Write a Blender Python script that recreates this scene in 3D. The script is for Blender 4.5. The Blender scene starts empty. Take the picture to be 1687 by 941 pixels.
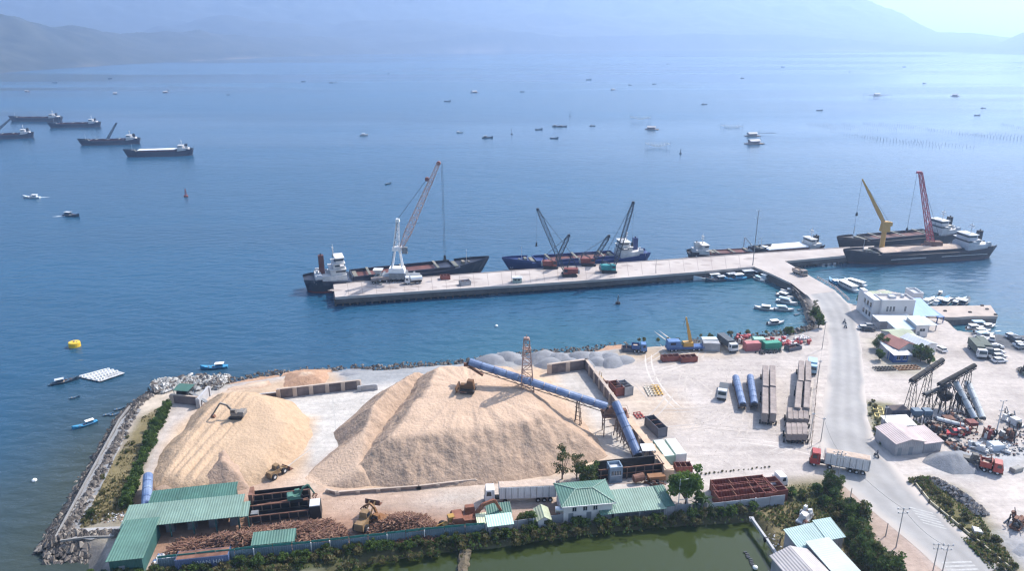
import bpy, math, random
import numpy as np
from math import sin, cos, tan, pi, radians, atan2, hypot, sqrt
from mathutils import Vector, Matrix, noise as mnoise
R = radians
random.seed(7)
scn = bpy.context.scene
COL = scn.collection
# ---------------------------------------------------------------- camera
H, FPX, CX, CY, PITCH = 95.0, 1204.0, 843.5, 470.5, R(18.8)
LZ, PZ = 2.5, 3.6           # yard level and pier deck level above the sea
SP, CP = sin(PITCH), cos(PITCH)
def at(px, py, z=LZ):
    """point on the level z that the photograph shows at (px, py)"""
    u, v = (px-CX)/FPX, (py-CY)/FPX
    t = (H-z)/(SP+v*CP)
    return Vector((u*t, (CP-v*SP)*t, z))
def hgt(px, py, Y):
    """height above the sea of a point seen at row py at ground distance Y"""
    v = (py-CY)/FPX
    return H-Y*(SP+v*CP)/(CP-v*SP)
def ang(p, q): return atan2(q[1]-p[1], q[0]-p[0])
cam = bpy.data.cameras.new('camera'); camo = bpy.data.objects.new('camera', cam)
COL.objects.link(camo); scn.camera = camo
camo.location = (0, 0, H); camo.rotation_euler = (pi/2-PITCH, 0, 0)
cam.sensor_width = 36; cam.lens = 36*FPX/1687; cam.clip_start = 1; cam.clip_end = 60000
# ---------------------------------------------------------------- light
SUN_EL = R(47); SUN_H = (0.80, 0.60)
tosun = Vector((SUN_H[0]*cos(SUN_EL), SUN_H[1]*cos(SUN_EL), sin(SUN_EL)))
sl = bpy.data.lights.new('sun', 'SUN'); sl.energy = 4.0; sl.angle = R(0.5); sl.color = (1, .945, .87)
so = bpy.data.objects.new('sun', sl); COL.objects.link(so); so.rotation_euler = tosun.to_track_quat('Z', 'Y').to_euler()
w = bpy.data.worlds.new('World'); scn.world = w; w.use_nodes = True
nt = w.node_tree; bg = nt.nodes['Background']; sky = nt.nodes.new('ShaderNodeTexSky'); sky.sky_type = 'NISHITA'
sky.sun_disc = False; sky.sun_elevation = SUN_EL; sky.sun_rotation = atan2(SUN_H[0], SUN_H[1])
sky.altitude = 90; sky.air_density = 1.0; sky.dust_density = 2.0; sky.ozone_density = 1.0
nt.links.new(sky.outputs[0], bg.inputs[0]); bg.inputs[1].default_value = 0.14
scn.view_settings.view_transform = 'Standard'; scn.view_settings.look = 'None'
scn.view_settings.exposure = 0.90; scn.view_settings.gamma = 1
scn.render.engine = 'CYCLES'
scn.cycles.max_bounces = 6; scn.cycles.volume_bounces = 2; scn.cycles.use_denoising = True; scn.cycles.denoising_prefilter = 'ACCURATE'; scn.cycles.denoising_input_passes = 'RGB_ALBEDO_NORMAL'; w.cycles.sampling_method = 'NONE'; scn.cycles.use_adaptive_sampling = False; pass; scn.cycles.pixel_filter_type = 'BLACKMAN_HARRIS'; scn.cycles.filter_width = 1.3
scn.cycles.transparent_max_bounces = 8; scn.cycles.caustics_reflective = False; scn.cycles.caustics_refractive = False
# ---------------------------------------------------------------- materials
MATS = {}
def mat(name, col=None, rough=.75, var=.18, sc=.6, metal=0, bump=0, bsc=None, col2=None, spec=.4):
    """procedural material: base colour varied by two octaves of noise (object space), optional bump"""
    if name in MATS: return MATS[name]
    m = bpy.data.materials.new(name); m.use_nodes = True; t = m.node_tree; N = t.nodes; L = t.links
    b = N['Principled BSDF']; b.inputs['Roughness'].default_value = rough; b.inputs['Metallic'].default_value = metal
    b.inputs['Specular IOR Level'].default_value = spec
    tc = N.new('ShaderNodeTexCoord'); n1 = N.new('ShaderNodeTexNoise'); n1.inputs['Scale'].default_value = sc
    n1.inputs['Detail'].default_value = 6; n1.inputs['Roughness'].default_value = .65
    L.new(tc.outputs['Object'], n1.inputs['Vector'])
    rp = N.new('ShaderNodeValToRGB'); e = rp.color_ramp.elements
    c = Vector(col); a = c*(1-var); d = (Vector(col2) if col2 else c*(1+var*.7))
    e[0].position = .32; e[0].color = (*a, 1); e[1].position = .68; e[1].color = (*d, 1)
    L.new(n1.outputs['Fac'], rp.inputs['Fac']); L.new(rp.outputs['Color'], b.inputs['Base Color'])
    if bump:
        n2 = N.new('ShaderNodeTexNoise'); n2.inputs['Scale'].default_value = bsc or sc*6; n2.inputs['Detail'].default_value = 5
        L.new(tc.outputs['Object'], n2.inputs['Vector'])
        bp = N.new('ShaderNodeBump'); bp.inputs['Strength'].default_value = 1; bp.inputs['Distance'].default_value = bump
        L.new(n2.outputs['Fac'], bp.inputs['Height']); L.new(bp.outputs['Normal'], b.inputs['Normal'])
    MATS[name] = m; return m
def corrugated(name, col, per=.35, axis='X', rough=.5, var=.15, amp=.05, sc=.25):
    """painted ribbed sheet: ribs as bump along one object axis, faded and stained by noise"""
    if name in MATS: return MATS[name]
    m = mat(name, col, rough, var, sc); t = m.node_tree; N = t.nodes; L = t.links
    wv = N.new('ShaderNodeTexWave'); wv.bands_direction = axis; wv.inputs['Scale'].default_value = 1/per/3.18
    tc = [n for n in N if n.type == 'TEX_COORD'][0]; L.new(tc.outputs['Object'], wv.inputs['Vector'])
    bp = N.new('ShaderNodeBump'); bp.inputs['Distance'].default_value = amp
    L.new(wv.outputs['Fac'], bp.inputs['Height']); L.new(bp.outputs['Normal'], N['Principled BSDF'].inputs['Normal'])
    return m
# ---------------------------------------------------------------- mesh builder
class MB:
    def __init__(s): s.v = []; s.f = []; s.mi = []; s.m = None; s.T = Matrix(); s.mats = []; s.cut = []
    def use(s, m):
        if m not in s.mats: s.mats.append(m)
        s.m = s.mats.index(m); return s
    def tf(s, loc=(0, 0, 0), rz=0, rx=0, ry=0, sc=1):
        s.T = Matrix.Translation(loc) @ Matrix.Rotation(rz, 4, 'Z') @ Matrix.Rotation(ry, 4, 'Y') @ Matrix.Rotation(rx, 4, 'X') @ Matrix.Scale(sc, 4); return s
    def add(s, vs, fs):
        o = len(s.v); s.cut.append((o, len(s.f))); s.v += [tuple(s.T @ Vector(p)) for p in vs]
        s.f += [tuple(o+i for i in f) for f in fs]; s.mi += [s.m or 0]*len(fs); return s
    def box(s, x0, x1, y0, y1, z0, z1, tx=0, ty=0):
        """tx, ty: how far the top is drawn in on each side"""
        return s.add([(x0, y0, z0), (x1, y0, z0), (x1, y1, z0), (x0, y1, z0), (x0+tx, y0+ty, z1), (x1-tx, y0+ty, z1), (x1-tx, y1-ty, z1), (x0+tx, y1-ty, z1)],
                     [(3, 2, 1, 0), (4, 5, 6, 7), (0, 1, 5, 4), (1, 2, 6, 5), (2, 3, 7, 6), (3, 0, 4, 7)])
    def bar(s, p, q, w=.1, h=None, up=(0, 0, 1)):
        p, q = Vector(p), Vector(q); d = (q-p)
        if d.length < 1e-6: return s
        d.normalize(); u = Vector(up)
        if abs(d.dot(u)) > .98: u = Vector((0, 1, 0)) if abs(d.y) < .9 else Vector((1, 0, 0))
        a = d.cross(u).normalized(); b = a.cross(d); h = h or w
        c = [a*(i*w/2)+b*(j*h/2) for i, j in ((-1, -1), (1, -1), (1, 1), (-1, 1))]
        return s.add([p+k for k in c]+[q+k for k in c], [(3, 2, 1, 0), (4, 5, 6, 7), (0, 1, 5, 4), (1, 2, 6, 5), (2, 3, 7, 6), (3, 0, 4, 7)])
    def tube(s, p, q, r, r2=None, n=10, caps=True):
        p, q = Vector(p), Vector(q); d = (q-p).normalized(); u = Vector((0, 0, 1)) if abs(d.z) < .98 else Vector((1, 0, 0))
        a = d.cross(u).normalized(); b = d.cross(a); r2 = r if r2 is None else r2
        vs = [p+(a*cos(2*pi*i/n)+b*sin(2*pi*i/n))*r for i in range(n)]+[q+(a*cos(2*pi*i/n)+b*sin(2*pi*i/n))*r2 for i in range(n)]
        fs = [(i, (i+1) % n, n+(i+1) % n, n+i) for i in range(n)]
        if caps: fs += [tuple(range(n-1, -1, -1)), tuple(range(n, 2*n))]
        return s.add(vs, fs)
    def loft(s, rings, closed=True, caps=True):
        n = len(rings[0]); vs = [p for r in rings for p in r]; fs = []
        for k in range(len(rings)-1):
            for i in range(n if closed else n-1):
                j = (i+1) % n; fs.append((k*n+i, k*n+j, (k+1)*n+j, (k+1)*n+i))
        if caps: fs += [tuple(range(n-1, -1, -1)), tuple(range((len(rings)-1)*n, len(rings)*n))]
        return s.add(vs, fs)
    def prism(s, poly, z0, z1):
        n = len(poly); vs = [(p[0], p[1], z0) for p in poly]+[(p[0], p[1], z1) for p in poly]
        return s.add(vs, [tuple(range(n-1, -1, -1)), tuple(range(n, 2*n))]+[(i, (i+1) % n, n+(i+1) % n, n+i) for i in range(n)])
    def sheet(s, pts): return s.add(pts, [tuple(range(len(pts)))])
    def rock(s, c, r, seed=None, sq=.7):
        rn = random if seed is None else random.Random(seed)
        g = [(0, 0, 1), (0, 0, -1), (1, 0, 0), (-1, 0, 0), (0, 1, 0), (0, -1, 0)]
        a = rn.uniform(0, 6.3); ca, sa = cos(a), sin(a); vs = []
        for p in g:
            k = r*rn.uniform(.75, 1.3); x, y, z = p[0]*k+rn.uniform(-.3, .3)*r, p[1]*k*rn.uniform(.6, 1)+rn.uniform(-.3, .3)*r, p[2]*k*sq
            vs.append((c[0]+x*ca-y*sa, c[1]+x*sa+y*ca, c[2]+z))
        return s.add(vs, [(0, 2, 4), (0, 4, 3), (0, 3, 5), (0, 5, 2), (1, 4, 2), (1, 3, 4), (1, 5, 3), (1, 2, 5)])
    def each(s, name, parent=None, **k):
        """one object for every shape added"""
        out = []
        for (a, b), (c, d) in zip(s.cut, s.cut[1:]+[(len(s.v), len(s.f))]):
            q = MB(); q.mats = s.mats[:]; q.v = s.v[a:c]; q.f = [tuple(i-a for i in f) for f in s.f[b:d]]; q.mi = s.mi[b:d]
            if len(q.mats) > 1: q.mats = [s.mats[q.mi[0]]]; q.mi = [0]*len(q.f)
            out.append(q.build(name, parent, **k))
        return out
    def build(s, name, parent=None, mats=None, smooth=False, loc=None, label=None):
        me = bpy.data.meshes.new(name); me.from_pydata(s.v, [], s.f)
        for m in (s.mats if not mats else ([mats] if not isinstance(mats, list) else mats)): me.materials.append(m)
        if len(me.materials) > 1: me.polygons.foreach_set('material_index', s.mi)
        if smooth: me.polygons.foreach_set('use_smooth', [True]*len(me.polygons))
        me.validate(); me.update()
        o = bpy.data.objects.new(name, me); COL.objects.link(o)
        if parent: o.parent = parent
        if loc: o.location = loc
        if label: o['label'] = label
        return o
def tag(o, label=None, cat=None, group=None, kind=None):
    for k, v in (('label', label), ('category', cat), ('group', group), ('kind', kind)):
        if v: o[k] = v
    return o
def E(name, label, cat, loc=(0, 0, 0), rz=0, group=None):
    o = bpy.data.objects.new(name, None); COL.objects.link(o); o.empty_display_size = .5
    o.location = loc; o.rotation_euler = (0, 0, rz); return tag(o, label, cat, group)
KIDS = {}
def dup(root, loc, rz=None, label=None, group=None, sc=None):
    """a copy of a thing with copies of its parts and their sub-parts"""
    kids = [(o, o.parent) for o in COL.objects if o.parent is root or (o.parent and o.parent.parent is root)]
    r = root.copy(); COL.objects.link(r); r.location = loc; m = {root: r}
    if rz is not None: r.rotation_euler = (r.rotation_euler[0], r.rotation_euler[1], rz)
    if sc is not None: r.scale = sc if hasattr(sc, '__len__') else (sc, sc, sc)
    if label: r['label'] = label
    if group: r['group'] = group
    for o, p in sorted(kids, key=lambda k: k[1] is not root):
        c = o.copy(); COL.objects.link(c); c.parent = m[p]; m[o] = c
    return r
def lattice(mb, p, q, w0, w1, n, t=.12, chords=4, up=(0, 0, 1)):
    """square or tapering truss from p to q"""
    p, q = Vector(p), Vector(q); d = (q-p).normalized(); u = Vector(up)
    if abs(d.dot(u)) > .95: u = Vector((0, 1, 0))
    a = d.cross(u).normalized(); b = a.cross(d); rings = []
    for k in range(n+1):
        f = k/n; c = p.lerp(q, f); wd = (w0+(w1-w0)*f)/2
        rings.append([c+a*i*wd+b*j*wd for i, j in ((-1, -1), (1, -1), (1, 1), (-1, 1))])
    for k in range(n):
        for i in range(4):
            mb.bar(rings[k][i], rings[k+1][i], t); j = (i+1) % 4
            mb.bar(rings[k][i], rings[k+1][j], t*.6) if k % 2 else mb.bar(rings[k][j], rings[k+1][i], t*.6)
            mb.bar(rings[k+1][i], rings[k+1][j], t*.6)
    return mb
def sdf(poly, X, Y):
    """signed distance to a polygon, positive inside"""
    P = np.array([(p[0], p[1]) for p in poly]); d2 = np.full(X.shape, 1e18); ins = np.zeros(X.shape, bool)
    for (x0, y0), (x1, y1) in zip(P, np.roll(P, -1, 0)):
        ex, ey = x1-x0, y1-y0; L2 = ex*ex+ey*ey+1e-12
        t = np.clip(((X-x0)*ex+(Y-y0)*ey)/L2, 0, 1)
        d2 = np.minimum(d2, (X-x0-t*ex)**2+(Y-y0-t*ey)**2)
        c = (y0 > Y) != (y1 > Y)
        with np.errstate(divide='ignore', invalid='ignore'):
            ins ^= c & (X < ex*(Y-y0)/(ey if abs(ey) > 1e-12 else 1e-12)+x0)
    return np.where(ins, 1, -1)*np.sqrt(d2)
_rg = np.random.RandomState(3); _tab = _rg.rand(256, 256)
def vnoise(X, Y, s):
    x, y = X/s, Y/s; xi, yi = np.floor(x).astype(int), np.floor(y).astype(int); fx, fy = x-xi, y-yi
    fx, fy = fx*fx*(3-2*fx), fy*fy*(3-2*fy); g = lambda i, j: _tab[i % 256, j % 256]
    return (g(xi, yi)*(1-fx)+g(xi+1, yi)*fx)*(1-fy)+(g(xi, yi+1)*(1-fx)+g(xi+1, yi+1)*fx)*fy
def fbm(X, Y, s, o=4):
    r, a, tot = 0, 1, 0
    for k in range(o): r = r+a*vnoise(X+17.3*k, Y-9.1*k, s/2**k); tot += a; a *= .5
    return r/tot*2-1
def grid_mesh(name, xs, ys, Z, keep=None, mats=(), attr=None, smooth=True):
    ny, nx = Z.shape; X, Y = np.meshgrid(xs, ys)
    return quad_mesh(name, X, Y, Z, keep, mats, attr, smooth)
def quad_mesh(name, X, Y, Z, keep=None, mats=(), attr=None, smooth=True):
    ny, nx = Z.shape; idx = np.arange(nx*ny).reshape(ny, nx)
    F = np.stack([idx[:-1, :-1], idx[:-1, 1:], idx[1:, 1:], idx[1:, :-1]], -1).reshape(-1, 4)
    if keep is not None: F = F[keep[F].any(1)] if keep.ndim == 1 else F[keep.reshape(-1)[F].any(1)]
    V = np.stack([X, Y, Z], -1).reshape(-1, 3); used = np.unique(F); mp = np.full(len(V), -1); mp[used] = np.arange(len(used))
    me = bpy.data.meshes.new(name); me.from_pydata(V[used].tolist(), [], mp[F].tolist())
    if attr is not None:
        ca = me.color_attributes.new('zone', 'FLOAT_COLOR', 'POINT'); c = np.ones((len(used), 4)); c[:, :attr.shape[-1]] = attr.reshape(-1, attr.shape[-1])[used]
        ca.data.foreach_set('color', c.ravel())
    for m in mats: me.materials.append(m)
    if smooth: me.polygons.foreach_set('use_smooth', [True]*len(me.polygons))
    me.update(); o = bpy.data.objects.new(name, me); COL.objects.link(o); return o
# ================================================================ SEA, HILLS, HAZE
def sea_material(name, deep, rough, amp, shoal=None):
    m = bpy.data.materials.new(name); m.use_nodes = True; t = m.node_tree; N = t.nodes; L = t.links; b = N['Principled BSDF']
    b.inputs['IOR'].default_value = 1.33; b.inputs['Specular IOR Level'].default_value = .5
    tc = N.new('ShaderNodeTexCoord')
    mp = N.new('ShaderNodeMapping'); mp.inputs['Rotation'].default_value = (0, 0, R(20)); mp.inputs['Scale'].default_value = (.5, 1, 1)
    L.new(tc.outputs['Object'], mp.inputs['Vector'])
    def nz(sc, det=4, src=mp):
        n = N.new('ShaderNodeTexNoise'); n.inputs['Scale'].default_value = sc; n.inputs['Detail'].default_value = det
        L.new(src.outputs[0], n.inputs['Vector']); return n
    a, c = nz(.28, 5), nz(.045, 4)
    # wind streaks: broad bands that calm or ruffle the surface
    ms = N.new('ShaderNodeMapping'); ms.inputs['Rotation'].default_value = (0, 0, R(-4)); ms.inputs['Scale'].default_value = (.22, 1, 1)
    L.new(tc.outputs['Object'], ms.inputs['Vector']); s1 = nz(.006, 5, ms)
    mx = N.new('ShaderNodeMath'); mx.operation = 'MULTIPLY_ADD'; mx.inputs[1].default_value = 1.6; L.new(c.outputs['Fac'], mx.inputs[0]); L.new(a.outputs['Fac'], mx.inputs[2])
    bp = N.new('ShaderNodeBump'); bp.inputs['Distance'].default_value = amp; L.new(mx.outputs[0], bp.inputs['Height'])
    mr = N.new('ShaderNodeMapRange'); mr.inputs[1].default_value = .35; mr.inputs[2].default_value = .68; mr.inputs[3].default_value = .35; mr.inputs[4].default_value = 1
    L.new(s1.outputs['Fac'], mr.inputs[0]); L.new(mr.outputs[0], bp.inputs['Strength'])
    if shoal:                       # calm slicks stored on the mesh: fewer ripples there
        a0 = N.new('ShaderNodeAttribute'); a0.attribute_name = 'zone'; s0 = N.new('ShaderNodeSeparateColor'); L.new(a0.outputs['Color'], s0.inputs[0])
        inv = N.new('ShaderNodeMath'); inv.operation = 'MULTIPLY_ADD'; inv.inputs[1].default_value = -.9; inv.inputs[2].default_value = 1; L.new(s0.outputs[2], inv.inputs[0])
        mu = N.new('ShaderNodeMath'); mu.operation = 'MULTIPLY'; L.new(mr.outputs[0], mu.inputs[0]); L.new(inv.outputs[0], mu.inputs[1]); L.new(mu.outputs[0], bp.inputs['Strength'])
    L.new(bp.outputs['Normal'], b.inputs['Normal'])
    b.inputs['Roughness'].default_value = rough
    if shoal:
        ro = N.new('ShaderNodeMapRange'); ro.inputs[3].default_value = rough; ro.inputs[4].default_value = .06; L.new(s0.outputs[2], ro.inputs[0]); L.new(ro.outputs[0], b.inputs['Roughness'])
    rp = N.new('ShaderNodeValToRGB'); e = rp.color_ramp.elements; e[0].position = .3; e[1].position = .7
    e[0].color = (*(Vector(deep)*.70), 1); e[1].color = (*(Vector(deep)*1.25), 1); L.new(s1.outputs['Fac'], rp.inputs['Fac'])
    if shoal:                       # sea bed showing through shallow water: mixed in by the depth stored on the mesh
        at_ = N.new('ShaderNodeAttribute'); at_.attribute_name = 'zone'; sp = N.new('ShaderNodeSeparateColor'); L.new(at_.outputs['Color'], sp.inputs[0])
        mixc = N.new('ShaderNodeMix'); mixc.data_type = 'RGBA'; L.new(sp.outputs[0], mixc.inputs['Factor']); L.new(rp.outputs[0], mixc.inputs[6])
        mixc.inputs[7].default_value = (*shoal, 1)
        mix2 = N.new('ShaderNodeMix'); mix2.data_type = 'RGBA'; L.new(sp.outputs[1], mix2.inputs['Factor']); L.new(mixc.outputs[2], mix2.inputs[6])
        mix2.inputs[7].default_value = (.012, .085, .115, 1); L.new(mix2.outputs[2], b.inputs['Base Color'])
    else: L.new(rp.outputs[0], b.inputs['Base Color'])
    return m
# shore line of the yard, top of bank (photograph positions at yard level)
LAND_PX = [(168, 990), (150, 908), (78, 893), (130, 812), (172, 737), (212, 668), (246, 642), (320, 630), (385, 627), (460, 615), (545, 608), (640, 604),
           (770, 594), (880, 580), (960, 575), (1035, 568), (1110, 564), (1190, 558), (1250, 552), (1300, 548), (1338, 537), (1333, 512), (1322, 488), (1302, 467),
           (1285, 456), (1312, 447), (1345, 458), (1380, 478), (1403, 497), (1416, 500), (1428, 478), (1450, 472), (1500, 484), (1528, 505), (1548, 522), (1568, 528), (1582, 542),
           (1622, 546), (1700, 549), (1900, 566), (2300, 600), (2600, 1400), (600, 1500), (100, 1300)]
LAND = [at(*p) for p in LAND_PX]
POND = [at(x, y, 1.0) for x, y in [(470, 995), (575, 938), (690, 920), (755, 910), (800, 907), (900, 891), (1010, 879), (1130, 869), (1230, 862), (1246, 872), (1268, 905), (1300, 990), (900, 1150)]]
# sea: fine mesh near the shore so that the depth can be stored, wide sheet beyond
xs = np.concatenate([np.linspace(-9000, -2600, 24), np.arange(-2500, -240, 80.0), np.arange(-240, 261, 5.0), np.arange(300, 2600, 80.0), np.linspace(2700, 9000, 24)])
ys = np.concatenate([np.arange(70, 480, 5.0), np.arange(490, 4000, 30.0), np.linspace(4050, 11500, 30)])
X, Y = np.meshgrid(xs, ys)
dl = -sdf(LAND, X, Y)
wx = dl+14*fbm(X, Y, 40, 3)
west = np.clip((-52-X)/10, 0, 1)*np.clip((215-Y)/60, 0, 1)   # the shoal lies off the west bank
shoal = np.clip(1-(wx-2)/42, 0, 1)*west*.9
basin = np.clip(1-(wx-2)/40, 0, 1)*np.clip((X+60)/60, 0, 1)*.8
q = fbm(X/6, Y, 160, 4)
slick = np.clip((q+.35*np.exp(-((Y-1750-.1*X)/330)**2)*np.clip(X/500+.7, 0, 1)+.35*np.exp(-((Y-2700)/300)**2)*np.clip(X/500+.3, 0, 1)+.05)*3.2, 0, 1)*np.clip((Y-450)/600, 0, 1)
sea = grid_mesh('sea', xs, ys, np.zeros(X.shape), mats=[sea_material('sea_water', (.012, .062, .118), .22, 1.1, (.038, .046, .030))], attr=np.stack([shoal, basin, slick], -1))
tag(sea, kind='structure')
# hills across the bay
def px_az(px): return np.arctan((px-CX)/FPX/CP)      # azimuth of a column near the horizon
fx = np.array([-300, 0, 200, 400, 600, 844, 1100, 1300, 1500, 1687, 2000])
az = px_az(fx)
A = np.linspace(az[0], az[-1], 420)
shore = np.interp(A, az, [2050, 2350, 2900, 3600, 4500, 5500, 5900, 6000, 5900, 5600, 5300])
D = np.linspace(0, 1, 190)**1.2
r = shore[None, :]-40+D[:, None]*(10300-shore)[None, :]
X = r*np.sin(A)[None, :]; Y = r*np.cos(A)[None, :]
gx = np.array([-300, 0, 300, 700, 1000, 1150, 1250, 1330, 1400, 1470, 1520, 1570, 1620, 1687, 2000])
main = np.interp(A, px_az(gx), [900, 900, 840, 820, 760, 680, 560, 455, 300, 120, 105, 70, 60, 60, 60])
mcen = np.interp(A, px_az(gx), [8300, 8300, 8300, 8300, 8300, 8300, 8300, 8300, 8300, 8200, 8000, 8000, 8000, 8000, 8000])
hn = np.interp(A, px_az(np.array([-300, 0, 130, 280, 420, 520, 700, 1000, 1540, 1570, 1610, 1660, 1700, 1800, 2000])), [250, 225, 180, 125, 105, 75, 70, 25, 10, 50, 130, 165, 175, 170, 120])
hd = np.interp(A, px_az(np.array([-300, 0, 280, 520, 700, 1000, 1550, 1700, 2000])), [900, 900, 800, 500, 900, 700, 700, 900, 900])
s = r-shore[None, :]
n1 = fbm(X, Y, 1500, 5); n2 = 1-np.abs(fbm(X+500, Y, 800, 5))*2; n3 = 1-np.abs(fbm(X+900, Y+300, 330, 4))*2
near = hn[None, :]*np.exp(-((s-hd[None, :])/(hd[None, :]*.62))**2)*(1+.25*n1+.35*(n2-.5)+.22*(n3-.5))
big = main[None, :]*np.exp(-np.abs((r-mcen[None, :])/1500)**1.7)*(1+.12*n1+.22*(n2-.5)+.12*(n3-.5))
mid = 330*np.exp(-((r-mcen[None, :]+2400)/750)**2)*(.55+1.1*n1)*np.clip(main[None, :]/500-.3, 0, 1)*np.interp(A, px_az(np.array([-300, 700, 1000, 2000])), [1, 1, 0, 0])[None, :]
Z = np.maximum(near, np.maximum(big, mid))+8*n1+4+10*np.clip(s/300, 0, 1)
Z = np.where(s < 0, -6, Z*np.clip(s/160, .05, 1))
def hill_mat():
    m = mat('hill_forest', (.02, .036, .028), .95, .5, .012, col2=(.055, .06, .048)); t = m.node_tree; N = t.nodes; L = t.links
    b = N['Principled BSDF']; g = N.new('ShaderNodeAttribute'); g.attribute_name = 'zone'; sp = N.new('ShaderNodeSeparateColor'); L.new(g.outputs['Color'], sp.inputs[0])
    rp = [n for n in N if n.type == 'VALTORGB'][0]; mx = N.new('ShaderNodeMix'); mx.data_type = 'RGBA'; L.new(sp.outputs[0], mx.inputs['Factor'])
    L.new(rp.outputs[0], mx.inputs[6]); mx.inputs[7].default_value = (.22, .18, .15, 1); L.new(mx.outputs[2], b.inputs['Base Color']); return m
bare = np.clip((fbm(X, Y, 260, 4)-.12)*5, 0, 1)*np.clip(1-s/90, 0, 1)*.45+.45*np.clip(1-np.abs(s-8)/22, 0, 1)*np.clip(fbm(X, Y, 500, 2)+.4, 0, 1)
hills = quad_mesh('hills', X, Y, Z, mats=[hill_mat()], attr=np.stack([np.clip(bare, 0, 1)]*3, -1)); tag(hills, kind='structure')
# air: one closed box of even, thin haze
hz = MB(); hz.box(-9500, 9500, -400, 11600, -8, 860); hzo = hz.build('haze'); tag(hzo, kind='stuff')
hm = bpy.data.materials.new('haze_air'); hm.use_nodes = True; N = hm.node_tree.nodes; N.remove(N['Principled BSDF'])
pv = N.new('ShaderNodeVolumePrincipled'); pv.inputs['Color'].default_value = (.515, .69, .965, 1); pv.inputs['Density'].default_value = 2.2e-4; pv.inputs['Anisotropy'].default_value = .56
hm.node_tree.links.new(pv.outputs[0], N['Material Output'].inputs['Volume']); hzo.data.materials.append(hm)
# ================================================================ GROUND
PALE, CONC, DIRT, GRAV = (.455, .405, .37), (.50, .49, .47), (.30, .185, .13), (.30, .305, .31)
CHIP, REDD, GRASS, WEED, ASPH = (.56, .41, .28), (.39, .30, .25), (.20, .165, .085), (.075, .085, .035), (.115, .12, .13)
ZONES = [  # (outline in the photograph, colour, softness in metres)
    ([(230, 640), (640, 603), (780, 594), (1040, 566), (1330, 545), (1360, 700), (1290, 800), (900, 800), (560, 800), (250, 800)], PALE, 3),
    ([(540, 622), (560, 606), (640, 604), (780, 592), (905, 577), (1045, 572), (1060, 588), (960, 608), (905, 612), (780, 625), (600, 640)], GRAV, 3),
    ([(1040, 565), (1340, 545), (1352, 560), (1200, 585), (1090, 580)], (.33, .30, .28), 3),
    ([(455, 662), (600, 640), (650, 632), (620, 690), (545, 745), (470, 795), (410, 806), (400, 780)], (.50, .47, .435), 1),
    ([(903, 618), (966, 610), (1015, 690), (1080, 760), (980, 760), (930, 690)], (.48, .44, .40), 1),
    ([(1035, 560), (1010, 595), (1100, 600), (1250, 570), (1250, 560), (1110, 575)], (.43, .34, .25), 4),
    ([(380, 640), (545, 612), (560, 625), (545, 640), (340, 668), (330, 655)], (.50, .37, .26), 2),
    ([(245, 815), (262, 735), (330, 660), (520, 690), (500, 790), (420, 815)], CHIP, 2),
    ([(470, 800), (560, 760), (680, 640), (900, 600), (960, 690), (1020, 755), (900, 800), (690, 815), (545, 818)], CHIP, 3),
    ([(1005, 690), (1040, 690), (1120, 765), (1095, 790)], (.50, .36, .25), 2),
    ([(1010, 640), (1120, 640), (1130, 700), (1050, 712)], (.50, .41, .33), 5),
    ([(180, 815), (400, 800), (560, 815), (690, 815), (920, 800), (1000, 815), (940, 870), (560, 920), (230, 950)], DIRT, 4),
    ([(560, 830), (800, 795), (920, 790), (1110, 790), (1130, 808), (900, 832), (700, 842)], (.44, .38, .33), 4),
    ([(400, 790), (470, 780), (560, 812), (700, 818), (660, 838), (420, 850)], (.45, .32, .24), 4),
    ([(95, 893), (225, 690), (262, 652), (280, 655), (230, 800), (205, 865), (170, 895)], GRASS, 1.5),
    ([(212, 645), (330, 628), (395, 626), (345, 655), (262, 665), (225, 680)], (.36, .35, .33), 2),
    ([(240, 640), (290, 640), (285, 665), (235, 685), (220, 680)], (.48, .41, .33), 2),
    ([(140, 850), (200, 850), (205, 905), (150, 905)], (.28, .25, .2), 2),
    ([(120, 960), (260, 935), (560, 905), (940, 858), (1240, 838), (1250, 860), (560, 950)], WEED, 2),
    ([(1225, 842), (1300, 795), (1375, 790), (1450, 850), (1520, 990), (1230, 990)], GRASS, 3),
    ([(1290, 815), (1375, 795), (1420, 850), (1510, 960), (1440, 990), (1400, 880), (1330, 850)], WEED, 2),
    ([(1372, 790), (1400, 795), (1450, 838), (1520, 898), (1570, 960), (1500, 990), (1440, 890), (1405, 840)], REDD, 3),
    ([(1498, 787), (1530, 783), (1590, 810), (1700, 960), (1690, 1000), (1600, 920), (1540, 850)], (.16, .145, .07), 2),
    ([(1425, 660), (1470, 665), (1468, 740), (1450, 735), (1433, 700)], (.20, .19, .11), 1.5),
    ([(1435, 560), (1500, 590), (1540, 605), (1530, 625), (1440, 612)], (.34, .31, .25), 3),
    ([(1596, 543), (1760, 548), (1760, 590), (1690, 585), (1640, 570), (1606, 560)], ASPH, 1.2),
    ([(1550, 750), (1700, 735), (1700, 775), (1600, 790), (1520, 775)], (.42, .42, .42), 3),
    ([(1640, 890), (1760, 880), (1760, 960), (1690, 930)], (.34, .34, .35), 3),
]
xs = np.concatenate([np.arange(-130, 205, 1.0), np.arange(206, 420, 8)]); ys = np.concatenate([np.arange(60, 98, 3.0), np.arange(98, 345, 1.0)])
X, Y = np.meshgrid(xs, ys)
wob = fbm(X, Y, 9, 3)
d = sdf(LAND, X, Y)+wob*.8
C = np.zeros(X.shape+(3,))+np.array(PALE)
for poly, col, soft in ZONES:
    f = np.clip(.5+(sdf([at(*p) for p in poly], X, Y)+wob*soft*.9)/soft/2, 0, 1)[..., None]
    C = C*(1-f)+np.array(col)*f
dp = sdf(POND, X, Y)+wob*.6
Zg = LZ-np.clip(2.2-d, 0, 9)*.8
Zg = np.where(d > 2.2, LZ, Zg)
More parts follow.
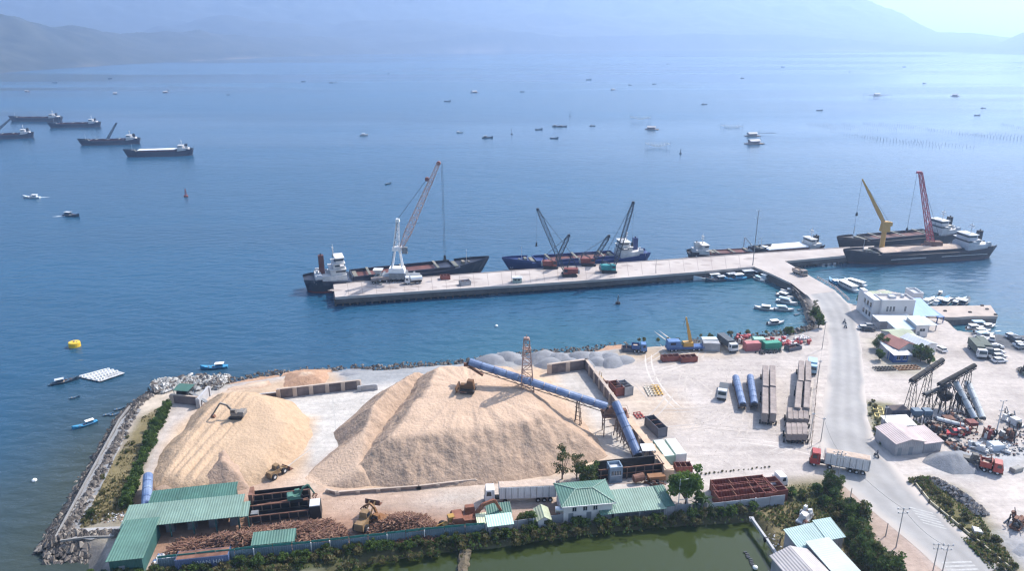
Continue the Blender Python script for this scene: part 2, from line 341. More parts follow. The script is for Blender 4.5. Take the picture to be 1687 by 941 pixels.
Zg = np.minimum(Zg, LZ-np.clip(dp+2.0, 0, 4)*.9); Zg = np.maximum(Zg, -3)
f = np.clip((dp+2.4)/1.2, 0, 1)[..., None]; C = C*(1-f)+np.array((.10, .095, .05))*f
f = np.clip((2.6-d)/1.2, 0, 1)[..., None]; C = C*(1-f)+np.array((.19, .17, .15))*f
C *= (1+.10*fbm(X, Y, 30, 4)+.07*fbm(X, Y, 5, 3))[..., None]
gm = bpy.data.materials.new('ground_surface'); gm.use_nodes = True; t = gm.node_tree; N = t.nodes; L = t.links; b = N['Principled BSDF']
b.inputs['Roughness'].default_value = .95; b.inputs['Specular IOR Level'].default_value = .15
g = N.new('ShaderNodeAttribute'); g.attribute_name = 'zone'; tc = N.new('ShaderNodeTexCoord')
def gn(sc, det=5, map_=None):
    n = N.new('ShaderNodeTexNoise'); n.inputs['Scale'].default_value = sc; n.inputs['Detail'].default_value = det; n.inputs['Roughness'].default_value = .7
    if map_:
        mp = N.new('ShaderNodeMapping'); mp.inputs['Rotation'].default_value = (0, 0, R(map_[0])); mp.inputs['Scale'].default_value = (map_[1], 1, 1)
        L.new(tc.outputs['Object'], mp.inputs['Vector']); L.new(mp.outputs[0], n.inputs['Vector'])
    else: L.new(tc.outputs['Object'], n.inputs['Vector'])
    return n
acc = g.outputs['Color']
for n, lo, hi in ((gn(.09), .80, 1.12), (gn(.8), .84, 1.10), (gn(.5, 4, (15, .07)), .90, 1.07), (gn(.45, 4, (75, .08)), .91, 1.06)):
    mr = N.new('ShaderNodeMapRange'); mr.inputs[1].default_value = .32; mr.inputs[2].default_value = .68; mr.inputs[3].default_value = lo; mr.inputs[4].default_value = hi
    L.new(n.outputs['Fac'], mr.inputs[0]); mx = N.new('ShaderNodeMix'); mx.data_type = 'RGBA'; mx.blend_type = 'MULTIPLY'; mx.inputs['Factor'].default_value = 1
    L.new(acc, mx.inputs[6]); L.new(mr.outputs[0], mx.inputs[7]); acc = mx.outputs[2]
st = gn(.06, 6); mr = N.new('ShaderNodeMapRange'); mr.inputs[1].default_value = .58; mr.inputs[2].default_value = .70; mr.inputs[3].default_value = 1; mr.inputs[4].default_value = .80
L.new(st.outputs['Fac'], mr.inputs[0]); mx = N.new('ShaderNodeMix'); mx.data_type = 'RGBA'; mx.blend_type = 'MULTIPLY'; mx.inputs['Factor'].default_value = 1; L.new(acc, mx.inputs[6]); L.new(mr.outputs[0], mx.inputs[7]); acc = mx.outputs[2]
L.new(acc, b.inputs['Base Color'])
bp = N.new('ShaderNodeBump'); bp.inputs['Distance'].default_value = .12; L.new(gn(1.6).outputs['Fac'], bp.inputs['Height']); L.new(bp.outputs['Normal'], b.inputs['Normal'])
ground = grid_mesh('ground', xs, ys, Zg, keep=(d > -4), mats=[gm], attr=C); tag(ground, kind='structure')
pm = MB(); pc = [at(1350, 780), at(420, 905), at(420, 1300), at(1500, 1300)]
pd = MB(); pd.sheet([(p.x, p.y, 1.0) for p in [at(430, 990, 1), at(560, 925, 1), at(760, 895, 1), at(1000, 862, 1), at(1235, 846, 1), at(1290, 900, 1), at(1340, 1000, 1), at(900, 1250, 1)]])
pdm = sea_material('pond_water', (.030, .042, .012), .06, .05)
tag(pd.build('pond', mats=pdm), kind='structure')
# ================================================================ ROAD, PIER, SLABS
def road_strip(name, Lp, Rp, z, m, wob=.5, edge=.15):
    """surface between two edge lines; its rims wander and carry dust"""
    def res(P, n):
        P = [at(*p) for p in P]; s = [0]
        for a, b in zip(P, P[1:]): s.append(s[-1]+(b-a).length)
        q = np.linspace(0, s[-1], n); return np.interp(q, s, [p.x for p in P]), np.interp(q, s, [p.y for p in P])
    n = 220; lx, ly = res(Lp, n); rx, ry = res(Rp, n); k = np.linspace(0, 1, 25)
    X = lx[:, None]*(1-k)+rx[:, None]*k; Y = ly[:, None]*(1-k)+ry[:, None]*k
    e = np.minimum(k, 1-k)[None, :]; j = (1-np.clip(e*8, 0, 1))*wob
    X = X+fbm(X, Y, 4, 3)*j; Y = Y+fbm(X+50, Y, 4, 3)*j
    dust = np.clip(1-(e+.10*fbm(X, Y, 9, 3))/edge, 0, 1)
    o = quad_mesh(name, X, Y, np.full(X.shape, z), mats=[m], attr=np.stack([dust, k[None, :]+0*X, dust*0], -1)); return o
rm = mat('road_dusty_asphalt', (.285, .275, .268), .9, .12, .12, col2=(.335, .325, .315)); t = rm.node_tree; N = t.nodes; L = t.links
g = N.new('ShaderNodeAttribute'); g.attribute_name = 'zone'; spx = N.new('ShaderNodeSeparateColor'); L.new(g.outputs['Color'], spx.inputs[0])
mx = N.new('ShaderNodeMix'); mx.data_type = 'RGBA'; rp = [n for n in N if n.type == 'VALTORGB'][0]
L.new(spx.outputs[0], mx.inputs['Factor']); L.new(rp.outputs[0], mx.inputs[6]); mx.inputs[7].default_value = (.455, .405, .365, 1)
# wheel tracks worn darker along the lanes
wv = N.new('ShaderNodeTexWave'); wv.inputs['Scale'].default_value = 1.1; wv.inputs['Distortion'].default_value = .6; cmb = N.new('ShaderNodeCombineXYZ'); L.new(spx.outputs[1], cmb.inputs[0]); L.new(cmb.outputs[0], wv.inputs[0])
mr = N.new('ShaderNodeMapRange'); mr.inputs[3].default_value = .93; mr.inputs[4].default_value = 1.05; L.new(wv.outputs['Fac'], mr.inputs[0])
m2 = N.new('ShaderNodeMix'); m2.data_type = 'RGBA'; m2.blend_type = 'MULTIPLY'; m2.inputs['Factor'].default_value = 1; L.new(mx.outputs[2], m2.inputs[6]); L.new(mr.outputs[0], m2.inputs[7])
L.new(m2.outputs[2], N['Principled BSDF'].inputs['Base Color'])
RL = [(1300, 463), (1326, 482), (1346, 503), (1358, 530), (1364, 560), (1364, 610), (1356, 670), (1350, 735), (1380, 790), (1434, 840), (1498, 892), (1590, 975)]
RR = [(1343, 460), (1375, 478), (1398, 500), (1412, 530), (1421, 580), (1425, 640), (1430, 690), (1448, 738), (1480, 775), (1530, 828), (1590, 880), (1690, 965)]
tag(road_strip('road', RL, RR, LZ+.03, rm), kind='structure')
mk = mat('worn_road_paint', (.385, .38, .37), .8, .25, 1.2)
for (x0, y0, x1, y1, n) in [(1500, 838, 1538, 848, 6), (1552, 930, 1602, 928, 7)]:
    mb = MB().use(mk); a, b2 = at(x0, y0), at(x1, y1)
    for i in range(n):
        p = Vector((0, -1.0*i, 0)); mb.sheet([a+p+Vector((0, 0, .05)), b2+p+Vector((0, 0, .05)), b2+p+Vector((0, .45, .05)), a+p+Vector((0, .45, .05))])
    o = mb.build('road_marking'); tag(o, kind='structure')
concm = mat('pier_concrete', (.40, .345, .315), .9, .16, .08, bump=.02, bsc=2, col2=(.46, .41, .375))
darkc = mat('dark_pile_concrete', (.085, .075, .07), .85, .4, .3)  # plain dark concrete tone for piles, beams, skirts and mooring blocks
# pier: deck slab on rows of piles
FR = [(552, 490.5), (700, 480), (850, 470.5), (1000, 460.5), (1145, 449), (1243, 440)]
BK = [(549, 468), (700, 457), (850, 446), (1000, 435), (1160, 424), (1240, 418)]
F3 = [at(x, y, PZ) for x, y in FR]; B3 = [at(x, y, PZ) for x, y in BK]
right = [at(x, y, PZ) for x, y in [(1243, 440), (1268, 450), (1302, 466), (1345, 461), (1318, 445), (1294, 431), (1400, 421), (1440, 418), (1440, 405), (1400, 407.5), (1240, 418)]]
pier = E('pier', 'long pale concrete pier on dark piles jutting from the curved causeway', 'pier')
dk = MB().use(concm); dk.prism([tuple(p) for p in F3+B3[::-1]], PZ-.75, PZ); dk.prism([tuple(p) for p in right], PZ-.752, PZ-.002)
deck = dk.build('deck', pier)
jb = MB().use(mat('deck_joint', (.24, .20, .18), .9, .3, .5)); sb_ = MB().use(mat('deck_stain', (.31, .265, .24), .9, .2, .5)); rn = random.Random(4)
for k in range(1, 30):
    f = k/30; a = at(552+(1243-552)*f, 490.5-50.5*f, PZ); b2 = at(549+(1240-549)*f, 468-50*f, PZ); a, b2 = a.lerp(b2, .03), a.lerp(b2, .97); jb.sheet([a+Vector((-.09, 0, .012)), a+Vector((.09, 0, .012)), b2+Vector((.09, 0, .012)), b2+Vector((-.09, 0, .012))])
for k in range(46):
    f = rn.random(); a = at(552+(1243-552)*f, 490.5-50.5*f, PZ); b2 = at(549+(1240-549)*f, 468-50*f, PZ); c = a.lerp(b2, rn.uniform(.15, .85)); rr_ = rn.uniform(.5, 2.2); sb_.sheet([c+Vector((rr_*1.6*cos(t)*rn.uniform(.6, 1), rr_*.7*sin(t)*rn.uniform(.6, 1), .006+.0001*k)) for t in np.linspace(0, 2*pi, 12)[:-1]])
tag(jb.build('deck_joint', pier), kind='stuff'); tag(sb_.build('deck_stain', pier), kind='stuff')
for P in (F3, B3, [at(1294, 431, PZ), at(1400, 421, PZ)], [at(1240, 418, PZ), at(1400, 407.5, PZ)]):
    kb = MB().use(concm)
    for a, b2 in zip(P, P[1:]): kb.bar(a+Vector((0, 0, .13)), b2+Vector((0, 0, .13)), .3, .26)
    kb.build('kerb', pier)
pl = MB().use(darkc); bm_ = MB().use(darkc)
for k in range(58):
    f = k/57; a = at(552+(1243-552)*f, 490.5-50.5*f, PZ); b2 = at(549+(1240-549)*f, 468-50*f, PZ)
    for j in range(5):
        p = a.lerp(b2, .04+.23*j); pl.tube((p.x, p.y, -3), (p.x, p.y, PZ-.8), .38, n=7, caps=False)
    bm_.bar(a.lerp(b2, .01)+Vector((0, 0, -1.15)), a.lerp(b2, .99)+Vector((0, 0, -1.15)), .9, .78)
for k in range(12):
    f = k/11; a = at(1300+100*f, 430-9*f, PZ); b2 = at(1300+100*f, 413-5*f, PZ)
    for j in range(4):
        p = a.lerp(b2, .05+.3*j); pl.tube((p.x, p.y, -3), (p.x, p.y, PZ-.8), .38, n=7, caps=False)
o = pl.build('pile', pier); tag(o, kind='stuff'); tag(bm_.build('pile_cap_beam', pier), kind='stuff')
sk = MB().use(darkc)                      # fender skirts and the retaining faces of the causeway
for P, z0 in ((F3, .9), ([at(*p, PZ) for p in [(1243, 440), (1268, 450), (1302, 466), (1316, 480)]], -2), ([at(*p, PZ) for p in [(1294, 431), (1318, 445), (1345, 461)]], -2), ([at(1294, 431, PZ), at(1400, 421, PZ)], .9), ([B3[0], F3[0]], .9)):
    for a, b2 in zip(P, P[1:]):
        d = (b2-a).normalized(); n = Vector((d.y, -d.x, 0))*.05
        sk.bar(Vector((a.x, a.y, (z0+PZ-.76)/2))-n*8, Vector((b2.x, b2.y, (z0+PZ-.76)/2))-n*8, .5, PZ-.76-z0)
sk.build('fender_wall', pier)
# causeway ramp from the pier deck down to the road
cw = MB().use(concm); cw.add([tuple(at(1302, 465.5, PZ)), tuple(at(1344, 460.5, PZ)), tuple(at(1378, 480, LZ+.06)), tuple(at(1328, 486, LZ+.06))], [(0, 1, 2, 3)])
tag(cw.build('causeway_ramp'), kind='structure')
# boat jetty on the right
jt = E('jetty', 'low brownish concrete jetty slab behind the blue roofed shed', 'jetty')
J = [at(x, y, 2.9) for x, y in [(1512, 505), (1632, 503), (1644, 521), (1600, 521), (1575, 523), (1530, 522)]]
mb = MB().use(mat('jetty_concrete', (.42, .35, .30), .9, .2, .2)); mb.prism([tuple(p) for p in J], 1.9, 2.9); mb.build('deck', jt)
mb = MB().use(mat('jetty_wall', (.16, .14, .13), .9, .3, .4)); c = sum(J, Vector())/len(J); mb.prism([tuple(c+(p-c)*.985) for p in J], -2, 1.9); mb.build('quay_wall', jt)
mb = MB().use(darkc)
for x, y in [(1557, 513), (1598, 515), (1626, 510), (1640, 519), (1618, 504)]: p = at(x, y, 2.9); mb.box(p.x-.5, p.x+.5, p.y-.4, p.y+.4, 2.9, 3.35, .1, .1)
mb.each('mooring_block', jt)
# revetment track on the left bank
TL = [(95, 885), (135, 812), (174, 740), (200, 692), (218, 672)]; TR = [(126, 880), (163, 812), (197, 740), (218, 695), (233, 675)]
tkm = rm.copy(); tkm.name = 'bank_track_grey'; tkm.node_tree.nodes['Mix'].inputs[7].default_value = (.33, .315, .30, 1)
for e_, c_ in zip([n for n in tkm.node_tree.nodes if n.type == 'VALTORGB'][0].color_ramp.elements, ((.19, .19, .195, 1), (.25, .25, .25, 1))): e_.color = c_
tm = mat('track_concrete', (.30, .295, .30), .9, .15, .2, col2=(.38, .37, .36)); t = tm
tag(road_strip('bank_track', TL, TR, LZ+.05, tkm, .25, .06), kind='structure')
mb = MB().use(tm); q = [at(*p) for p in [(95, 886), (118, 872), (200, 868), (190, 884), (150, 890)]]; mb.sheet([(p.x, p.y, LZ+.04) for p in q]); tag(mb.build('track_landing'), kind='structure')
kbm = mat('kerb_concrete', (.23, .22, .21), .9, .15, .5)
mb = MB().use(kbm)
P = [at(*p) for p in [(92, 888), (132, 813), (171, 741), (197, 693), (214, 671)]]
for a, b2 in zip(P, P[1:]): mb.bar(a+Vector((0, 0, .2)), b2+Vector((0, 0, .2)), .35, .5)
tag(mb.build('sea_wall'), 'low pale kerb wall along the seaward edge of the left bank track', 'sea wall')
mb = MB().use(kbm); P = [at(*p) for p in [(100, 893), (145, 887), (188, 886)]]
for a, b2 in zip(P, P[1:]): mb.bar(a+Vector((0, 0, .15)), b2+Vector((0, 0, .15)), .3, .4)
tag(mb.build('sea_wall'), 'low pale kerb wall closing the near end of the track landing', 'sea wall')
# ================================================================ RIP-RAP (stuff: nobody could count it)
rk = [mat('riprap_stone', (.14, .12, .105), .95, .4, .5), mat('riprap_stone_pale', (.25, .22, .19), .95, .3, .5), mat('riprap_stone_dark', (.075, .065, .06), .95, .4, .5)]
def scatter_rocks(name, line, n, spread, r0, r1, seed, z=lambda d: 1.4, mts=rk):
    rn = random.Random(seed); mb = MB(); P = [at(*p) for p in line]; s = [0]
    for a, b in zip(P, P[1:]): s.append(s[-1]+(b-a).length)
    for i in range(n):
        q = rn.uniform(0, s[-1]); k = max(j for j in range(len(P)-1) if s[j] <= q); a, b = P[k], P[k+1]
        c = a.lerp(b, (q-s[k])/(s[k+1]-s[k])); d = (b-a).normalized(); nn = Vector((-d.y, d.x, 0)); e = rn.triangular(-1, 1, 0)
        c = c+nn*e*spread; mb.use(mts[rn.choice((0, 0, 0, 1, 2, 2))]).rock((c.x, c.y, z(e*spread)), rn.uniform(r0, r1)*(1 if rn.random() > .1 else 1.5), rn.random())
    o = mb.build(name); return tag(o, kind='stuff')
def slope(d): return min(2.6, max(-.2, 1.5-d*.55))
scatter_rocks('riprap_rocks', [(190, 893), (78, 893), (130, 812), (172, 737), (212, 668), (243, 643)], 4600, 3.8, .28, .75, 1, lambda d: slope(d))
scatter_rocks('shore_rocks', [(243, 640), (320, 627), (385, 624), (460, 611), (545, 605), (640, 602), (770, 592), (880, 578), (960, 573), (1035, 566)], 1500, 1.4, .25, .6, 2, lambda d: slope(-d*1.3))
scatter_rocks('basin_rocks', [(1110, 562), (1190, 556), (1250, 550), (1300, 545), (1340, 535), (1335, 510), (1322, 488), (1305, 470)], 700, 1.4, .3, .7, 3, lambda d: slope(-d*1.3))
scatter_rocks('dumped_rock', [(250, 642), (290, 634), (340, 632), (372, 631)], 900, 4.5, .3, .9, 4, lambda d: LZ+.2+random.random()*.9, [mat('quarry_stone', (.36, .35, .33), .95, .3, .5), mat('quarry_stone_light', (.45, .44, .42), .95, .2, .5), rk[0]])
scatter_rocks('rubble_heap', [(1535, 792), (1565, 808), (1595, 828), (1618, 850)], 800, 1.8, .2, .55, 5, lambda d: LZ+.1+.9*max(0, 1-abs(d)/2)*random.random(), [mat('rubble_grey', (.24, .23, .23), .95, .4, .5), rk[1], rk[2]])
# ================================================================ HEAPS
def heap(name, label, cat, outline, top, slope_, mats, res=.5, seed=0, rough=.5, tracks=None, soft=2, bulge=0, z0=LZ):
    P = [at(*p) for p in outline]; x0, x1 = min(p.x for p in P)-1, max(p.x for p in P)+1; y0, y1 = min(p.y for p in P)-1, max(p.y for p in P)+1
    xs = np.arange(x0, x1, res); ys = np.arange(y0, y1, res); X, Y = np.meshgrid(xs, ys)
    d = sdf(P, X, Y)+fbm(X+seed*31, Y, 7, 3)*1.1
    a = slope_*d; b = top(X, Y); k = soft
    h = -np.log(np.exp(-np.clip(a, -3, 60)/k)+np.exp(-b/k))*k+k*math.log(1+math.exp(-0.0))*0
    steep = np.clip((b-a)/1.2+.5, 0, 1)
    h = h+rough*(.55*fbm(X*1.0+seed, Y, 3.2, 4)*steep+.35*fbm(X, Y, 1.1, 2)*steep)*np.clip(d/3, 0, 1)
    # gullies running down the slope: noise stretched along the fall line
    gy, gx = np.gradient(sdf(P, X, Y), res); al = X*gy-Y*gx
    h = h+rough*.5*fbm(al*1.0, d*.22, 1.8, 3)*steep*np.clip(d/4, 0, 1)
    if tracks is not None: h = h+tracks(X, Y)*(1-steep)*np.clip(d/4, 0, 1)
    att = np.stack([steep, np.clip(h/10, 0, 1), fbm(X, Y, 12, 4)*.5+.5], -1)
    o = grid_mesh(name, xs-P[0].x, ys-P[0].y, np.maximum(h, -.4), keep=(d > -.6), mats=mats, attr=att); o.location = (P[0].x, P[0].y, z0)
    return tag(o, label, cat)
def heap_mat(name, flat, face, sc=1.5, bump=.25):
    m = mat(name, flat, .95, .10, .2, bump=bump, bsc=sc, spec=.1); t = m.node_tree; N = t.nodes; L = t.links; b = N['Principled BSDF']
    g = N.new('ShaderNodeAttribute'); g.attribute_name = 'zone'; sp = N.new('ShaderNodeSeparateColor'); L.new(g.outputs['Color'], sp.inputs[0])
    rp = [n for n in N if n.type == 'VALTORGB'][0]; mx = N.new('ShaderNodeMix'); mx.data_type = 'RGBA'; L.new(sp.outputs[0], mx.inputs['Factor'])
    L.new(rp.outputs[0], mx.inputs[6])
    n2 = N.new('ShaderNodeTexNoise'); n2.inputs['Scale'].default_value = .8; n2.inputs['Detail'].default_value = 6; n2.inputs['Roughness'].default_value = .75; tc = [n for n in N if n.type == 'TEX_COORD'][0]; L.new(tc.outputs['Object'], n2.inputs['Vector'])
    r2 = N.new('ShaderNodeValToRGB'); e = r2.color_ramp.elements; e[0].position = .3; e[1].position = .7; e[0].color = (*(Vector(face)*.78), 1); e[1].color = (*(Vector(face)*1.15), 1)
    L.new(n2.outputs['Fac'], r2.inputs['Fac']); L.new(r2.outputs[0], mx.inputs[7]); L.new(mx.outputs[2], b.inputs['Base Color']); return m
chip = heap_mat('wood_chip', (.505, .365, .265), (.385, .278, .203)); chipy = heap_mat('wood_chip_golden', (.475, .34, .228), (.425, .302, .20))  # wood_chip face darker than its flat: slope shade put into the colour
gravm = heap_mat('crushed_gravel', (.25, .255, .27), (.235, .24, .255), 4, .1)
BD = at(770, 640, LZ+10.4)
def big_top(X, Y):
    base = 7.4+.19*np.clip(Y-146, 0, 15)+.02*np.clip(Y-161, 0, 12)
    return np.maximum(base-.10*np.clip(-24-X, 0, 99)-.02*np.clip(X-12, 0, 99), 1)
def big_tracks(X, Y):
    th = np.arctan2(Y-BD.y-2, X-BD.x); r = np.hypot(X-BD.x, Y-BD.y)
    return .42*fbm(th*9+40, r*.06, 1, 4)*np.clip(r/7-.5, 0, 1)*np.clip(1.8-r/22, 0, 1)+.15*fbm(X, Y, 2.2, 3)
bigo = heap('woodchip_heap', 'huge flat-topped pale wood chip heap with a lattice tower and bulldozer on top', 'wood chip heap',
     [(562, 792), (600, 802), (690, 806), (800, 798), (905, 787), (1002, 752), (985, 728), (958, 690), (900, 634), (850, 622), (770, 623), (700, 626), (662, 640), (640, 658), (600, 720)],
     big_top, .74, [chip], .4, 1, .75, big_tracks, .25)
P0, P1 = at(525, 795), at(690, 655, LZ+9.6); P1.z = LZ; RD = (P1-P0); RLn = RD.length; RD.normalize()
rmp = heap('chip_ramp', 'graded wood chip ramp climbing the west side of the huge heap', 'chip ramp',
     [(492, 790), (520, 803), (570, 808), (610, 800), (640, 760), (700, 700), (760, 650), (720, 628), (655, 633), (600, 667), (552, 713), (553, 738), (540, 752)],
     lambda X, Y: np.clip(((X-P0.x)*RD.x+(Y-P0.y)*RD.y)/RLn*10.6, .05, 10.4)+.15*np.abs(fbm(X, Y, 30, 2)), .85, [chip], .4, 5, .6, lambda X, Y: .12*fbm((X*RD.y-Y*RD.x)*3, (X*RD.x+Y*RD.y)*.15, 1.5, 2), .4)
LT = at(385, 690, LZ+6)
LD = (at(290, 800)-at(405, 690)).normalized()
def left_top(X, Y):
    a = at(300, 800); return np.clip(1.8+(Y-a.y)*.115+.02*(X-a.x), 1.0, 6.9)-.05*np.clip(at(345, 700).x-X, 0, 50)
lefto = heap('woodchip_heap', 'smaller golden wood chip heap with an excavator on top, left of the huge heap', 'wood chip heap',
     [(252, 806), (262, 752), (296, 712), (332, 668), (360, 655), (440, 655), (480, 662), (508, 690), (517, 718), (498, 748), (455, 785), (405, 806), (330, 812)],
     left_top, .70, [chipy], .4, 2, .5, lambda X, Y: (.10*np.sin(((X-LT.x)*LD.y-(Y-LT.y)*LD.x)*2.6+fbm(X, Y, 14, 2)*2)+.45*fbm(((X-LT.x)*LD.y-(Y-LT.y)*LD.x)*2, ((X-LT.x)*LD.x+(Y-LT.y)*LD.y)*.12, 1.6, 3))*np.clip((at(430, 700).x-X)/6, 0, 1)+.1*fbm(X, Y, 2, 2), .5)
heap('woodchip_mound', 'dull brown wood chip mound spilling from the front of the golden heap', 'wood chip mound', [(314, 810), (324, 782), (345, 752), (375, 738), (402, 748), (420, 778), (413, 806), (370, 813)], lambda X, Y: 7.4+0*X, .74, [heap_mat('wood_chip_dull', (.38, .275, .205), (.35, .25, .185))], .4, 6, .5)
heap('woodchip_mound', 'small round wood chip mound beside the blue pipe end', 'wood chip mound', [(252, 808), (262, 792), (282, 785), (302, 793), (305, 808), (275, 815)], lambda X, Y: 2.6+0*X, .6, [chip], .4, 7, .3)
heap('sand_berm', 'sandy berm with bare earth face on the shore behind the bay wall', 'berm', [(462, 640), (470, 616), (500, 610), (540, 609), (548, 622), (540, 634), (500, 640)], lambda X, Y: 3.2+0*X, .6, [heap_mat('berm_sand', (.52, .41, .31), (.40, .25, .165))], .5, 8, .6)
heap('sand_berm', 'long low sandy bank in front of the shoreline rocks, left of the tall berm', 'berm', [(345, 655), (360, 635), (400, 628), (455, 618), (465, 635), (440, 645), (400, 650)], lambda X, Y: 1.5+0*X, .5, [heap_mat('berm_sand', 0, 0)] if 0 else [bpy.data.materials['berm_sand']], .5, 9, .5)
heap('gravel_mound', 'dark grey gravel bank beside the reddish rock pile at the shore', 'gravel mound', [(545, 622), (550, 612), (575, 608), (610, 610), (600, 620), (570, 626)], lambda X, Y: 1.8+0*X, .5, [gravm], .5, 10, .3)
# gravel cones along the shore, each its own thing
rn = random.Random(5)
cones = [(812, 592, 13, 3), (838, 589, 14, 3.4), (862, 597, 10, 2.4), (893, 590, 19, 4.6), (905, 600, 15, 3.6), (922, 592, 17, 4.2), (938, 599, 14, 3.4), (955, 590, 16, 4), (962, 600, 13, 3), (978, 589, 15, 3.6), (985, 598, 13, 3.1), (1002, 588, 13, 3), (1008, 599, 15, 3.6), (1028, 594, 12, 2.6)]
side = ['leftmost', 'second from left', 'third from left', 'fourth from left', 'fifth from left', 'sixth from left', 'seventh from left', 'eighth from left', 'ninth from left', 'tenth from left', 'eleventh from left', 'third from right', 'second from right', 'rightmost']
for i, (px, py, wpx, h) in enumerate(cones):
    h *= .55; e = [(px+wpx*1.6*cos(a)*rn.uniform(.85, 1.15), py+wpx*.62*sin(a)*rn.uniform(.85, 1.15)) for a in np.linspace(0, 2*pi, 10)[:-1]]
    o = heap('gravel_mound', '%s grey gravel cone in the row along the shore behind the heap' % side[i], 'gravel mound', e, lambda X, Y, h=h: h+0*X, .68, [gravm], .5, 20+i, .35, None, .5); o['group'] = 'gravel cones along the shore'
heap('gravel_mound', 'large blue grey gravel heap beside the red dump truck at right', 'gravel mound', [(1520, 762), (1530, 748), (1575, 744), (1600, 750), (1616, 782), (1570, 784), (1540, 772)], lambda X, Y: 3.6+0*X, .62, [gravm], .4, 40, .25, None, .6)
heap('gravel_mound', 'flat pale gravel spread behind the red dump truck at the right edge', 'gravel mound', [(1640, 765), (1640, 748), (1720, 738), (1720, 765)], lambda X, Y: 1.2+0*X, .3, [gravm], .5, 41, .4)
heap('gravel_mound', 'bright grey gravel heap at the lower right edge of the photo', 'gravel mound', [(1648, 908), (1660, 885), (1720, 880), (1720, 930), (1680, 925)], lambda X, Y: 2.4+0*X, .55, [gravm], .4, 42, .4)
heap('sand_berm', 'low tan earth bank on the shore beside the two blue trucks', 'berm', [(985, 582), (1000, 569), (1022, 567), (1040, 575), (1025, 585)], lambda X, Y: 1.3+0*X, .4, [bpy.data.materials['berm_sand']], .5, 43, .4)
# ================================================================ YARD WALLS
def wall(name, label, pts, hh, th, m, capm=None, z=LZ):
    P = [at(*p) for p in pts]; r = E(name, label, 'wall', P[0]); mb = MB().use(m); cp = MB().use(capm or m)
    for a, b in zip(P, P[1:]):
        a, b = a-P[0], b-P[0]; d = (b-a).normalized()*th*.45; up = Vector((0, 0, hh/2))
        mb.bar(a-d+up, b+d+up, th, hh); cp.bar(a-d+Vector((0, 0, hh+.08)), b+d+Vector((0, 0, hh+.08)), th+.1, .16)
        n = int((b-a).length/4)
        for i in range(n+1):
            c = a.lerp(b, i/max(n, 1)); cp.box(c.x-.28-th/2, c.x+.28+th/2, c.y-.2-th/2, c.y+.2+th/2, -.02, hh+.02)
    mb.build('wall', r); cp.build('pillar_and_coping', r); return r
wdark = mat('stained_concrete_wall', (.12, .10, .105), .9, .35, .3, col2=(.19, .155, .15)); wtan = mat('dusty_wall_top', (.42, .34, .28), .9, .2, .4)
wgrey = mat('grey_panel_wall', (.38, .38, .39), .85, .15, .4)
wall('bay_wall', 'dark stained concrete wall closing the white floored bay between the two heaps', [(460, 656), (592, 641)], 2.6, .5, wdark, wtan)
wall('bay_wall', 'short stub wall at the right end of the bay wall between the heaps', [(592, 645), (620, 642)], 1.5, .3, wgrey)
wall('bay_wall', 'low dark wall behind the golden heap beside the sandy bank', [(400, 660), (459, 654)], 1.3, .3, wdark, wgrey)
wall('bay_wall', 'dark purplish wall around the far and right side of the empty bay', [(905, 616), (965, 608), (1016, 678)], 3.0, .7, wdark, wtan)
wall('bay_wall', 'thick dusty wall running from the conveyor junction down to the containers', [(1022, 690), (1100, 788)], 2.6, 1.6, wdark, mat('chip_covered_top', (.52, .38, .27), .95, .2, .5))
wall('bay_wall', 'low kerb wall with small posts along the front foot of the huge heap', [(540, 812), (556, 816), (690, 806), (783, 795)], .7, .3, mat('low_wall', (.27, .21, .18), .9, .3, .6), wtan)
wall('bay_wall', 'slanting grey wall beside the hopper machine at the rock shore', [(328, 672), (345, 652)], 2.6, .4, wgrey)
wall('bay_wall', 'dark retaining wall below the hopper machine at the rock shore', [(285, 664), (328, 668)], 2.4, .5, wdark, wtan)
# board fence along the pond, in panels
fm = corrugated('fence_sheet_blue', (.14, .20, .24), .4, 'X', .6, .25, .04); fn = mat('fence_net_green', (.03, .16, .14), .9, .3, 1.2); wh = mat('white_paint', (.75, .74, .72), .6, .12, .8)
def fence(label, pts, hh, m, net=None, pw=.16):
    P = [at(*p) for p in pts]; r = E('fence', label, 'fence', P[0]); mb = MB().use(m); ps = MB().use(wh); nb = MB().use(fn)
    for a, b in zip(P, P[1:]):
        a, b = a-P[0], b-P[0]; n = max(1, int((b-a).length/3)); u = Vector((0, 0, 1))
        for i in range(n):
            p, q = a.lerp(b, i/n), a.lerp(b, (i+.97)/n); k = hh*random.uniform(.95, 1.03); mb.bar(p+u*k/2, q+u*k/2, .07, k)
            if net: nb.bar(p+u*(hh+.22)+Vector((0, .1, 0)), q+u*(hh+.22+random.uniform(-.15, .15))+Vector((0, .1, 0)), .05, .5)
            if i % 3 == 0: ps.box(p.x-pw/2, p.x+pw/2, p.y-.2, p.y-.05, -.5, hh+.15)
    mb.build('panel', r); ps.each('post', r)
    if net: nb.build('shade_net', r)
    return r
fence('long blue grey sheet fence topped with green net between log yard and pond', [(262, 938), (420, 921), (545, 908), (700, 890), (800, 880)], 2.2, fm, True)
fence('grey panel fence behind the pond hedge, below the green roofed house', [(801, 880), (930, 861), (1010, 852), (1165, 842)], 2.0, mat('grey_fence_panel', (.26, .27, .29), .85, .2, .5))
fence('pale grey concrete panel wall beside the rusty open containers', [(1168, 846), (1292, 832)], 2.4, mat('concrete_fence_panel', (.38, .39, .42), .85, .15, .4))
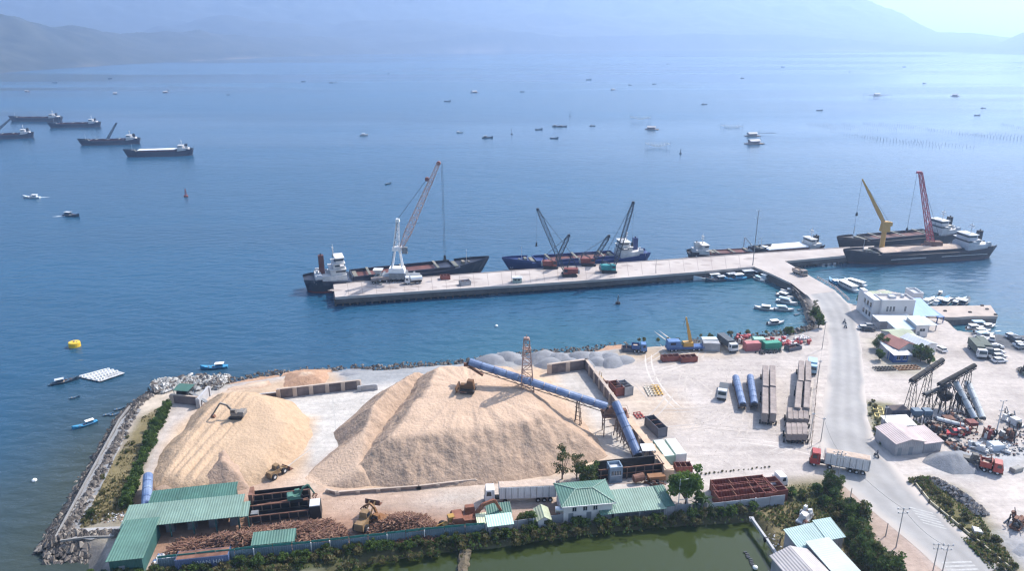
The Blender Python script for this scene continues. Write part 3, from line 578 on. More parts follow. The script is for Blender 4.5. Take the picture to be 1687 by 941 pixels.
# tyre tracks worn into the yard, and the slab joints of the bay floor
tk = [mat('tyre_track_dark', (.425, .375, .335), .95, .2, .6), mat('tyre_track_pale', (.52, .47, .425), .95, .15, .6)]
rn = random.Random(33); mb = MB()
for k in range(70):
    x, y = rn.uniform(1040, 1330), rn.uniform(600, 800); p = at(x, y); a = rn.choice((rn.gauss(.15, .25), rn.gauss(1.5, .4), rn.gauss(.2, .2))); cv = rn.gauss(0, .03); mb.use(tk[k % 9 == 0]); pts = []
    for j in range(rn.randint(10, 26)): pts.append(p.copy()); p = p+Vector((cos(a), sin(a), 0))*1.6; a += cv
    if any(q.x < 28+(q.y-150)*.06 or q.x > 82+(160-q.y)*.2 or q.y < 146 or q.y > 226 for q in pts): continue
    for s in (-.9, .9):
        rr = []
        for i, q in enumerate(pts):
            d = (pts[min(i+1, len(pts)-1)]-pts[max(i-1, 0)]).normalized(); n = Vector((-d.y, d.x, 0)); wv = .22*min(1, i/3, (len(pts)-1-i)/3)+.01
            rr.append([q+n*(s+wv)+Vector((0, 0, .012+.0004*k)), q+n*(s-wv)+Vector((0, 0, .012+.0004*k))])
        mb.loft(rr, closed=False, caps=False)
tag(mb.build('tyre_tracks'), kind='structure')
jm = mat('slab_joint', (.40, .385, .36), .95, .2, .6); mb = MB().use(jm)
for (x0, y0, x1, y1) in [(548, 655, 556, 735), (505, 668, 640, 655), (520, 690, 625, 678), (470, 772, 545, 715), (600, 648, 585, 690)]:
    a, b = at(x0, y0), at(x1, y1); d = (b-a).normalized(); n = Vector((-d.y, d.x, 0))*.12; z = Vector((0, 0, .015)); mb.sheet([a-n+z, b-n+z, b+n+z, a+n+z])
tag(mb.build('slab_joints'), kind='structure')

def on(o, px, py, z=LZ+6):
    """the point of a heap's surface that the photograph shows at (px, py)"""
    co = np.empty(len(o.data.vertices)*3); o.data.vertices.foreach_get('co', co); co = co.reshape(-1, 3)+np.array(o.location)
    for k in range(12):
        p = at(px, py, z); d = (co[:, 0]-p.x)**2+(co[:, 1]-p.y)**2; z = .5*z+.5*float(co[np.argsort(d)[:4], 2].mean())
    return at(px, py, z)
# ================================================================ SHIPS, BOATS, CRANES
def up(px, py, Y):
    """the point at ground distance Y that the photograph shows at (px, py)"""
    u, v = (px-CX)/FPX, (py-CY)/FPX; t = Y/(CP-v*SP); return Vector((u*t, Y, H-t*(SP+v*CP)))
navy = mat('hull_navy', (.014, .02, .045), .45, .35, .15, col2=(.03, .034, .05)); hblue = mat('hull_blue', (.012, .035, .15), .4, .25, .15, col2=(.025, .045, .16))
hblack = mat('hull_black', (.016, .014, .02), .5, .4, .12, col2=(.035, .028, .034)); boot = mat('hull_red_boot', (.14, .035, .03), .6, .4, .2); bootd = mat('hull_dull_boot', (.075, .04, .045), .6, .4, .2)
swhite = mat('ship_white', (.52, .51, .50), .5, .2, .5, col2=(.62, .60, .58)); sgrey = mat('ship_grey', (.45, .47, .50), .5, .2, .4); deckg = mat('ship_deck', (.13, .16, .14), .8, .35, .3, col2=(.23, .20, .16))
holdr = mat('hold_red', (.12, .045, .04), .8, .4, .3); glass = mat('dark_glass', (.02, .03, .04), .12, .3, .5, spec=.7); black = mat('black_paint', (.018, .018, .02), .6, .4, .8)
steel = mat('grey_steel', (.20, .21, .22), .55, .35, .5, metal=.3); rust = mat('rusty_steel', (.17, .075, .05), .85, .45, .5, col2=(.24, .12, .08)); white = mat('white_sheet', (.78, .77, .75), .6, .12, .3)
cargo = mat('bulk_cargo', (.46, .36, .29), .95, .25, .25, bump=.3, bsc=.8); rubber = mat('tyre_rubber', (.02, .02, .021), .9, .3, 2); cable_m = mat('steel_cable', (.05, .05, .055), .6, .2, 1)
lgrey = mat('light_grey_paint', (.55, .56, .57), .5, .15, .5)
yel = mat('crane_yellow', (.62, .34, .045), .5, .3, .5, col2=(.52, .30, .08)); redp = mat('machine_red', (.26, .035, .03), .6, .35, .6, col2=(.23, .08, .055)); teal = mat('machine_teal', (.015, .24, .25), .5, .25, .6)
orange = mat('machine_orange', (.30, .12, .035), .7, .4, .6, col2=(.25, .13, .06)); dboom = mat('boom_dark_blue', (.035, .045, .065), .6, .3, .5); skyb = mat('bright_blue', (.06, .16, .38), .5, .3, .4, col2=(.11, .21, .40))
green_r = mat('machine_green', (.03, .22, .13), .6, .3, .6)
def hull(r, L, B, fb, hm, bmat, sheer=1.8, fc=.13, poop=.2, wl=.9, part='hull'):
    st = [0, .03, .08, .2, .5, .72, .84, .92, .97, 1]; wd = [.55, .76, .90, 1, 1, .98, .82, .54, .26, .02]; wz = [.25, .62, .85, 1, 1, .90, .60, .30, .10, .01]
    def deckz(t): return fb+(sheer*max(0, (t-(1-fc*2))/(fc*2))**1.3 if t > 1-fc*2 else 0)+(sheer*.35 if t < poop else 0)
    X = lambda t, k: (t-.5)*L+(.06*L*k*max(0, (t-.75)/.25) if k > 0 else 0)-(.02*L*k*max(0, (.1-t)/.1))
    U = MB().use(hm); W = MB().use(bmat); ru, rw = [], []
    for t, a, b in zip(st, wd, wz):
        a, b = a*B/2, b*B/2; c = b+(a-b)*.35; z = deckz(t)
        ru.append([(X(t, 1), a, z), (X(t, .3), c, wl), (X(t, .3), -c, wl), (X(t, 1), -a, z)])
        rw.append([(X(t, .3), c-.005, wl), (X(t, 0), b, -.3), (X(t, 0)-(.03*L if t == 1 else 0), b*.8, -1.6), (X(t, 0)-(.03*L if t == 1 else 0), -b*.8, -1.6), (X(t, 0), -b, -.3), (X(t, .3), -c+.005, wl)])
    U.loft(ru); W.loft(rw)
    # bulwark at bow and stern
    for k in range(len(st)-1):
        if st[k] >= 1-fc*2 or st[k+1] <= poop*.5:
            for s in (1, -1): U.bar(Vector(ru[k][0 if s > 0 else 3])+Vector((0, 0, .45)), Vector(ru[k+1][0 if s > 0 else 3])+Vector((0, 0, .45)), .12, .95)
    h = U.build(part, r); W.build('lower_hull', h); return deckz
def ship(label, bow, stern, B, fb, hm, bmat, hold='open', sup=(.80, .12), tiers=3, funnel=holdr, small=False, sm=None, group=None, name='cargo_ship', cat='cargo ship', superbow=False, stripe=False):
    a, b = at(*bow, 0), at(*stern, 0); L = (a-b).length; c = (a+b)/2
    r = E(name, label, cat, (c.x, c.y, 0), ang(b, a), group); r['len'] = L; dz = hull(r, L, B, fb, hm, bmat); sm = sm or swhite
    s = -1 if superbow else 1; hx0, hx1 = (-.5+.24)*L, (.5-.17)*L
    if hold:
        mb = MB().use(hm if not small else holdr); ch = 1.3 if hold != 'low' else .5
        for x0, x1, y0, y1 in ((hx0, hx1, -B*.40, -B*.40+.3), (hx0, hx1, B*.40-.3, B*.40), (hx0, hx0+.3, -B*.40, B*.40), (hx1-.3, hx1, -B*.40, B*.40)): mb.box(x0, x1, y0, y1, fb-.05, fb+ch)
        co = mb.build('hatch_coaming', r); mb = MB()
        if hold == 'cargo':
            mb.use(cargo); n = 14
            mb.loft([[(hx0+.4+(hx1-hx0-.8)*k/n, y*B*.39, fb+.6+(1-abs(y)**2)*(1.0+.5*random.random())) for y in (-1, -.5, 0, .5, 1)] for k in range(n+1)], closed=False, caps=False); mb.build('bulk_cargo', r)
        elif hold == 'white':
            mb.use(white).box(hx0+.05, hx1-.05, -B*.42, B*.42, fb+ch+.01, fb+ch+.5, .3, .3); mb.build('hatch_cover', r)
        else:
            mb.use(holdr).box(hx0+.3, hx1-.3, -B*.40+.3, B*.40-.3, fb-.04, fb+.02); k = 3
            for i in range(k): x = hx0+(hx1-hx0)*(i+.5)/k; mb.use(deckg).bar((x, -B*.41, fb+ch+.1), (x, B*.41, fb+ch+.1), 1.0, .25)
            mb.build('hold_floor', r)
        mb = MB().use(deckg)
        for x in (hx0+1.5, hx1+1.2): mb.box(x-1, x+1, -B*.3, B*.3, fb-.02, fb+.9, .2, .2)
        mb.each('deck_house', r)
    x1 = (-.5+.21)*L; w0 = sup[1]*L; mb = MB().use(sm); bands = []; z = fb+.4
    if superbow: x1 = .30*L+w0
    x0 = x1-w0
    mb.box(x0-.05*L, x1+.2, -B*.40, B*.40, fb-.3, z+2.0, .2, .1); z += 2.0; hh = 2.2
    for i in range(tiers-1 if tiers > 1 else 1):
        q = w0*(.28+.14*i); bw = B*(.34-.04*i); xa, xb = x0+q, x1-.25-.2*i; mb.box(xa, xb, -bw, bw, z-.02, z+hh-.1, .08, .08); mb.box(xa-.3, xb+.3, -bw-.45, bw+.45, z+hh-.1, z+hh+.02); wb = MB().use(glass)
        wb.loft([[(px_, py_, zz) for px_, py_ in ((xb-w0*.45, -bw+.02), (xb+.0, -bw+.02), (xb+.0, bw-.02), (xb-w0*.45, bw-.02))] for zz in (z+.95, z+1.62)], caps=False); bands.append(wb); z += hh
    su = mb.build('superstructure', r)
    for wb in bands: wb.build('window_band', su)
    cl = MB().use(sgrey); rr_ = random.Random(int(L*10))
    for k in range(5): xx, yy = x0-.05*L+rr_.uniform(.2, w0*.9), rr_.uniform(-.3, .3)*B; cl.box(xx-.5, xx+.4, yy-.35, yy+.4, fb+2.3, fb+2.4+rr_.uniform(.5, 1.4), .08, .05)
    cl.each('deck_vent', su)
    mb = MB().use(sm); yy = B*.5; mb.box(x1-.1*w0-1.6, x1-.1*w0, -yy, yy, z-2.62, z-2.45); mb.build('bridge_wing', r)
    mb = MB().use(funnel); mb.loft([[(x0-.3+xx, y, zz) for xx, y in ((-1.2, -.9), (.8, -.9), (.8, .9), (-1.2, .9))] for xx0, zz in ((0, fb+.5), (.2, z+.9))]); f = mb.build('funnel', r)
    mb = MB().use(black); mb.tube((x0-.5, 0, z+.9), (x0-.6, 0, z+1.5), .3); mb.build('exhaust', f)
    mb = MB().use(sm); mx_ = (x0+x1)/2; mb.tube((mx_, 0, z), (mx_, 0, z+4.8), .2, .1, 6); mb.bar((mx_, -1.6, z+2.4), (mx_, 1.6, z+2.4), .16); mb.box(mx_-.25, mx_+.25, -1.0, 1.0, z+3.2, z+3.6); mb.build('radar_mast', r)
    mb = MB().use(sm); fxx = .42*L; zf = dz(.92); mb.tube((fxx, 0, zf-.3), (fxx, 0, zf+5.5), .12, .07, 6); mb.build('fore_mast', r)
    mb = MB().use(deckg); mb.box(fxx-2.2, fxx-.8, -1.5, 1.5, zf-.7, zf+.6, .1, .1); mb.tube((fxx+1, -1.2, zf-.1), (fxx+1, 1.2, zf-.1), .45); mb.build('windlass', r)
    if not small:
        mb = MB().use(lgrey)
        for k in range(14):
            x = -.47*L+k*L*.07*1.0
            for sy in (-1, 1):
                if -.48*L < x < -.26*L: mb.tube((x, sy*B*.44, fb+.4), (x, sy*B*.44, fb+1.4), .05, n=4)
        ra = mb
        for sy in (-1, 1): ra.bar((-.46*L, sy*B*.42, fb+1.4), (-.28*L, sy*B*.45, fb+1.4), .07)
        tag(ra.build('railing', r), kind='stuff'); mb = MB().use(sgrey)
        for sy in (-1, 1): mb.box(x0-3.2, x0-.8, sy*B*.36-.6, sy*B*.36+.6, fb+2.4, fb+3.3, .4, .2)
        mb.each('lifeboat', r)
    if stripe:
        mb = MB().use(swhite)
        for f0, f1 in ((.02, .20), (-.30, -.06)):
            for sy in (-1, 1): mb.bar((f0*L*1.4, sy*(B*.5+.012), fb*.62), (f1*L*1.4, sy*(B*.5+.012), fb*.62), .05, .28)
        mb.each('side_marking', r)
    return r
s1 = ship('dark blue cargo ship with red hold behind the white harbour crane', (790, 449), (508, 479), 13, 4.2, navy, boot, tiers=4, funnel=holdr)
s2 = ship('bright blue cargo ship with white bridge moored behind the crawler cranes', (841, 445), (1062, 430), 11, 3.4, hblue, bootd, tiers=3, funnel=hblue)
s4 = ship('black cargo ship lying farther out behind the loaded ship at right', (1387, 414), (1572, 397), 12, 4.9, hblack, boot, tiers=3, sm=swhite, funnel=black)
s5 = ship('long black loaded cargo ship with tan bulk cargo and yellow deck crane', (1400, 434), (1624, 420), 12.5, 4.2, hblack, bootd, hold='cargo', tiers=3, sm=sgrey, funnel=black, stripe=True)
s3 = ship('low grey barge with flat white hatch cover along the far pier edge', (1238, 421), (1350, 412), 9, 1.8, hblack, bootd, hold='white', tiers=1, name='barge', cat='barge', funnel=black, small=True)
s6 = ship('weathered work boat with white deck house at far pier edge', (1262, 418), (1136, 425), 8, 1.8, hblack, bootd, hold='low', tiers=2, name='work_boat', cat='work boat', funnel=swhite, small=True)
SH = [((20, 199), (101, 199), 'farthest left dark cargo ship at anchor, no crane, lying above the others', 2), ((84, 210), (165, 208), 'dark anchored cargo ship, second from back, tight against the one behind', 2),
      ((-38, 230), (55, 226), 'dark anchored cargo ship cut off by the left edge of the photo', 2), ((135, 239), (230, 236), 'dark anchored cargo ship with a single derrick raised amidships', 2), ((211, 258), (317, 255), 'nearest anchored dark cargo ship with pale grey hatch line', 2)]
for i, (b, s, l, t) in enumerate(SH):
    r = ship(l, b, s, 9.5, 3.6 if i != 4 else 3.9, navy, bootd, hold='open' if i in (0, 3) else ('white' if i == 4 else 'open'), tiers=t, small=True, funnel=black, group='cargo ships at anchor')
    if i in (2, 3):
        mb = MB().use(dboom)
        if i == 3: p, q = up(177, 229, r.location.y), up(192, 202, r.location.y)
        else: p, q = up(-6, 216, r.location.y), up(18, 195, r.location.y)
        lattice(mb, p-r.location, q-r.location, 1.6, .9, 8, .28); mb.box(p.x-r.location.x-1.6, p.x-r.location.x+1.6, p.y-r.location.y-1.5, p.y-r.location.y+1.5, 3, p.z+.6)
        o = mb.build('derrick', r); o.parent = None; o.location = r.location
        tag(o, 'lattice derrick crane standing on the anchored ship %s' % ('cut off at the left edge' if i == 2 else 'second from front'), 'crane')
# ---- cranes
def cable(mb, p, q, w=.10): return mb.bar(p, q, w)
# tall harbour crane on the pier
b0 = at(655, 461, PZ); Y0 = b0.y; r = E('harbour_crane', 'tall white mobile harbour crane with pink lattice boom on the pier', 'crane', b0)
Lc = lambda px, py, dy=0: up(px, py, Y0+dy)-b0
mb = MB().use(steel); mb.box(-9, 9, -2.6, 2.6, 1.0, 2.2, .3, .2); mb.box(-3, 4, -3, 3, 2.2, 3.4, .3, .3); mb.build('chassis', r)
wm = MB().use(rubber)
for i in range(9):
    for s in (-1, 1): wm.tube((-8+2*i, s*2.3-.3, .6), (-8+2*i, s*2.3+.3, .6), .62, n=10)
wm.each('wheel', r)
mb = MB().use(steel)
for x in (-6, 6):
    for s in (-1, 1): mb.box(x-.35, x+.35, min(s*2.5, s*6), max(s*2.5, s*6), 1.2, 1.7); mb.box(x-.8, x+.8, s*5.8-.8, s*5.8+.8, 0, .3)
mb.build('outrigger', r)
mb = MB().use(white)
for x in (-2.2, 2.6):
    for y in (-1.8, 1.8): mb.bar((x, y, 3.2), (x*.35+.4, y*.6, 12.4), .4)
mb.box(-3.2, 3.2, -2.2, 2.2, 3.4, 5.2, .3, .3); mb.box(-1.4, 2.4, -1.5, 1.5, 12.2, 13.6, .2, .2); mb.build('tower_legs', r)
mt = Lc(655, 364); mb = MB().use(white); lattice(mb, (.2, 0, 13.4), mt, 2.2, .9, 7, .17); mb.box(mt.x-.8, mt.x+.8, -.9, .9, mt.z-.3, mt.z+.9, .2, .2); mb.build('mast', r)
mb = MB().use(steel); c = Lc(667, 412, -2); mb.box(c.x-1, c.x+1, c.y-1, c.y+1, c.z-1.3, c.z+1.2, .1, .1); cb = mb.build('operator_cab', r)
wb = MB().use(glass); wb.box(c.x+.93, c.x+1.04, c.y-.8, c.y+.8, c.z-.6, c.z+.9); wb.each('window', cb)
tip = Lc(722.5, 269, 2); pink = mat('boom_faded_red', (.50, .28, .24), .6, .25, .6, col2=(.62, .52, .48)); f = Vector((1.6, 0, 12.2)); mb = MB().use(pink); lattice(mb, f, f.lerp(tip, .22), 1.0, 2.6, 4, .24); lattice(mb, f.lerp(tip, .22), tip, 2.6, 1.1, 19, .24); bo = mb.build('boom', r)
mb = MB().use(mat('sheave_rust', (.25, .10, .08), .7, .3, 1)); mb.tube(tip+Vector((0, -.6, 0)), tip+Vector((0, .6, 0)), .85, n=12); k = f.lerp(tip, .80)+Vector((-1.4, 0, .8)); mb.tube(k+Vector((0, -.5, 0)), k+Vector((0, .5, 0)), .8, n=12); mb.each('sheave', bo)
mb = MB().use(cable_m)
for s in (-.5, .5): cable(mb, mt+Vector((0, s, .6)), k+Vector((0, s, 0)), .14); cable(mb, mt+Vector((0, s, .6)), (-2.4, s*3, 3.5), .14)
h0 = tip+Vector((1.0, 0, 0)); hk = Vector((h0.x, h0.y, 9.5)); cable(mb, h0, hk, .09); cable(mb, h0+Vector((.5, 0, 0)), hk+Vector((.5, 0, 0)), .09); mb.build('cable', r)
mb = MB().use(black); mb.box(hk.x-.4, hk.x+.9, hk.y-.4, hk.y+.4, hk.z-2.2, hk.z, .3, .2); mb.build('hook_block', r)
def crawler_crane(label, px, py, tip_px, gantry_px, m, face=0, boom_m=None, short=False, hook_px=None, fz=PZ, foot_dx=None):
    b = at(px, py, fz); r = E('crawler_crane', label, 'crane', b); Y = b.y; up_ = lambda p: up(p[0], p[1], Y)-b; s = 1 if tip_px[0] > px else -1
    for sy in (-1, 1):
        mb = MB().use(black); mb.loft([[(x, sy*1.9+dy, z) for x, z in ((-3.2, .5), (-2.8, 0), (2.8, 0), (3.2, .5), (2.8, 1.0), (-2.8, 1.0))] for dy in (-.4, .4)]); mb.build('track', r)
    mb = MB().use(m); mb.box(-3.6*s if s > 0 else -2.2, 2.2 if s > 0 else 3.6, -1.5, 1.5, 1.25, 3.1, .15, .1); mb.box(-.9, .9, -.9, .9, .8, 1.3); bd = mb.build('machine_house', r)
    mb = MB().use(m); x = 1.6*s; mb.box(x-.9, x+.9, -1.5-1.0, -.9, 1.3, 3.5, .15, .1); cb = mb.build('operator_cab', r); wb = MB().use(glass); wb.box(x-.7, x+.7, -2.53, -2.4, 2.2, 3.2, .1); wb.box(min(x+.82*s, x+.93*s), max(x+.82*s, x+.93*s), -2.3, -1.1, 2.1, 3.2); wb.each('window', cb)
    mb = MB().use(steel); x = -3.3*s; mb.box(min(x, x-.7*s), max(x, x-.7*s), -1.6, 1.6, 1.2, 2.6, .05, .1); mb.build('counterweight', r)
    t = up_(tip_px); f = Vector((2.0*s if foot_dx is None else foot_dx, 0, 1.6)); bm = boom_m or dboom; mb = MB().use(bm); n = int((t-f).length/1.9)
    lattice(mb, f, f.lerp(t, .18), .5, 1.5, 3, .17); lattice(mb, f.lerp(t, .18), f.lerp(t, .86), 1.5, 1.4, n, .17); lattice(mb, f.lerp(t, .86), t, 1.4, .7, 3, .2); mb.box(t.x-.6, t.x+.6, -.5, .5, t.z-.5, t.z+.6, .1, .1); mb.build('boom', r)
    g = up_(gantry_px) if gantry_px else Vector((-2.5*s, 0, 5)); mb = MB().use(bm)
    for sy in (-.9, .9): mb.bar((-3*s, sy, 3), g+Vector((0, sy*.6, 0)), .2); mb.bar((1.0*s, sy, 3), g+Vector((0, sy*.6, 0)), .2)
    mb.build('gantry', r); mb = MB().use(cable_m)
    for sy in (-.35, .35): cable(mb, g+Vector((0, sy, 0)), t+Vector((0, sy, 0)), .08)
    if hook_px:
        hk = up_(hook_px); hk.x = t.x+.4*s; cable(mb, t+Vector((.4*s, 0, 0)), hk, .07); mb.build('cable', r); mb = MB().use(black); mb.box(hk.x-.45, hk.x+.45, -.4, .4, hk.z-1.4, hk.z+.2, .25, .2); mb.build('hook_block', r)
    else: mb.build('cable', r)
    return r
crawler_crane('red crawler crane with long dark boom leaning left on the pier', 938, 454, (886, 345), (942, 419), redp, hook_px=(886, 400))
crawler_crane('teal crawler crane with tall dark boom leaning right', 1003, 448, (1043, 334), (992, 429), teal, hook_px=(1045, 400))
crawler_crane('small red crawler crane with short boom at the pier edge, left of the others', 907, 441, (937, 388), None, redp)
crawler_crane('small red crawler crane with short boom beside the blue ship, middle of pier', 969, 436.5, (1003, 389), None, redp)
# ship cranes
b = up(1453, 404, s5.location.y); b.z = 4.2; r = E('deck_crane', 'yellow deck crane with solid tapering jib on the loaded ship', 'crane', b); U = lambda px, py: up(px, py, b.y)-b
mb = MB().use(yel); c = U(1455, 369); mb.tube((0, 0, 0), (0, 0, c.z*.72), 1.1, 1.0, 12); mb.build('pedestal', r)
mb = MB().use(yel); mb.box(-1.7, 1.9, -1.5, 1.5, c.z*.72, c.z+1.2, .3, .3); mb.box(1.5, 2.8, -.9, .9, c.z-.8, c.z+.9, .1, .1); mb.build('slewing_house', r)
t = U(1420.5, 295); mb = MB().use(yel); f = Vector((-.6, 0, c.z+.2)); d = (t-f).normalized(); nrm = Vector((0, 1, 0)).cross(d)
mb.loft([[p+Vector((0, 1, 0))*i*wy+nrm*j*wz for i, j in ((-1, -1), (1, -1), (1, 1), (-1, 1))] for p, wy, wz in ((f, .6, .6), (f.lerp(t, .25), .6, .75), (f.lerp(t, .6), .45, .52), (t, .25, .25))]); mb.build('jib', r)
mb = MB().use(cable_m); cable(mb, t, Vector((t.x-.2, 0, U(1418, 385).z)), .09); cable(mb, t, (1.2, 0, c.z+1.2), .09); mb.build('cable', r)
mb = MB().use(black); z = U(1418, 352).z; mb.box(t.x-.5, t.x+.4, -.4, .4, z-.9, z+.6, .2, .2); mb.build('hook_block', r)
b = up(1536, 398, s5.location.y+2); b.z = 5.5; r = E('deck_crane', 'red lattice boom crane standing on the cargo of the loaded ship', 'crane', b); U = lambda px, py: up(px, py, b.y)-b
mb = MB().use(rust); mb.box(-3.0, 4.2, -1.6, 1.6, .3, 2.3, .2, .2); mb.box(-3.6, 2.6, -2.2, -1.6, -.6, .5); mb.box(-3.6, 2.6, 1.6, 2.2, -.6, .5); mb.build('machine_house', r)
t = U(1516.5, 284); lr = mat('boom_red', (.42, .09, .11), .6, .3, .6); mb = MB().use(lr); f = Vector((-.5, 0, 1.4)); lattice(mb, f, t, 2.2, 1.2, 16, .26); mb.box(t.x-1.8, t.x+.5, -.6, .6, t.z-.4, t.z+.5, .2, .2); mb.build('boom', r)
mb = MB().use(cable_m); hz_ = U(1510, 378).z; cable(mb, (t.x-1.4, 0, t.z), (t.x-1.4, 0, hz_), .09); cable(mb, t, (3.6, 0, 2.4), .1); mb.build('cable', r)
mb = MB().use(black); mb.box(t.x-1.9, t.x-.9, -.5, .5, hz_-1.4, hz_+.8, .3, .2); mb.build('hook_block', r)
b = up(1236, 417, s6.location.y); b.z = 1.9; r = E('deck_crane', 'slim grey knuckle crane folded over the work boat by the mast', 'crane', b); U = lambda px, py: up(px, py, b.y)-b
mb = MB().use(sgrey); k = U(1227, 391); mb.tube((0, 0, 0), (0, 0, 3.6), .5, .4, 8); mb.bar((0, 0, 3.4), k, .45); mb.bar(k, U(1225, 407), .4); mb.box(-1, 1, -.8, .8, 0, 1.5, .1, .1); mb.build('crane_arm', r)
# ---- boats
def hull_small(mb, L, B, fb, sheer=.5, fine=.5):
    rings = []
    for t, w in ((0, .72), (.1, .86), (.35, 1), (.6, .95), (.8, .66), (.93, .3), (1, .03)):
        z = fb+sheer*max(0, (t-.45)/.55)**1.6*2+sheer*.3*max(0, (.25-t)/.25); a = w*B/2; b = a*(.72 if t < .8 else fine); x = (t-.5)*L
        rings.append([(x, a, z), (x, b, .1), (x-.04*L*(t > .9), b*.5, -.5), (x-.04*L*(t > .9), -b*.5, -.5), (x, -b, .1), (x, -a, z)])
    mb.loft(rings); return rings
def boat(kind, name='boat', cat='boat'):
    """one template of each kind, local x forward, z=0 at the water"""
    r = E(name, '', cat)
    def H_(m, L, B, fb, sh): mb = MB().use(m); ri = hull_small(mb, L, B, fb, sh); mb.build('hull', r); return ri
    if kind.startswith('fishing'):
        m = {'fishing_blue': mat('boat_blue', (.04, .24, .42), .5, .25, .8), 'fishing_dark': mat('boat_dark', (.04, .07, .10), .6, .3, .8), 'fishing_white': mat('boat_white', (.55, .60, .63), .5, .2, .8)}[kind]
        H_(m, 14, 3.8, .9, .8); mb = MB().use(mat('boat_deck', (.30, .22, .16), .8, .3, .8)); mb.box(-5.5, 3.5, -1.45, 1.45, .85, 1.0); mb.build('deck', r)
        mb = MB().use(m); mb.box(-4.8, -.9, -1.25, 1.25, .95, 2.7, .1, .1); ca = mb.build('cabin', r); mb = MB().use(white if kind != 'fishing_dark' else sgrey); mb.box(-5.2, -.5, -1.5, 1.5, 2.7, 2.85); mb.build('cabin_roof', ca)
        mb = MB().use(glass); mb.box(-.92, -.86, -1.0, 1.0, 1.8, 2.4)
        for sy in (-1, 1): mb.box(-4.2, -1.4, sy*1.22-.03, sy*1.22+.03, 1.85, 2.4)
        mb.each('window', ca); mb = MB().use(steel); mb.tube((1.5, 0, 1), (1.5, 0, 4.6), .08, .05, 5); mb.bar((1.5, 0, 4.2), (-.7, 0, 2.9), .05); mb.build('mast', r)
        mb = MB().use(rust)
        for x, y in ((2.6, .5), (3.4, -.4), (.4, .6)): mb.box(x-.5, x+.5, y-.4, y+.4, .95, 1.5, .1, .1)
        mb.each('deck_crate', r)
    elif kind == 'speed':
        H_(swhite, 8.5, 2.7, .8, .35); mb = MB().use(white); mb.box(-2.8, 1.0, -1.15, 1.15, 1.95, 2.08); mb.build('canopy', r); mb = MB().use(glass); mb.box(-2.6, 1.1, -1.05, 1.05, 1.15, 1.75, .3, .15); mb.build('window', r)
        mb = MB().use(sgrey)
        for x in (-2.6, .8):
            for y in (-1, 1): mb.tube((x, y, .8), (x, y, 1.95), .05, n=4)
        mb.each('canopy_post', r); mb = MB().use(black); mb.box(-4.6, -4.1, -.4, .4, .3, 1.4, .1, .1); mb.build('outboard_motor', r)
    elif kind == 'cruiser':
        H_(swhite, 11, 3.3, 1.0, .4); mb = MB().use(swhite); mb.box(-3.4, 2.2, -1.35, 1.35, .95, 2.2, .5, .15); ca = mb.build('cabin', r); mb = MB().use(glass); mb.box(-3.05, 1.85, -1.3, 1.3, 1.45, 1.95, .2, .03); mb.each('window', ca)
        mb = MB().use(mat('canopy_pale_blue', (.42, .58, .68), .6, .2, .6)); mb.box(-4.2, 1.2, -1.4, 1.4, 2.75, 2.9, .1, .1)
        mb.build('canopy', r); mb = MB().use(sgrey)
        for x in (-4, .9):
            for y in (-1.2, 1.2): mb.tube((x, y, 1), (x, y, 2.8), .05, n=4)
        mb.each('canopy_post', r)
    elif kind == 'ferry':
        H_(mat('boat_white', (.55, .60, .63), .5, .2, .8), 17, 4.2, 1.1, .6); mb = MB().use(swhite); mb.box(-6.5, 4.5, -1.7, 1.7, 1.0, 2.9, .2, .1); ca = mb.build('cabin', r); mb = MB().use(white); mb.box(-7, 5, -1.95, 1.95, 2.9, 3.05); mb.build('cabin_roof', ca)
        mb = MB().use(glass)
        for i in range(8):
            for sy in (-1, 1): mb.box(-6+1.3*i, -5.1+1.3*i, sy*1.68-.03, sy*1.68+.03, 1.8, 2.5)
        mb.each('window', ca)
    elif kind == 'dinghy':
        H_(mat('dinghy_dark', (.05, .10, .15), .6, .3, 1), 4.2, 1.6, .45, .25); mb = MB().use(mat('boat_deck', (.30, .22, .16), .8, .3, .8))
        for x in (-1, .3): mb.box(x-.15, x+.15, -.6, .6, .4, .5)
        mb.each('thwart', r)
    elif kind == 'house':       # floating fishing house on a raft
        mb = MB().use(mat('raft_timber', (.20, .15, .12), .9, .3, .8)); mb.box(-7.5, 7.5, -3.4, 3.4, .1, .6)
        for x in np.arange(-6.5, 7, 2): mb.tube((x, -3.6, 0), (x, 3.6, 0), .4, n=7)
        mb.build('raft', r); mb = MB().use(mat('raft_cabin', (.24, .20, .20), .8, .3, .8)); mb.box(-5, 3.5, -2.2, 2.2, .6, 2.7); ca = mb.build('cabin', r)
        mb = MB().use(mat('raft_roof', (.40, .39, .40), .7, .25, .6)); mb.loft([[(x, y, z) for y, z in ((-2.9, 2.6), (0, 3.9), (2.9, 2.6), (2.9, 2.45), (0, 3.7), (-2.9, 2.45))] for x in (-5.6, 4.2)]); mb.build('roof', ca)
        mb = MB().use(glass); mb.box(-2, -1, -2.23, -2.17, 1.2, 2); mb.box(1, 2, -2.23, -2.17, 1.2, 2); mb.each('window', ca)
    return r
PROTO = {}
def put(kind, px, py, px2=None, py2=None, label='', group=None, name='boat', cat='boat', sc=1, z=0, rz=None, ref=14):
    """place a boat of a kind with its middle at (px, py), bow towards (px2, py2)"""
    p = at(px, py, z)
    if rz is None: rz = ang(p, at(px2, py2, z))
    if kind not in PROTO: r = PROTO[kind] = boat(kind, name, cat); r.location = p; r.rotation_euler = (0, 0, rz); r.scale = (sc, sc, sc); tag(r, label, cat, group); r['proto'] = 1; return r
    return dup(PROTO[kind], p, rz, label, group, sc)
FB = 'fishing_boat', 'fishing boat'
put('fishing_blue', 353, 607, 340, 608, 'blue fishing boat with open deck off the rock shore', None, *FB, sc=.56)
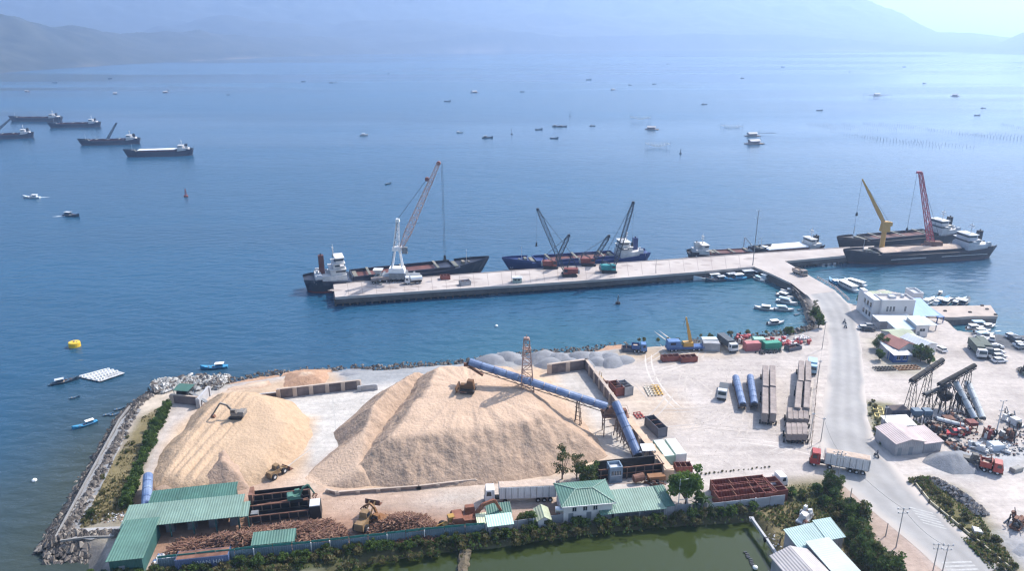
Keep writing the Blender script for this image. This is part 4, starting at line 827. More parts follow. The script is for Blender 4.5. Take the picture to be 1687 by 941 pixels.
put('fishing_blue', 140, 702, 128, 706, 'bright blue fishing boat moored off the left bank', None, *FB, sc=.43)
put('fishing_dark', 108, 630, 122, 627, 'dark fishing boat with pale cabin tied to the grid raft', None, *FB, sc=.50)
put('fishing_white', 52, 326, 40, 326, 'small white cabin boat moving left with short wake', None, *FB, sc=.75)
put('fishing_dark', 118, 356, 130, 357, 'dark fishing boat moving right trailing a long thin wake', None, *FB, sc=.8)
for x, y, l in ((88, 634, 'small dinghy beside the dark fishing boat near the raft'), (179, 684, 'leftmost dinghy of the group at the rock bank'), (190, 684, 'middle dinghy of the group at the rock bank'), (197, 675, 'dinghy nearest the rocks in the group at the bank'), (123, 656, 'tiny dark dinghy alone below the grid raft'), (1318, 511, 'small dark dinghy nearest the basin bank, upper one'), (1313, 519, 'small dark dinghy near the basin bank, lower one'), (640, 303, 'tiny dark boat alone left of the tall boom tip')):
    put('dinghy', x, y, x+10, y-2, l, 'dinghies', 'dinghy', 'dinghy', sc=.62 if y > 400 else 1.3)
fl = mat('float_white', (.78, .78, .76), .6, .1, 1)
for x, y, l in ((57, 793, 'single white float on the dark shallows at left'), (818, 538, 'small white float alone in the basin water')):
    p = at(x, y, 0); r = E('float', l, 'float', p); mb = MB().use(fl); mb.loft([[(rr*cos(a), rr*sin(a), z) for a in np.linspace(0, 2*pi, 9)[:-1]] for rr, z in ((.3, -.2), (.55, .1), (.5, .4), (.2, .6))]); mb.build('float_body', r)
FY = 'speedboat', 'speedboat'
for k, x, y, x2, y2, l, sc in [('speed', 1258, 510, 1240, 508, 'white speedboat at the left side of the basin moorings', 1.25), ('speed', 1278, 534, 1290, 533, 'white speedboat nearest the shore in the basin', 1.15), ('cruiser', 1291, 512, 1305, 513, 'white cruiser in front of the larger canopy cruiser in the basin', 1.0), ('cruiser', 1296, 500, 1310, 503, 'large white cruiser with pale blue canopy in the basin', 1.1),
       ('speed', 1293, 490, 1306, 494, 'white speedboat behind the canopy cruiser in the basin', 1.3), ('speed', 1300, 482, 1280, 480, 'dark windowed speedboat closest to the causeway wall', 1.2), ('cruiser', 1251, 462, 1263, 467, 'long white launch below the pier corner', .85), ('fishing_white', 1268, 459, 1280, 456, 'white cabin boat moored at the pier corner under the causeway', .75),
       ('fishing_white', 1166, 461, 1152, 462, 'white fishing vessel with light blue hull at the near pier edge', .80), ('fishing_dark', 1196, 460, 1184, 461, 'fishing boat moored right behind the light blue hulled vessel', .9), ('fishing_dark', 1220, 457, 1208, 458, 'dark fishing boat with cabin roof beside the tall mast', 1.1), ('fishing_dark', 1241, 456, 1229, 457, 'dark work skiff tight under the pier at the tall mast', .9),
       ('fishing_dark', 1180, 463, 1168, 464, 'dark open fishing boat tied outside the light blue hulled vessel', .75), ('fishing_blue', 1207, 461, 1195, 462, 'blue fishing boat between two dark boats at the near pier edge', .9), ('ferry', 1394, 474, 1380, 467, 'long white roofed ferry beside the causeway, right side', .9), ('ferry', 1408, 468, 1395, 464, 'shorter white roofed boat behind the long ferry', .7), ('fishing_blue', 1372, 465, 1365, 460, 'small dark blue boat under the causeway railing', .6), ('speed', 1549, 484, 1553, 480, 'small sail dinghy sized boat alone right of the white building', .8)]:
    put(k, x, y, x2, y2, l, None, *(FB if k[0] == 'f' and k[:2] == 'fi' else FY if k == 'speed' else ('cabin_boat', 'boat')), sc=sc*(.66 if k in ('speed', 'cruiser') else (1.15 if k == 'fishing_white' else .95) if y > 440 and x < 1300 else .85))
rn = random.Random(11)
for i in range(9):          # moored craft packed behind the jetty and along the lot
    x = 1530+i*7.5; put(rn.choice(['fishing_dark', 'fishing_dark', 'fishing_blue', 'fishing_white']), x, 501-3*(i % 2)-rn.random()*2, x+rn.uniform(4, 8), 495, '%s of the boats rafted up behind the jetty' % ['first from left', 'second from left', 'third from left', 'fourth from left', 'middle one', 'fourth from right', 'third from right', 'second from right', 'rightmost one'][i], 'boats behind the jetty', *FB, sc=rn.uniform(.55, .75))
for i, (x, y) in enumerate([(1600, 524), (1605, 529), (1611, 533), (1615, 538), (1606, 542), (1618, 548), (1621, 556), (1618, 562), (1628, 540)]):
    put('speed' if i % 3 else 'cruiser', x, y, x+10, y-1+rn.uniform(-1, 1), '%s white boat in the row beside the dark parking lot' % ['farthest', 'second farthest', 'third farthest', 'fourth farthest', 'fifth farthest', 'third nearest', 'second nearest', 'nearest', 'outermost'][i], 'white boats beside the dark parking lot', *FY, sc=.72, z=0 if i < 4 or i == 8 else LZ+.35)
FAR = [('speed', 600, 223, 'white boat alone on open water left of the tall boom', 0.96), ('fishing_white', 757, 218.5, 'small pale boat left of the pair near the channel pole', 0.54), ('fishing_dark', 803, 227, 'dark boat with white cabin left of the channel pole', 0.78), ('fishing_dark', 917, 208.5, 'dark boat, left of a tight pair on open water', 0.72), ('fishing_dark', 927, 208.5, 'dark boat, right of a tight pair on open water', 0.66),
       ('fishing_dark', 976, 207.5, 'small dark boat right of the tight pair', 0.48), ('house', 1074, 213, 'floating house with pale roof below the white lift net', .95), ('house', 1243, 237, 'large floating house with white roof at right, front one', 1.15), ('house', 1240, 224, 'dark floating house just behind the large white roofed one', 1.0),
       ('fishing_dark', 1160, 172, 'small dark boat beside a stake on the bright water', 0.66), ('house', 1445, 157, 'far floating house within a faint net frame', 1.0), ('house', 1574, 158, 'far floating house with long jib at right', .9), ('fishing_dark', 1523, 137, 'tiny dark boat on the bright water at far right', 0.60), ('house', 782, 152.5, 'far dark floating house on bright water at centre', 1.0), ('fishing_dark', 860, 151, 'far thin boat right of the central floating house', 0.60),
       ('fishing_dark', 545, 136.5, 'left of two tiny far boats near the left hills', 0.72), ('fishing_white', 552, 136, 'right of two tiny far boats near the left hills', 0.72), ('fishing_dark', 1038, 140, 'tiny far boat left of another on the bright band', 0.72), ('fishing_dark', 1078, 138.5, 'tiny far boat in the middle of the bright band', 0.72), ('fishing_dark', 1223, 128.5, 'tiny far boat above the bright band', 0.72), ('house', 45, 151, 'tiny far floating house at the left edge', .8), ('house', 190, 154.5, 'tiny far floating house behind the anchored ships, left', .7),
       ('house', 273, 152.5, 'tiny far floating house behind the anchored ships, right', .8), ('fishing_white', 277, 149, 'tiny far pale boat behind the anchored ships', 0.54), ('dinghy', 888, 213.5, 'tiny skiff left of the tight pair of boats', 2), ('dinghy', 913, 228, 'tiny skiff below the tight pair of boats', 2), ('dinghy', 737, 167, 'tiny far skiff on calm water at centre', 2.6), ('dinghy', 970, 131, 'tiny far skiff near the centre horizon', 3), ('fishing_dark', 181, 129, 'tiny far boat under the left hills', 0.72), ('dinghy', 90, 136, 'tiny far skiff under the left hills, leftmost', 2.4), ('fishing_dark', 376, 156, 'tiny far boat right of the anchored ships', 0.54), ('fishing_dark', 640, 121, 'tiny far boat in the middle distance below the hills', 0.60), ('dinghy', 500, 134, 'tiny far skiff left of two tiny boats', 2.6), ('house', 1010, 148, 'tiny far floating house in the bright band at centre', .7), ('fishing_dark', 1100, 105, 'tiny far boat close under the central shore', 0.78), ('fishing_dark', 1400, 118, 'tiny far boat above the bright band at right', 0.66), ('dinghy', 1490, 110, 'tiny far skiff near the right shore', 3.4), ('fishing_dark', 810, 93, 'tiny far boat at the foot of the central hills', 0.72), ('dinghy', 1350, 182, 'tiny skiff among the fishing stakes', 2), ('dinghy', 1610, 190, 'tiny skiff at the right of the fishing stakes', 2), ('fishing_dark', 1620, 178, 'small dark boat at the far right edge of the stakes', 0.48), ('dinghy', 1290, 110, 'tiny far skiff near the far right shore', 4)]
for k, x, y, l, sc in FAR: put(k, x, y, x+10, y+rn.uniform(-.5, .5), l, None, *(('floating_house', 'floating house') if k == 'house' else FB if k[0] == 'f' else FY if k == 'speed' else ('dinghy', 'dinghy')), sc=sc)
# ---- buoys, poles, raft, nets, wakes
def buoy(label, px, py, r_, hgt_, m, pole=0, name='buoy'):
    r = E(name, label, name, at(px, py, 0)); mb = MB().use(m); mb.loft([[(q*r_*cos(a), q*r_*sin(a), z*hgt_) for a in np.linspace(0, 2*pi, 21)[:-1]] for q, z in ((.9, -.3), (1, 0), (1, .85), (.93, 1))]); mb.build('float_body', r)
    mb = MB().use(steel if pole < 3 else m)
    if pole: lattice(mb, (0, 0, hgt_), (0, 0, hgt_+pole), r_*.7, r_*.25, 4, .08+r_*.03); mb.box(-r_*.2, r_*.2, -r_*.2, r_*.2, hgt_+pole, hgt_+pole+r_*.5); mb.build('lantern_frame', r)
    else: mb.tube((0, 0, hgt_-.02), (0, 0, hgt_+.35), .25, n=8); mb.tube((r_*.5, 0, hgt_-.02), (r_*.5, 0, hgt_+.2), .2, n=8); mb.each('mooring_eye', r)
buoy('big yellow drum mooring buoy alone on the dark water', 123.5, 571, 1.75, 1.6, mat('buoy_yellow', (.70, .45, .03), .45, .12, .7))
buoy('small red channel buoy on open water right of the anchored ships', 306.5, 324, 1.3, .9, redp, 3.4); buoy('white topped dark buoy in the basin water', 1018, 501, .9, .8, hblack, 2.2)
buoy('dark channel buoy with pole near the bright boats', 1121, 253, 1.0, .7, hblack, 3.2); buoy('dark channel pole between two small boats', 843, 221, 1.0, .7, hblack, 5.0); buoy('dark far channel pole above the tight pair of boats', 939, 191, 1.0, .7, hblack, 5.0)
RAFT = [at(x, y, 0) for x, y in ((131, 622), (176, 610), (204, 617), (166, 630))]; r = E('net_raft', 'pale grey grid raft of planks and floats beside the dark fishing boat', 'raft', RAFT[0]); q = [p-RAFT[0] for p in RAFT]; mb = MB().use(mat('raft_plank_grey', (.42, .42, .42), .9, .3, .8))
for k in range(9):
    a, b = q[0].lerp(q[1], k/8), q[3].lerp(q[2], k/8); mb.bar(a+Vector((0, 0, .3)), b+Vector((0, 0, .3)), .65, .16)
for k in range(6): a, b = q[0].lerp(q[3], k/5), q[1].lerp(q[2], k/5); mb.bar(a+Vector((0, 0, .42)), b+Vector((0, 0, .42)), .7, .12)
mb.build('plank_grid', r); mb = MB().use(mat('raft_net', (.30, .33, .35), .95, .3, 2)); mb.sheet([p+Vector((0, 0, .12)) for p in q]); mb.build('net_cover', r); mb = MB().use(fl)
for k in range(30): a = q[0].lerp(q[1], (k % 9)/8).lerp(q[3].lerp(q[2], (k % 9)/8), (k//9)/4+.1); mb.tube(a+Vector((-.3, 0, .5)), a+Vector((.35, 0, .5)), .28, n=6)
tag(mb.build('raft_float', r), kind='stuff')
netm = mat('net_pale', (.60, .62, .62), .9, .1, 1); polem = mat('bamboo_pole', (.13, .12, .12), .9, .3, 1)
def lift_net(label, px, py, s, z):
    p = at(px, py, 0); r = E('lift_net', label, 'lift net', p); mb = MB().use(polem); c = [(-s, -s*.7), (s, -s*.7), (s, s*.7), (-s, s*.7)]
    for x, y in c: mb.tube((x, y, -2), (x, y, z+3), .13, .09, 5)
    mb.each('corner_pole', r); mb = MB().use(netm); n = 8; vs = []
    X, Y = np.meshgrid(np.linspace(-s, s, n), np.linspace(-s*.7, s*.7, n)); Zz = z-2.6*(1-(X/s)**2)*(1-(Y/(s*.7))**2)
    for i in range(n):
        for j in range(n-1):
            mb.bar((X[i, j], Y[i, j], Zz[i, j]), (X[i, j+1], Y[i, j+1], Zz[i, j+1]), .16); mb.bar((X[j, i], Y[j, i], Zz[j, i]), (X[j+1, i], Y[j+1, i], Zz[j+1, i]), .16)
    mb.build('net', r)
lift_net('white lift net hung on four poles above the pale floating house', 1055, 200, 11, 5); lift_net('faint lift net on poles just below the pale floating house', 1083, 243, 10, 3.5); lift_net('faint far lift net around the floating house at right', 1445, 161, 17, 5); lift_net('faint lift net left of the large white roofed floating house', 1205, 210, 10, 2)
for i, (px, py, ln, a) in enumerate([(1330, 203, 60, 80), (1355, 204, 55, 78), (1385, 205, 60, 75), (1420, 203, 65, 80), (1450, 204, 50, 70), (1480, 206, 60, 75), (1530, 214, 60, 60), (1580, 222, 80, 55), (1605, 222, 80, 52), (1630, 220, 70, 55), (1650, 205, 50, 95), (1420, 226, 60, 50), (1445, 232, 60, 50), (1390, 222, 50, 60), (1500, 232, 60, 55)]):
    p = at(px, py, 0); r = tag(MB().use(polem).build('x') if 0 else E('fish_trap', 'line of thin fishing stakes standing in the water at far right', 'fish trap', p, R(-a), 'fish trap stake lines'), None)
    mb = MB().use(polem)
    for k in range(int(ln/3)): mb.tube((k*3, 1.2*sin(k*.3+i), -1), (k*3+.1, 1.2*sin(k*.3+i), 1.3+.6*(k % 3)), .13, n=4)
    tag(mb.build('stake', r), kind='stuff')
p = at(1250, 222, 0); r = E('net_boom', 'dark horizontal net boom reaching right from the dark floating house', 'boom', p); mb = MB().use(polem); mb.bar((0, 0, 1.5), (17, 0, 1.8), .35); mb.bar((0, 0, .2), (0, 0, 4.5), .3); mb.bar((0, 0, 4.5), (17, 0, 1.8), .1); mb.build('boom_pole', r)
fo = mat('foam', (.75, .79, .80), .9, .1, .5)
def wake(px, py, px2, py2, w):
    a, b = at(px, py, 0), at(px2, py2, 0); mb = MB().use(fo); d = (b-a); n = Vector((-d.y, d.x, 0)).normalized(); rings = []
    for k in range(14):
        f = k/13; c = a+d*f; ww = w*(1-f)*random.uniform(.5, 1.2)+.08; rings.append([c+n*ww+Vector((0, 0, .03)), c-n*ww+Vector((0, 0, .03))])
    mb.loft(rings, closed=False, caps=False); tag(mb.build('wake_foam'), kind='stuff')
wake(60, 325, 82, 325, 1.0); wake(108, 356, 86, 357, .9)

# drifting dust over the hold of the blue ship
p = up(968, 428, s2.location.y); mb = MB(); mb.loft([[(rr*7*cos(a), rr*3*sin(a), z*3.5) for a in np.linspace(0, 2*pi, 13)[:-1]] for rr, z in ((.4, -1), (.9, -.5), (1, 0), (.8, .6), (.35, 1))]); dm_ = bpy.data.materials.new('dust_air'); dm_.use_nodes = True; N = dm_.node_tree.nodes; L = dm_.node_tree.links; N.remove(N['Principled BSDF'])
pv = N.new('ShaderNodeVolumePrincipled'); pv.inputs['Color'].default_value = (.9, .86, .82, 1); tc = N.new('ShaderNodeTexCoord'); ln = N.new('ShaderNodeVectorMath'); ln.operation = 'MULTIPLY'; ln.inputs[1].default_value = (1/7, 1/3, 1/3.5); L.new(tc.outputs['Object'], ln.inputs[0]); l2 = N.new('ShaderNodeVectorMath'); l2.operation = 'LENGTH'; L.new(ln.outputs[0], l2.inputs[0]); mr = N.new('ShaderNodeMapRange'); mr.inputs[1].default_value = .15; mr.inputs[2].default_value = .95; mr.inputs[3].default_value = .07; mr.inputs[4].default_value = 0; L.new(l2.outputs['Value'], mr.inputs[0])
nz = N.new('ShaderNodeTexNoise'); nz.inputs['Scale'].default_value = .35; L.new(tc.outputs['Object'], nz.inputs['Vector']); mu = N.new('ShaderNodeMath'); mu.operation = 'MULTIPLY'; L.new(nz.outputs['Fac'], mu.inputs[0]); L.new(mr.outputs[0], mu.inputs[1]); L.new(mu.outputs[0], pv.inputs['Density']); L.new(pv.outputs[0], N['Material Output'].inputs['Volume'])
o = mb.build('dust_cloud', mats=dm_); o.location = p+Vector((0, 0, .6)); tag(o, kind='stuff')
# ================================================================ CONVEYORS, TOWER, MACHINES
bluep = mat('conveyor_blue', (.075, .15, .34), .55, .35, .35, col2=(.20, .26, .38)); trussm = mat('truss_brown', (.16, .11, .085), .8, .4, .5)
def conveyor(label, p, q, rad, legs=(), cover=None, nl='conveyor', truss=None, half=False, legw=1.2):
    lt = .2 if (cover or bluep) is bluep else .12
    p, q = Vector(p), Vector(q); r = E(nl, label, 'conveyor', (p.x, p.y, LZ)); o = Vector((p.x, p.y, LZ)); a, b = p-o, q-o; d = (b-a).normalized(); side = d.cross(Vector((0, 0, 1))).normalized(); n = side.cross(d); truss = truss or trussm
    mb = MB().use(cover or bluep); L = (b-a).length; k = max(4, int(L/3)); ts = [pi*i/8-.35+(.7*i/8) for i in range(9)]
    for i in range(k):
        s, e = a+d*(L*i/k+.07), a+d*(L*(i+1)/k-.07); mb.loft([[c+side*rad*cos(t)+n*rad*sin(t) for t in ts] for c in (s, e)], caps=True)
    mb.build('cover', r); mb = MB().use(truss); h = rad*.75
    for s in (-1, 1):
        for z in (-.35*rad, -h-.3): mb.bar(a+side*s*rad*.85+n*z, b+side*s*rad*.85+n*z, .16)
        m_ = max(3, int(L/2.2))
        for i in range(m_):
            c, e = a.lerp(b, i/m_), a.lerp(b, (i+1)/m_); z0, z1 = (-.35*rad, -h-.3) if i % 2 else (-h-.3, -.35*rad); mb.bar(c+side*s*rad*.85+n*z0, e+side*s*rad*.85+n*z1, .1)
    mb.bar(a-n*.35*rad, b-n*.35*rad, rad*1.7, .12); mb.build('truss_frame', r); mb = MB().use(black)
    for c in (a, b): mb.tube(c-side*rad*.8, c+side*rad*.8, rad*.45)
    mb.each('end_drum', r)
    for f in legs:
        c = a.lerp(b, f); z = c.z-h-.3; mb = MB().use(truss)
        for s in (-1, 1):
            for e in (-1, 1): mb.bar(c+side*s*rad*.8+d*e*.2-n*h, Vector((c.x, c.y, -.1))+side*s*(rad*.8+legw*.3)+d*e*legw, lt)
        m_ = max(2, int(z/2))
        for i in range(1, m_+1):
            zz = z*i/(m_+.5)
            for s in (-1, 1): mb.bar(Vector((c.x, c.y, zz))+side*s*rad*.95-d*.8, Vector((c.x, c.y, zz))+side*s*rad*.95+d*.8, lt*.6); mb.bar(Vector((c.x, c.y, zz))+side*rad*.95+d*s*.7, Vector((c.x, c.y, zz+.9))-side*rad*.95+d*s*.7, lt*.5)
        mb.build('leg', r)
    return r
TB = on(bigo, 869, 643); J = up(1000, 671, 158.6); TP = up(773, 597, TB.y+2.5)
conveyor('long blue covered conveyor rising through the lattice tower over the huge heap', J, TP, 1.05, (.20,), legw=.9)
K = at(1051, 750, LZ+.8); conveyor('short steep blue covered conveyor descending to the dark hopper', up(1014, 664, 159), K, 1.05, (.25, .55))
r = E('transfer_tower', 'rusty transfer platform where the two blue conveyors meet', 'platform', (J.x+.8, J.y, LZ)); h = J.z-LZ; mb = MB().use(trussm)
for x in (-1.5, 2.4):
    for y in (-1.6, 1.6): mb.bar((x, y, -.1), (x, y, h+.5), .24)
for z in (h*.35, h*.7):
    for s in (-1.6, 1.6): mb.bar((-1.5, s, z), (2.4, s, z+.8), .12)
    mb.bar((-1.5, -1.6, z), (-1.5, 1.6, z), .12); mb.bar((2.4, -1.6, z), (2.4, 1.6, z), .12)
mb.build('leg_frame', r); mb = MB().use(rust); mb.box(-2.1, 4.4, -2.1, 2.1, h-1.9, h-1.7); mb.box(-1.2, .8, -1.2, 1.2, h-1.7, h-.2, .3, .3); mb.box(2.6, 4.0, -.8, .8, h-1.7, h-.6, .1, .1); mb.build('deck', r)
mb = MB().use(trussm)
for y in (-2.1, 2.1): mb.bar((-2.1, y, h-.7), (4.4, y, h-.7), .07)
mb.bar((4.4, -2.1, h-.7), (4.4, 2.1, h-.7), .07); mb.each('rail', r)
r = E('lattice_tower', 'tall rusty pink lattice tower standing on the huge wood chip heap', 'tower', (TB.x, TB.y, TB.z-1.5)); tt = up(866, 559, TB.y).z-TB.z+1.5; tm_ = mat('tower_rust_pink', (.33, .19, .15), .7, .3, .6, col2=(.45, .30, .25)); mb = MB().use(tm_); lattice(mb, (0, 0, 0), (-.3, 0, tt), 3.4, 1.3, 8, .24); mb.build('tower_frame', r)
mb = MB().use(tm_); mb.box(-1.3, .8, -1.0, 1.0, tt-2.6, tt-2.45); mb.box(-.9, .3, -.6, .6, tt-.1, tt+.4); mb.bar((-.3, 0, tt), (-.3, 0, tt+1.2), .15); mb.each('platform', r)
p = up(772, 600, TB.y+3); r = E('chute', 'rusty discharge chute hanging below the conveyor tip', 'chute', p); mb = MB().use(rust); mb.bar((.2, 0, -.7), (3.6, -.6, -2.8), .7, .5); mb.bar((-1.2, 0, -.1), (.4, 0, -.2), .9, .8); mb.build('chute_body', r)
# blue pipe on the left and loose conveyor sections
conveyor('short blue covered conveyor end beside the left green shed', at(241, 836, LZ+1.6), at(244, 784, LZ+3.0), 1.0, (.7,))
for px, py, qx, qy, l in ((1212, 622, 1224, 668, 'left one of two loose blue covered conveyor sections in the yard'), (1236, 621, 1243, 667, 'right one of two loose blue covered conveyor sections in the yard')):
    conveyor(l, at(px, py, LZ+1.7), at(qx, qy, LZ+1.7), .95, (.1, .9), legw=.4)
# ---- vehicles
WM = {}
def wheels(par, pts, rad=.5, wd=.35):
    for x, y in pts:
        if rad not in WM:
            mb = MB().use(rubber); mb.tube((0, -wd/2, 0), (0, wd/2, 0), rad, n=12); mb.use(lgrey); mb.tube((0, -wd/2-.01, 0), (0, wd/2+.01, 0), rad*.5, n=8); WM[rad] = mb.build('wheel', par); o = WM[rad]
        else: o = WM[rad].copy(); COL.objects.link(o); o.parent = par
        o.location = (x, y, rad)
def cab(r, x, m, w=2.4, h=2.9, l=2.1, z=.7):
    mb = MB().use(m); mb.loft([[(a, y, b) for a, b in ((x, z), (x+l, z), (x+l+.08, z+h*.42), (x+l-.28, z+h), (x+.1, z+h))] for y in (-w/2, w/2)]); c = mb.build('cab', r)
    mb = MB().use(glass); mb.add([(x+l+.095, -w*.44, z+h*.47), (x+l+.095, w*.44, z+h*.47), (x+l-.17, w*.42, z+h*.88), (x+l-.17, -w*.42, z+h*.88)], [(0, 1, 2, 3)]); mb.build('windscreen', c)
    for s in (-1, 1): mb = MB().use(glass); mb.box(x+.7, x+l-.35, s*w/2-.02, s*w/2+.02, z+h*.5, z+h*.85, .1); mb.build('side_window', c)
    mb = MB().use(black); mb.box(x+l-.3, x+l+.14, -w*.5, w*.5, z-.25, z+.12); mb.build('bumper', c); return c
corrw = corrugated('trailer_white_ribbed', (.60, .60, .61), .5, 'X', .5, .15, .05); 
def semi(label, tail, nose, cabm, bodym, H_=2.7, roofm=None, group=None):
    a, b = at(*tail), at(*nose); L = (b-a).length; r = E('semi_truck', label, 'truck', ((a+b)/2), ang(a, b), group); x1 = L/2-3.2; cab(r, L/2-2.3, cabm, h=2.8)
    mb = MB().use(bodym); mb.box(-L/2, x1, -1.22, 1.22, 1.25, 1.25+H_); tb = mb.build('trailer_body', r); mb = MB().use(roofm or cargo); mb.box(-L/2+.08, x1-.08, -1.1, 1.1, 1.25+H_-.02, 1.25+H_+.1); mb.build('load_cover', tb)
    mb = MB().use(steel)
    n = int(L/1.3)
    for i in range(n):
        for s in (-1, 1): mb.box(-L/2+.2+i*1.3, -L/2+.28+i*1.3, s*1.24-.03, s*1.24+.03, 1.3, 1.2+H_)
    tag(mb.build('side_rib', tb), kind='stuff')
    mb = MB().use(black); mb.box(-L/2+.1, L/2-.4, -.55, .55, .75, 1.22); mb.build('chassis', r)
    wheels(r, [(x, s*1.0) for x in (-L/2+1.2, -L/2+2.5, -L/2+3.8, L/2-4.4, L/2-1.1) for s in (-1, 1)]); return r
semi('white semi truck with long grey chip trailer on the lane below the heap', (915, 822), (797, 827), mat('cab_white', (.70, .70, .70), .4, .1, .6), corrw)
semi('red cabbed semi truck with long pale trailer turning at the road', (1430, 781), (1332, 763), mat('cab_red', (.34, .035, .03), .35, .15, .6), corrw)
def truck(label, tail, nose, cabm, bodym, L=None, body='dump', group=None, z=LZ):
    a, b = at(*tail, z), at(*nose, z); L = L or (b-a).length; r = E('truck', label, 'truck', (a+b)/2, ang(a, b), group); cab(r, L/2-2.1, cabm, h=2.2, l=1.9); x1 = L/2-2.4; mb = MB().use(bodym)
    if body == 'dump':
        for y0, y1 in ((-1.2, -1.1), (1.1, 1.2)): mb.box(-L/2, x1, y0, y1, 1.15, 2.5)
        mb.box(-L/2, -L/2+.1, -1.1, 1.1, 1.15, 2.4); mb.box(x1-.1, x1, -1.1, 1.1, 1.15, 2.9); mb.box(-L/2+.1, x1-.1, -1.1, 1.1, 1.1, 1.3)
    elif body == 'flat': mb.box(-L/2, x1, -1.2, 1.2, 1.1, 1.35); mb.box(x1-.12, x1, -1.2, 1.2, 1.35, 2.2)
    elif body == 'tank': mb.loft([[(x, 1.15*cos(t), 2.1+.95*sin(t)) for t in np.linspace(0, 2*pi, 13)[:-1]] for x in (-L/2, x1)])
    else: mb.box(-L/2, x1, -1.2, 1.2, 1.15, 3.3)
    bd = mb.build('cargo_body', r)
    if body == 'dump': mb = MB().use(cargo); mb.box(-L/2+.1, x1-.1, -1.1, 1.1, 1.3, 2.1, .5, .4); mb.build('load', r)
    mb = MB().use(black); mb.box(-L/2+.1, L/2-.3, -.5, .5, .7, 1.12); mb.build('chassis', r); wheels(r, [(x, s*1.0) for x in (-L/2+1, -L/2+2.2, L/2-1.1) for s in (-1, 1)]); return r
red2 = mat('dump_red', (.34, .055, .04), .45, .25, .5); blue2 = mat('truck_blue', (.03, .085, .24), .45, .2, .5); lblue = mat('truck_light_blue', (.33, .52, .66), .45, .15, .5); dkgr = mat('truck_dark', (.06, .07, .08), .5, .3, .5); olive = mat('canvas_olive', (.09, .11, .09), .8, .3, .5); grn = mat('container_green', (.02, .24, .15), .5, .2, .4)
truck('red dump truck beside the blue grey gravel heap', (1612, 772), (1652, 782), red2, red2)
truck('light blue truck parked at the roadside fence end', (1337, 607), (1337, 618), lblue, lblue, 6, 'box')
truck('blue dump truck with raised sides on the shore, right of the dark trailer bed', (1040, 579), (1066, 580), skyb, blue2)
truck('dark canvas covered truck beside the grey containers on the shore', (1188, 566), (1208, 581), lgrey, dkgr, 9, 'box')
truck('pale cabbed flat truck behind the rusty open containers', (1262, 803), (1278, 801), mat('cab_white', 0), lgrey, 6.5, 'flat')
truck('long dark canvas truck, left of two parked side by side on the lot', (1600, 573), (1617, 592), lgrey, olive, 10, 'box'); truck('long dark canvas truck, right of two parked side by side on the lot', (1611, 570), (1628, 590), dkgr, olive, 10, 'box')
truck('brown loaded truck driving on the causeway', (1312, 452), (1322, 456), mat('truck_brown', (.25, .20, .17), .6, .25, .6), cargo, 6.5, 'dump', z=3.2)
truck('dark truck with open tipper parked left of the blue conveyor sections', (1194, 632), (1187, 668), lgrey, dkgr, 9, 'flat')
# trailers: long grey chip trailers parked nose to tail
tg = corrugated('trailer_grey', (.22, .19, .18), 1.2, 'X', .7, .25, .04); tgl = mat('trailer_top', (.27, .22, .20), .8, .4, .5, col2=(.34, .28, .25))
def trailer(label, p0, p1, w=2.3, h=2.6, group=None, L=None, lift=1.1):
    a, b = at(*p0), at(*p1); L = L or (b-a).length; r = E('trailer', label, 'trailer', (a+b)/2, ang(a, b), group); mb = MB().use(tg); mb.box(-L/2, L/2, -w/2, w/2, lift, lift+h); bd = mb.build('trailer_body', r)
    mb = MB().use(tgl); mb.loft([[(x, y, z) for y, z in ((-w/2-.04, lift+h), (-w/2+.1, lift+h+.16), (w/2-.1, lift+h+.16), (w/2+.04, lift+h))] for x in (-L/2-.03, L/2+.03)]); mb.build('roof_tarp', bd)
    mb = MB().use(black); mb.box(-L/2+.1, L/2-.1, -.5, .5, .7, lift-.01); mb.build('chassis', r); wheels(r, [(x, s*.95) for x in (-L/2+.8, -L/2+2, L/2-1) for s in (-1, 1)]); return r
TR = [('far left', (1259, 621), (1259, 655)), ('far right', (1270.5, 621), (1271, 655)), ('near left', (1258.5, 658), (1258, 702)), ('near right', (1271, 658), (1271.5, 702))]
for n, a, b in TR: trailer('long grey chip trailer, %s of the four beside the blue conveyor sections' % n, a, b, 1.5, 2.3, 'long trailers in the yard')
TR = [('far left', (1318, 613), (1317, 646)), ('far right', (1329, 613), (1329, 646)), ('near left', (1315, 648), (1311, 692)), ('near right', (1328, 648), (1326, 692))]
for n, a, b in TR: trailer('long grey chip trailer, %s of the four beside the roadside fence' % n, a, b, 1.5, 2.3, 'long trailers in the yard')
for j, (y0, y1, nm) in enumerate(((688, 707, 'far'), (714, 733, 'near'))):
    for i, pos in enumerate(('leftmost', 'second from left', 'second from right', 'rightmost')):
        x = 1299-j*2+i*8.6; trailer('short grey trailer, %s in the %s row beside the roadside fence' % (pos, nm), (x, y0), (x+1, y1), 1.2, 1.5, 'short trailers in rows', lift=1.2)
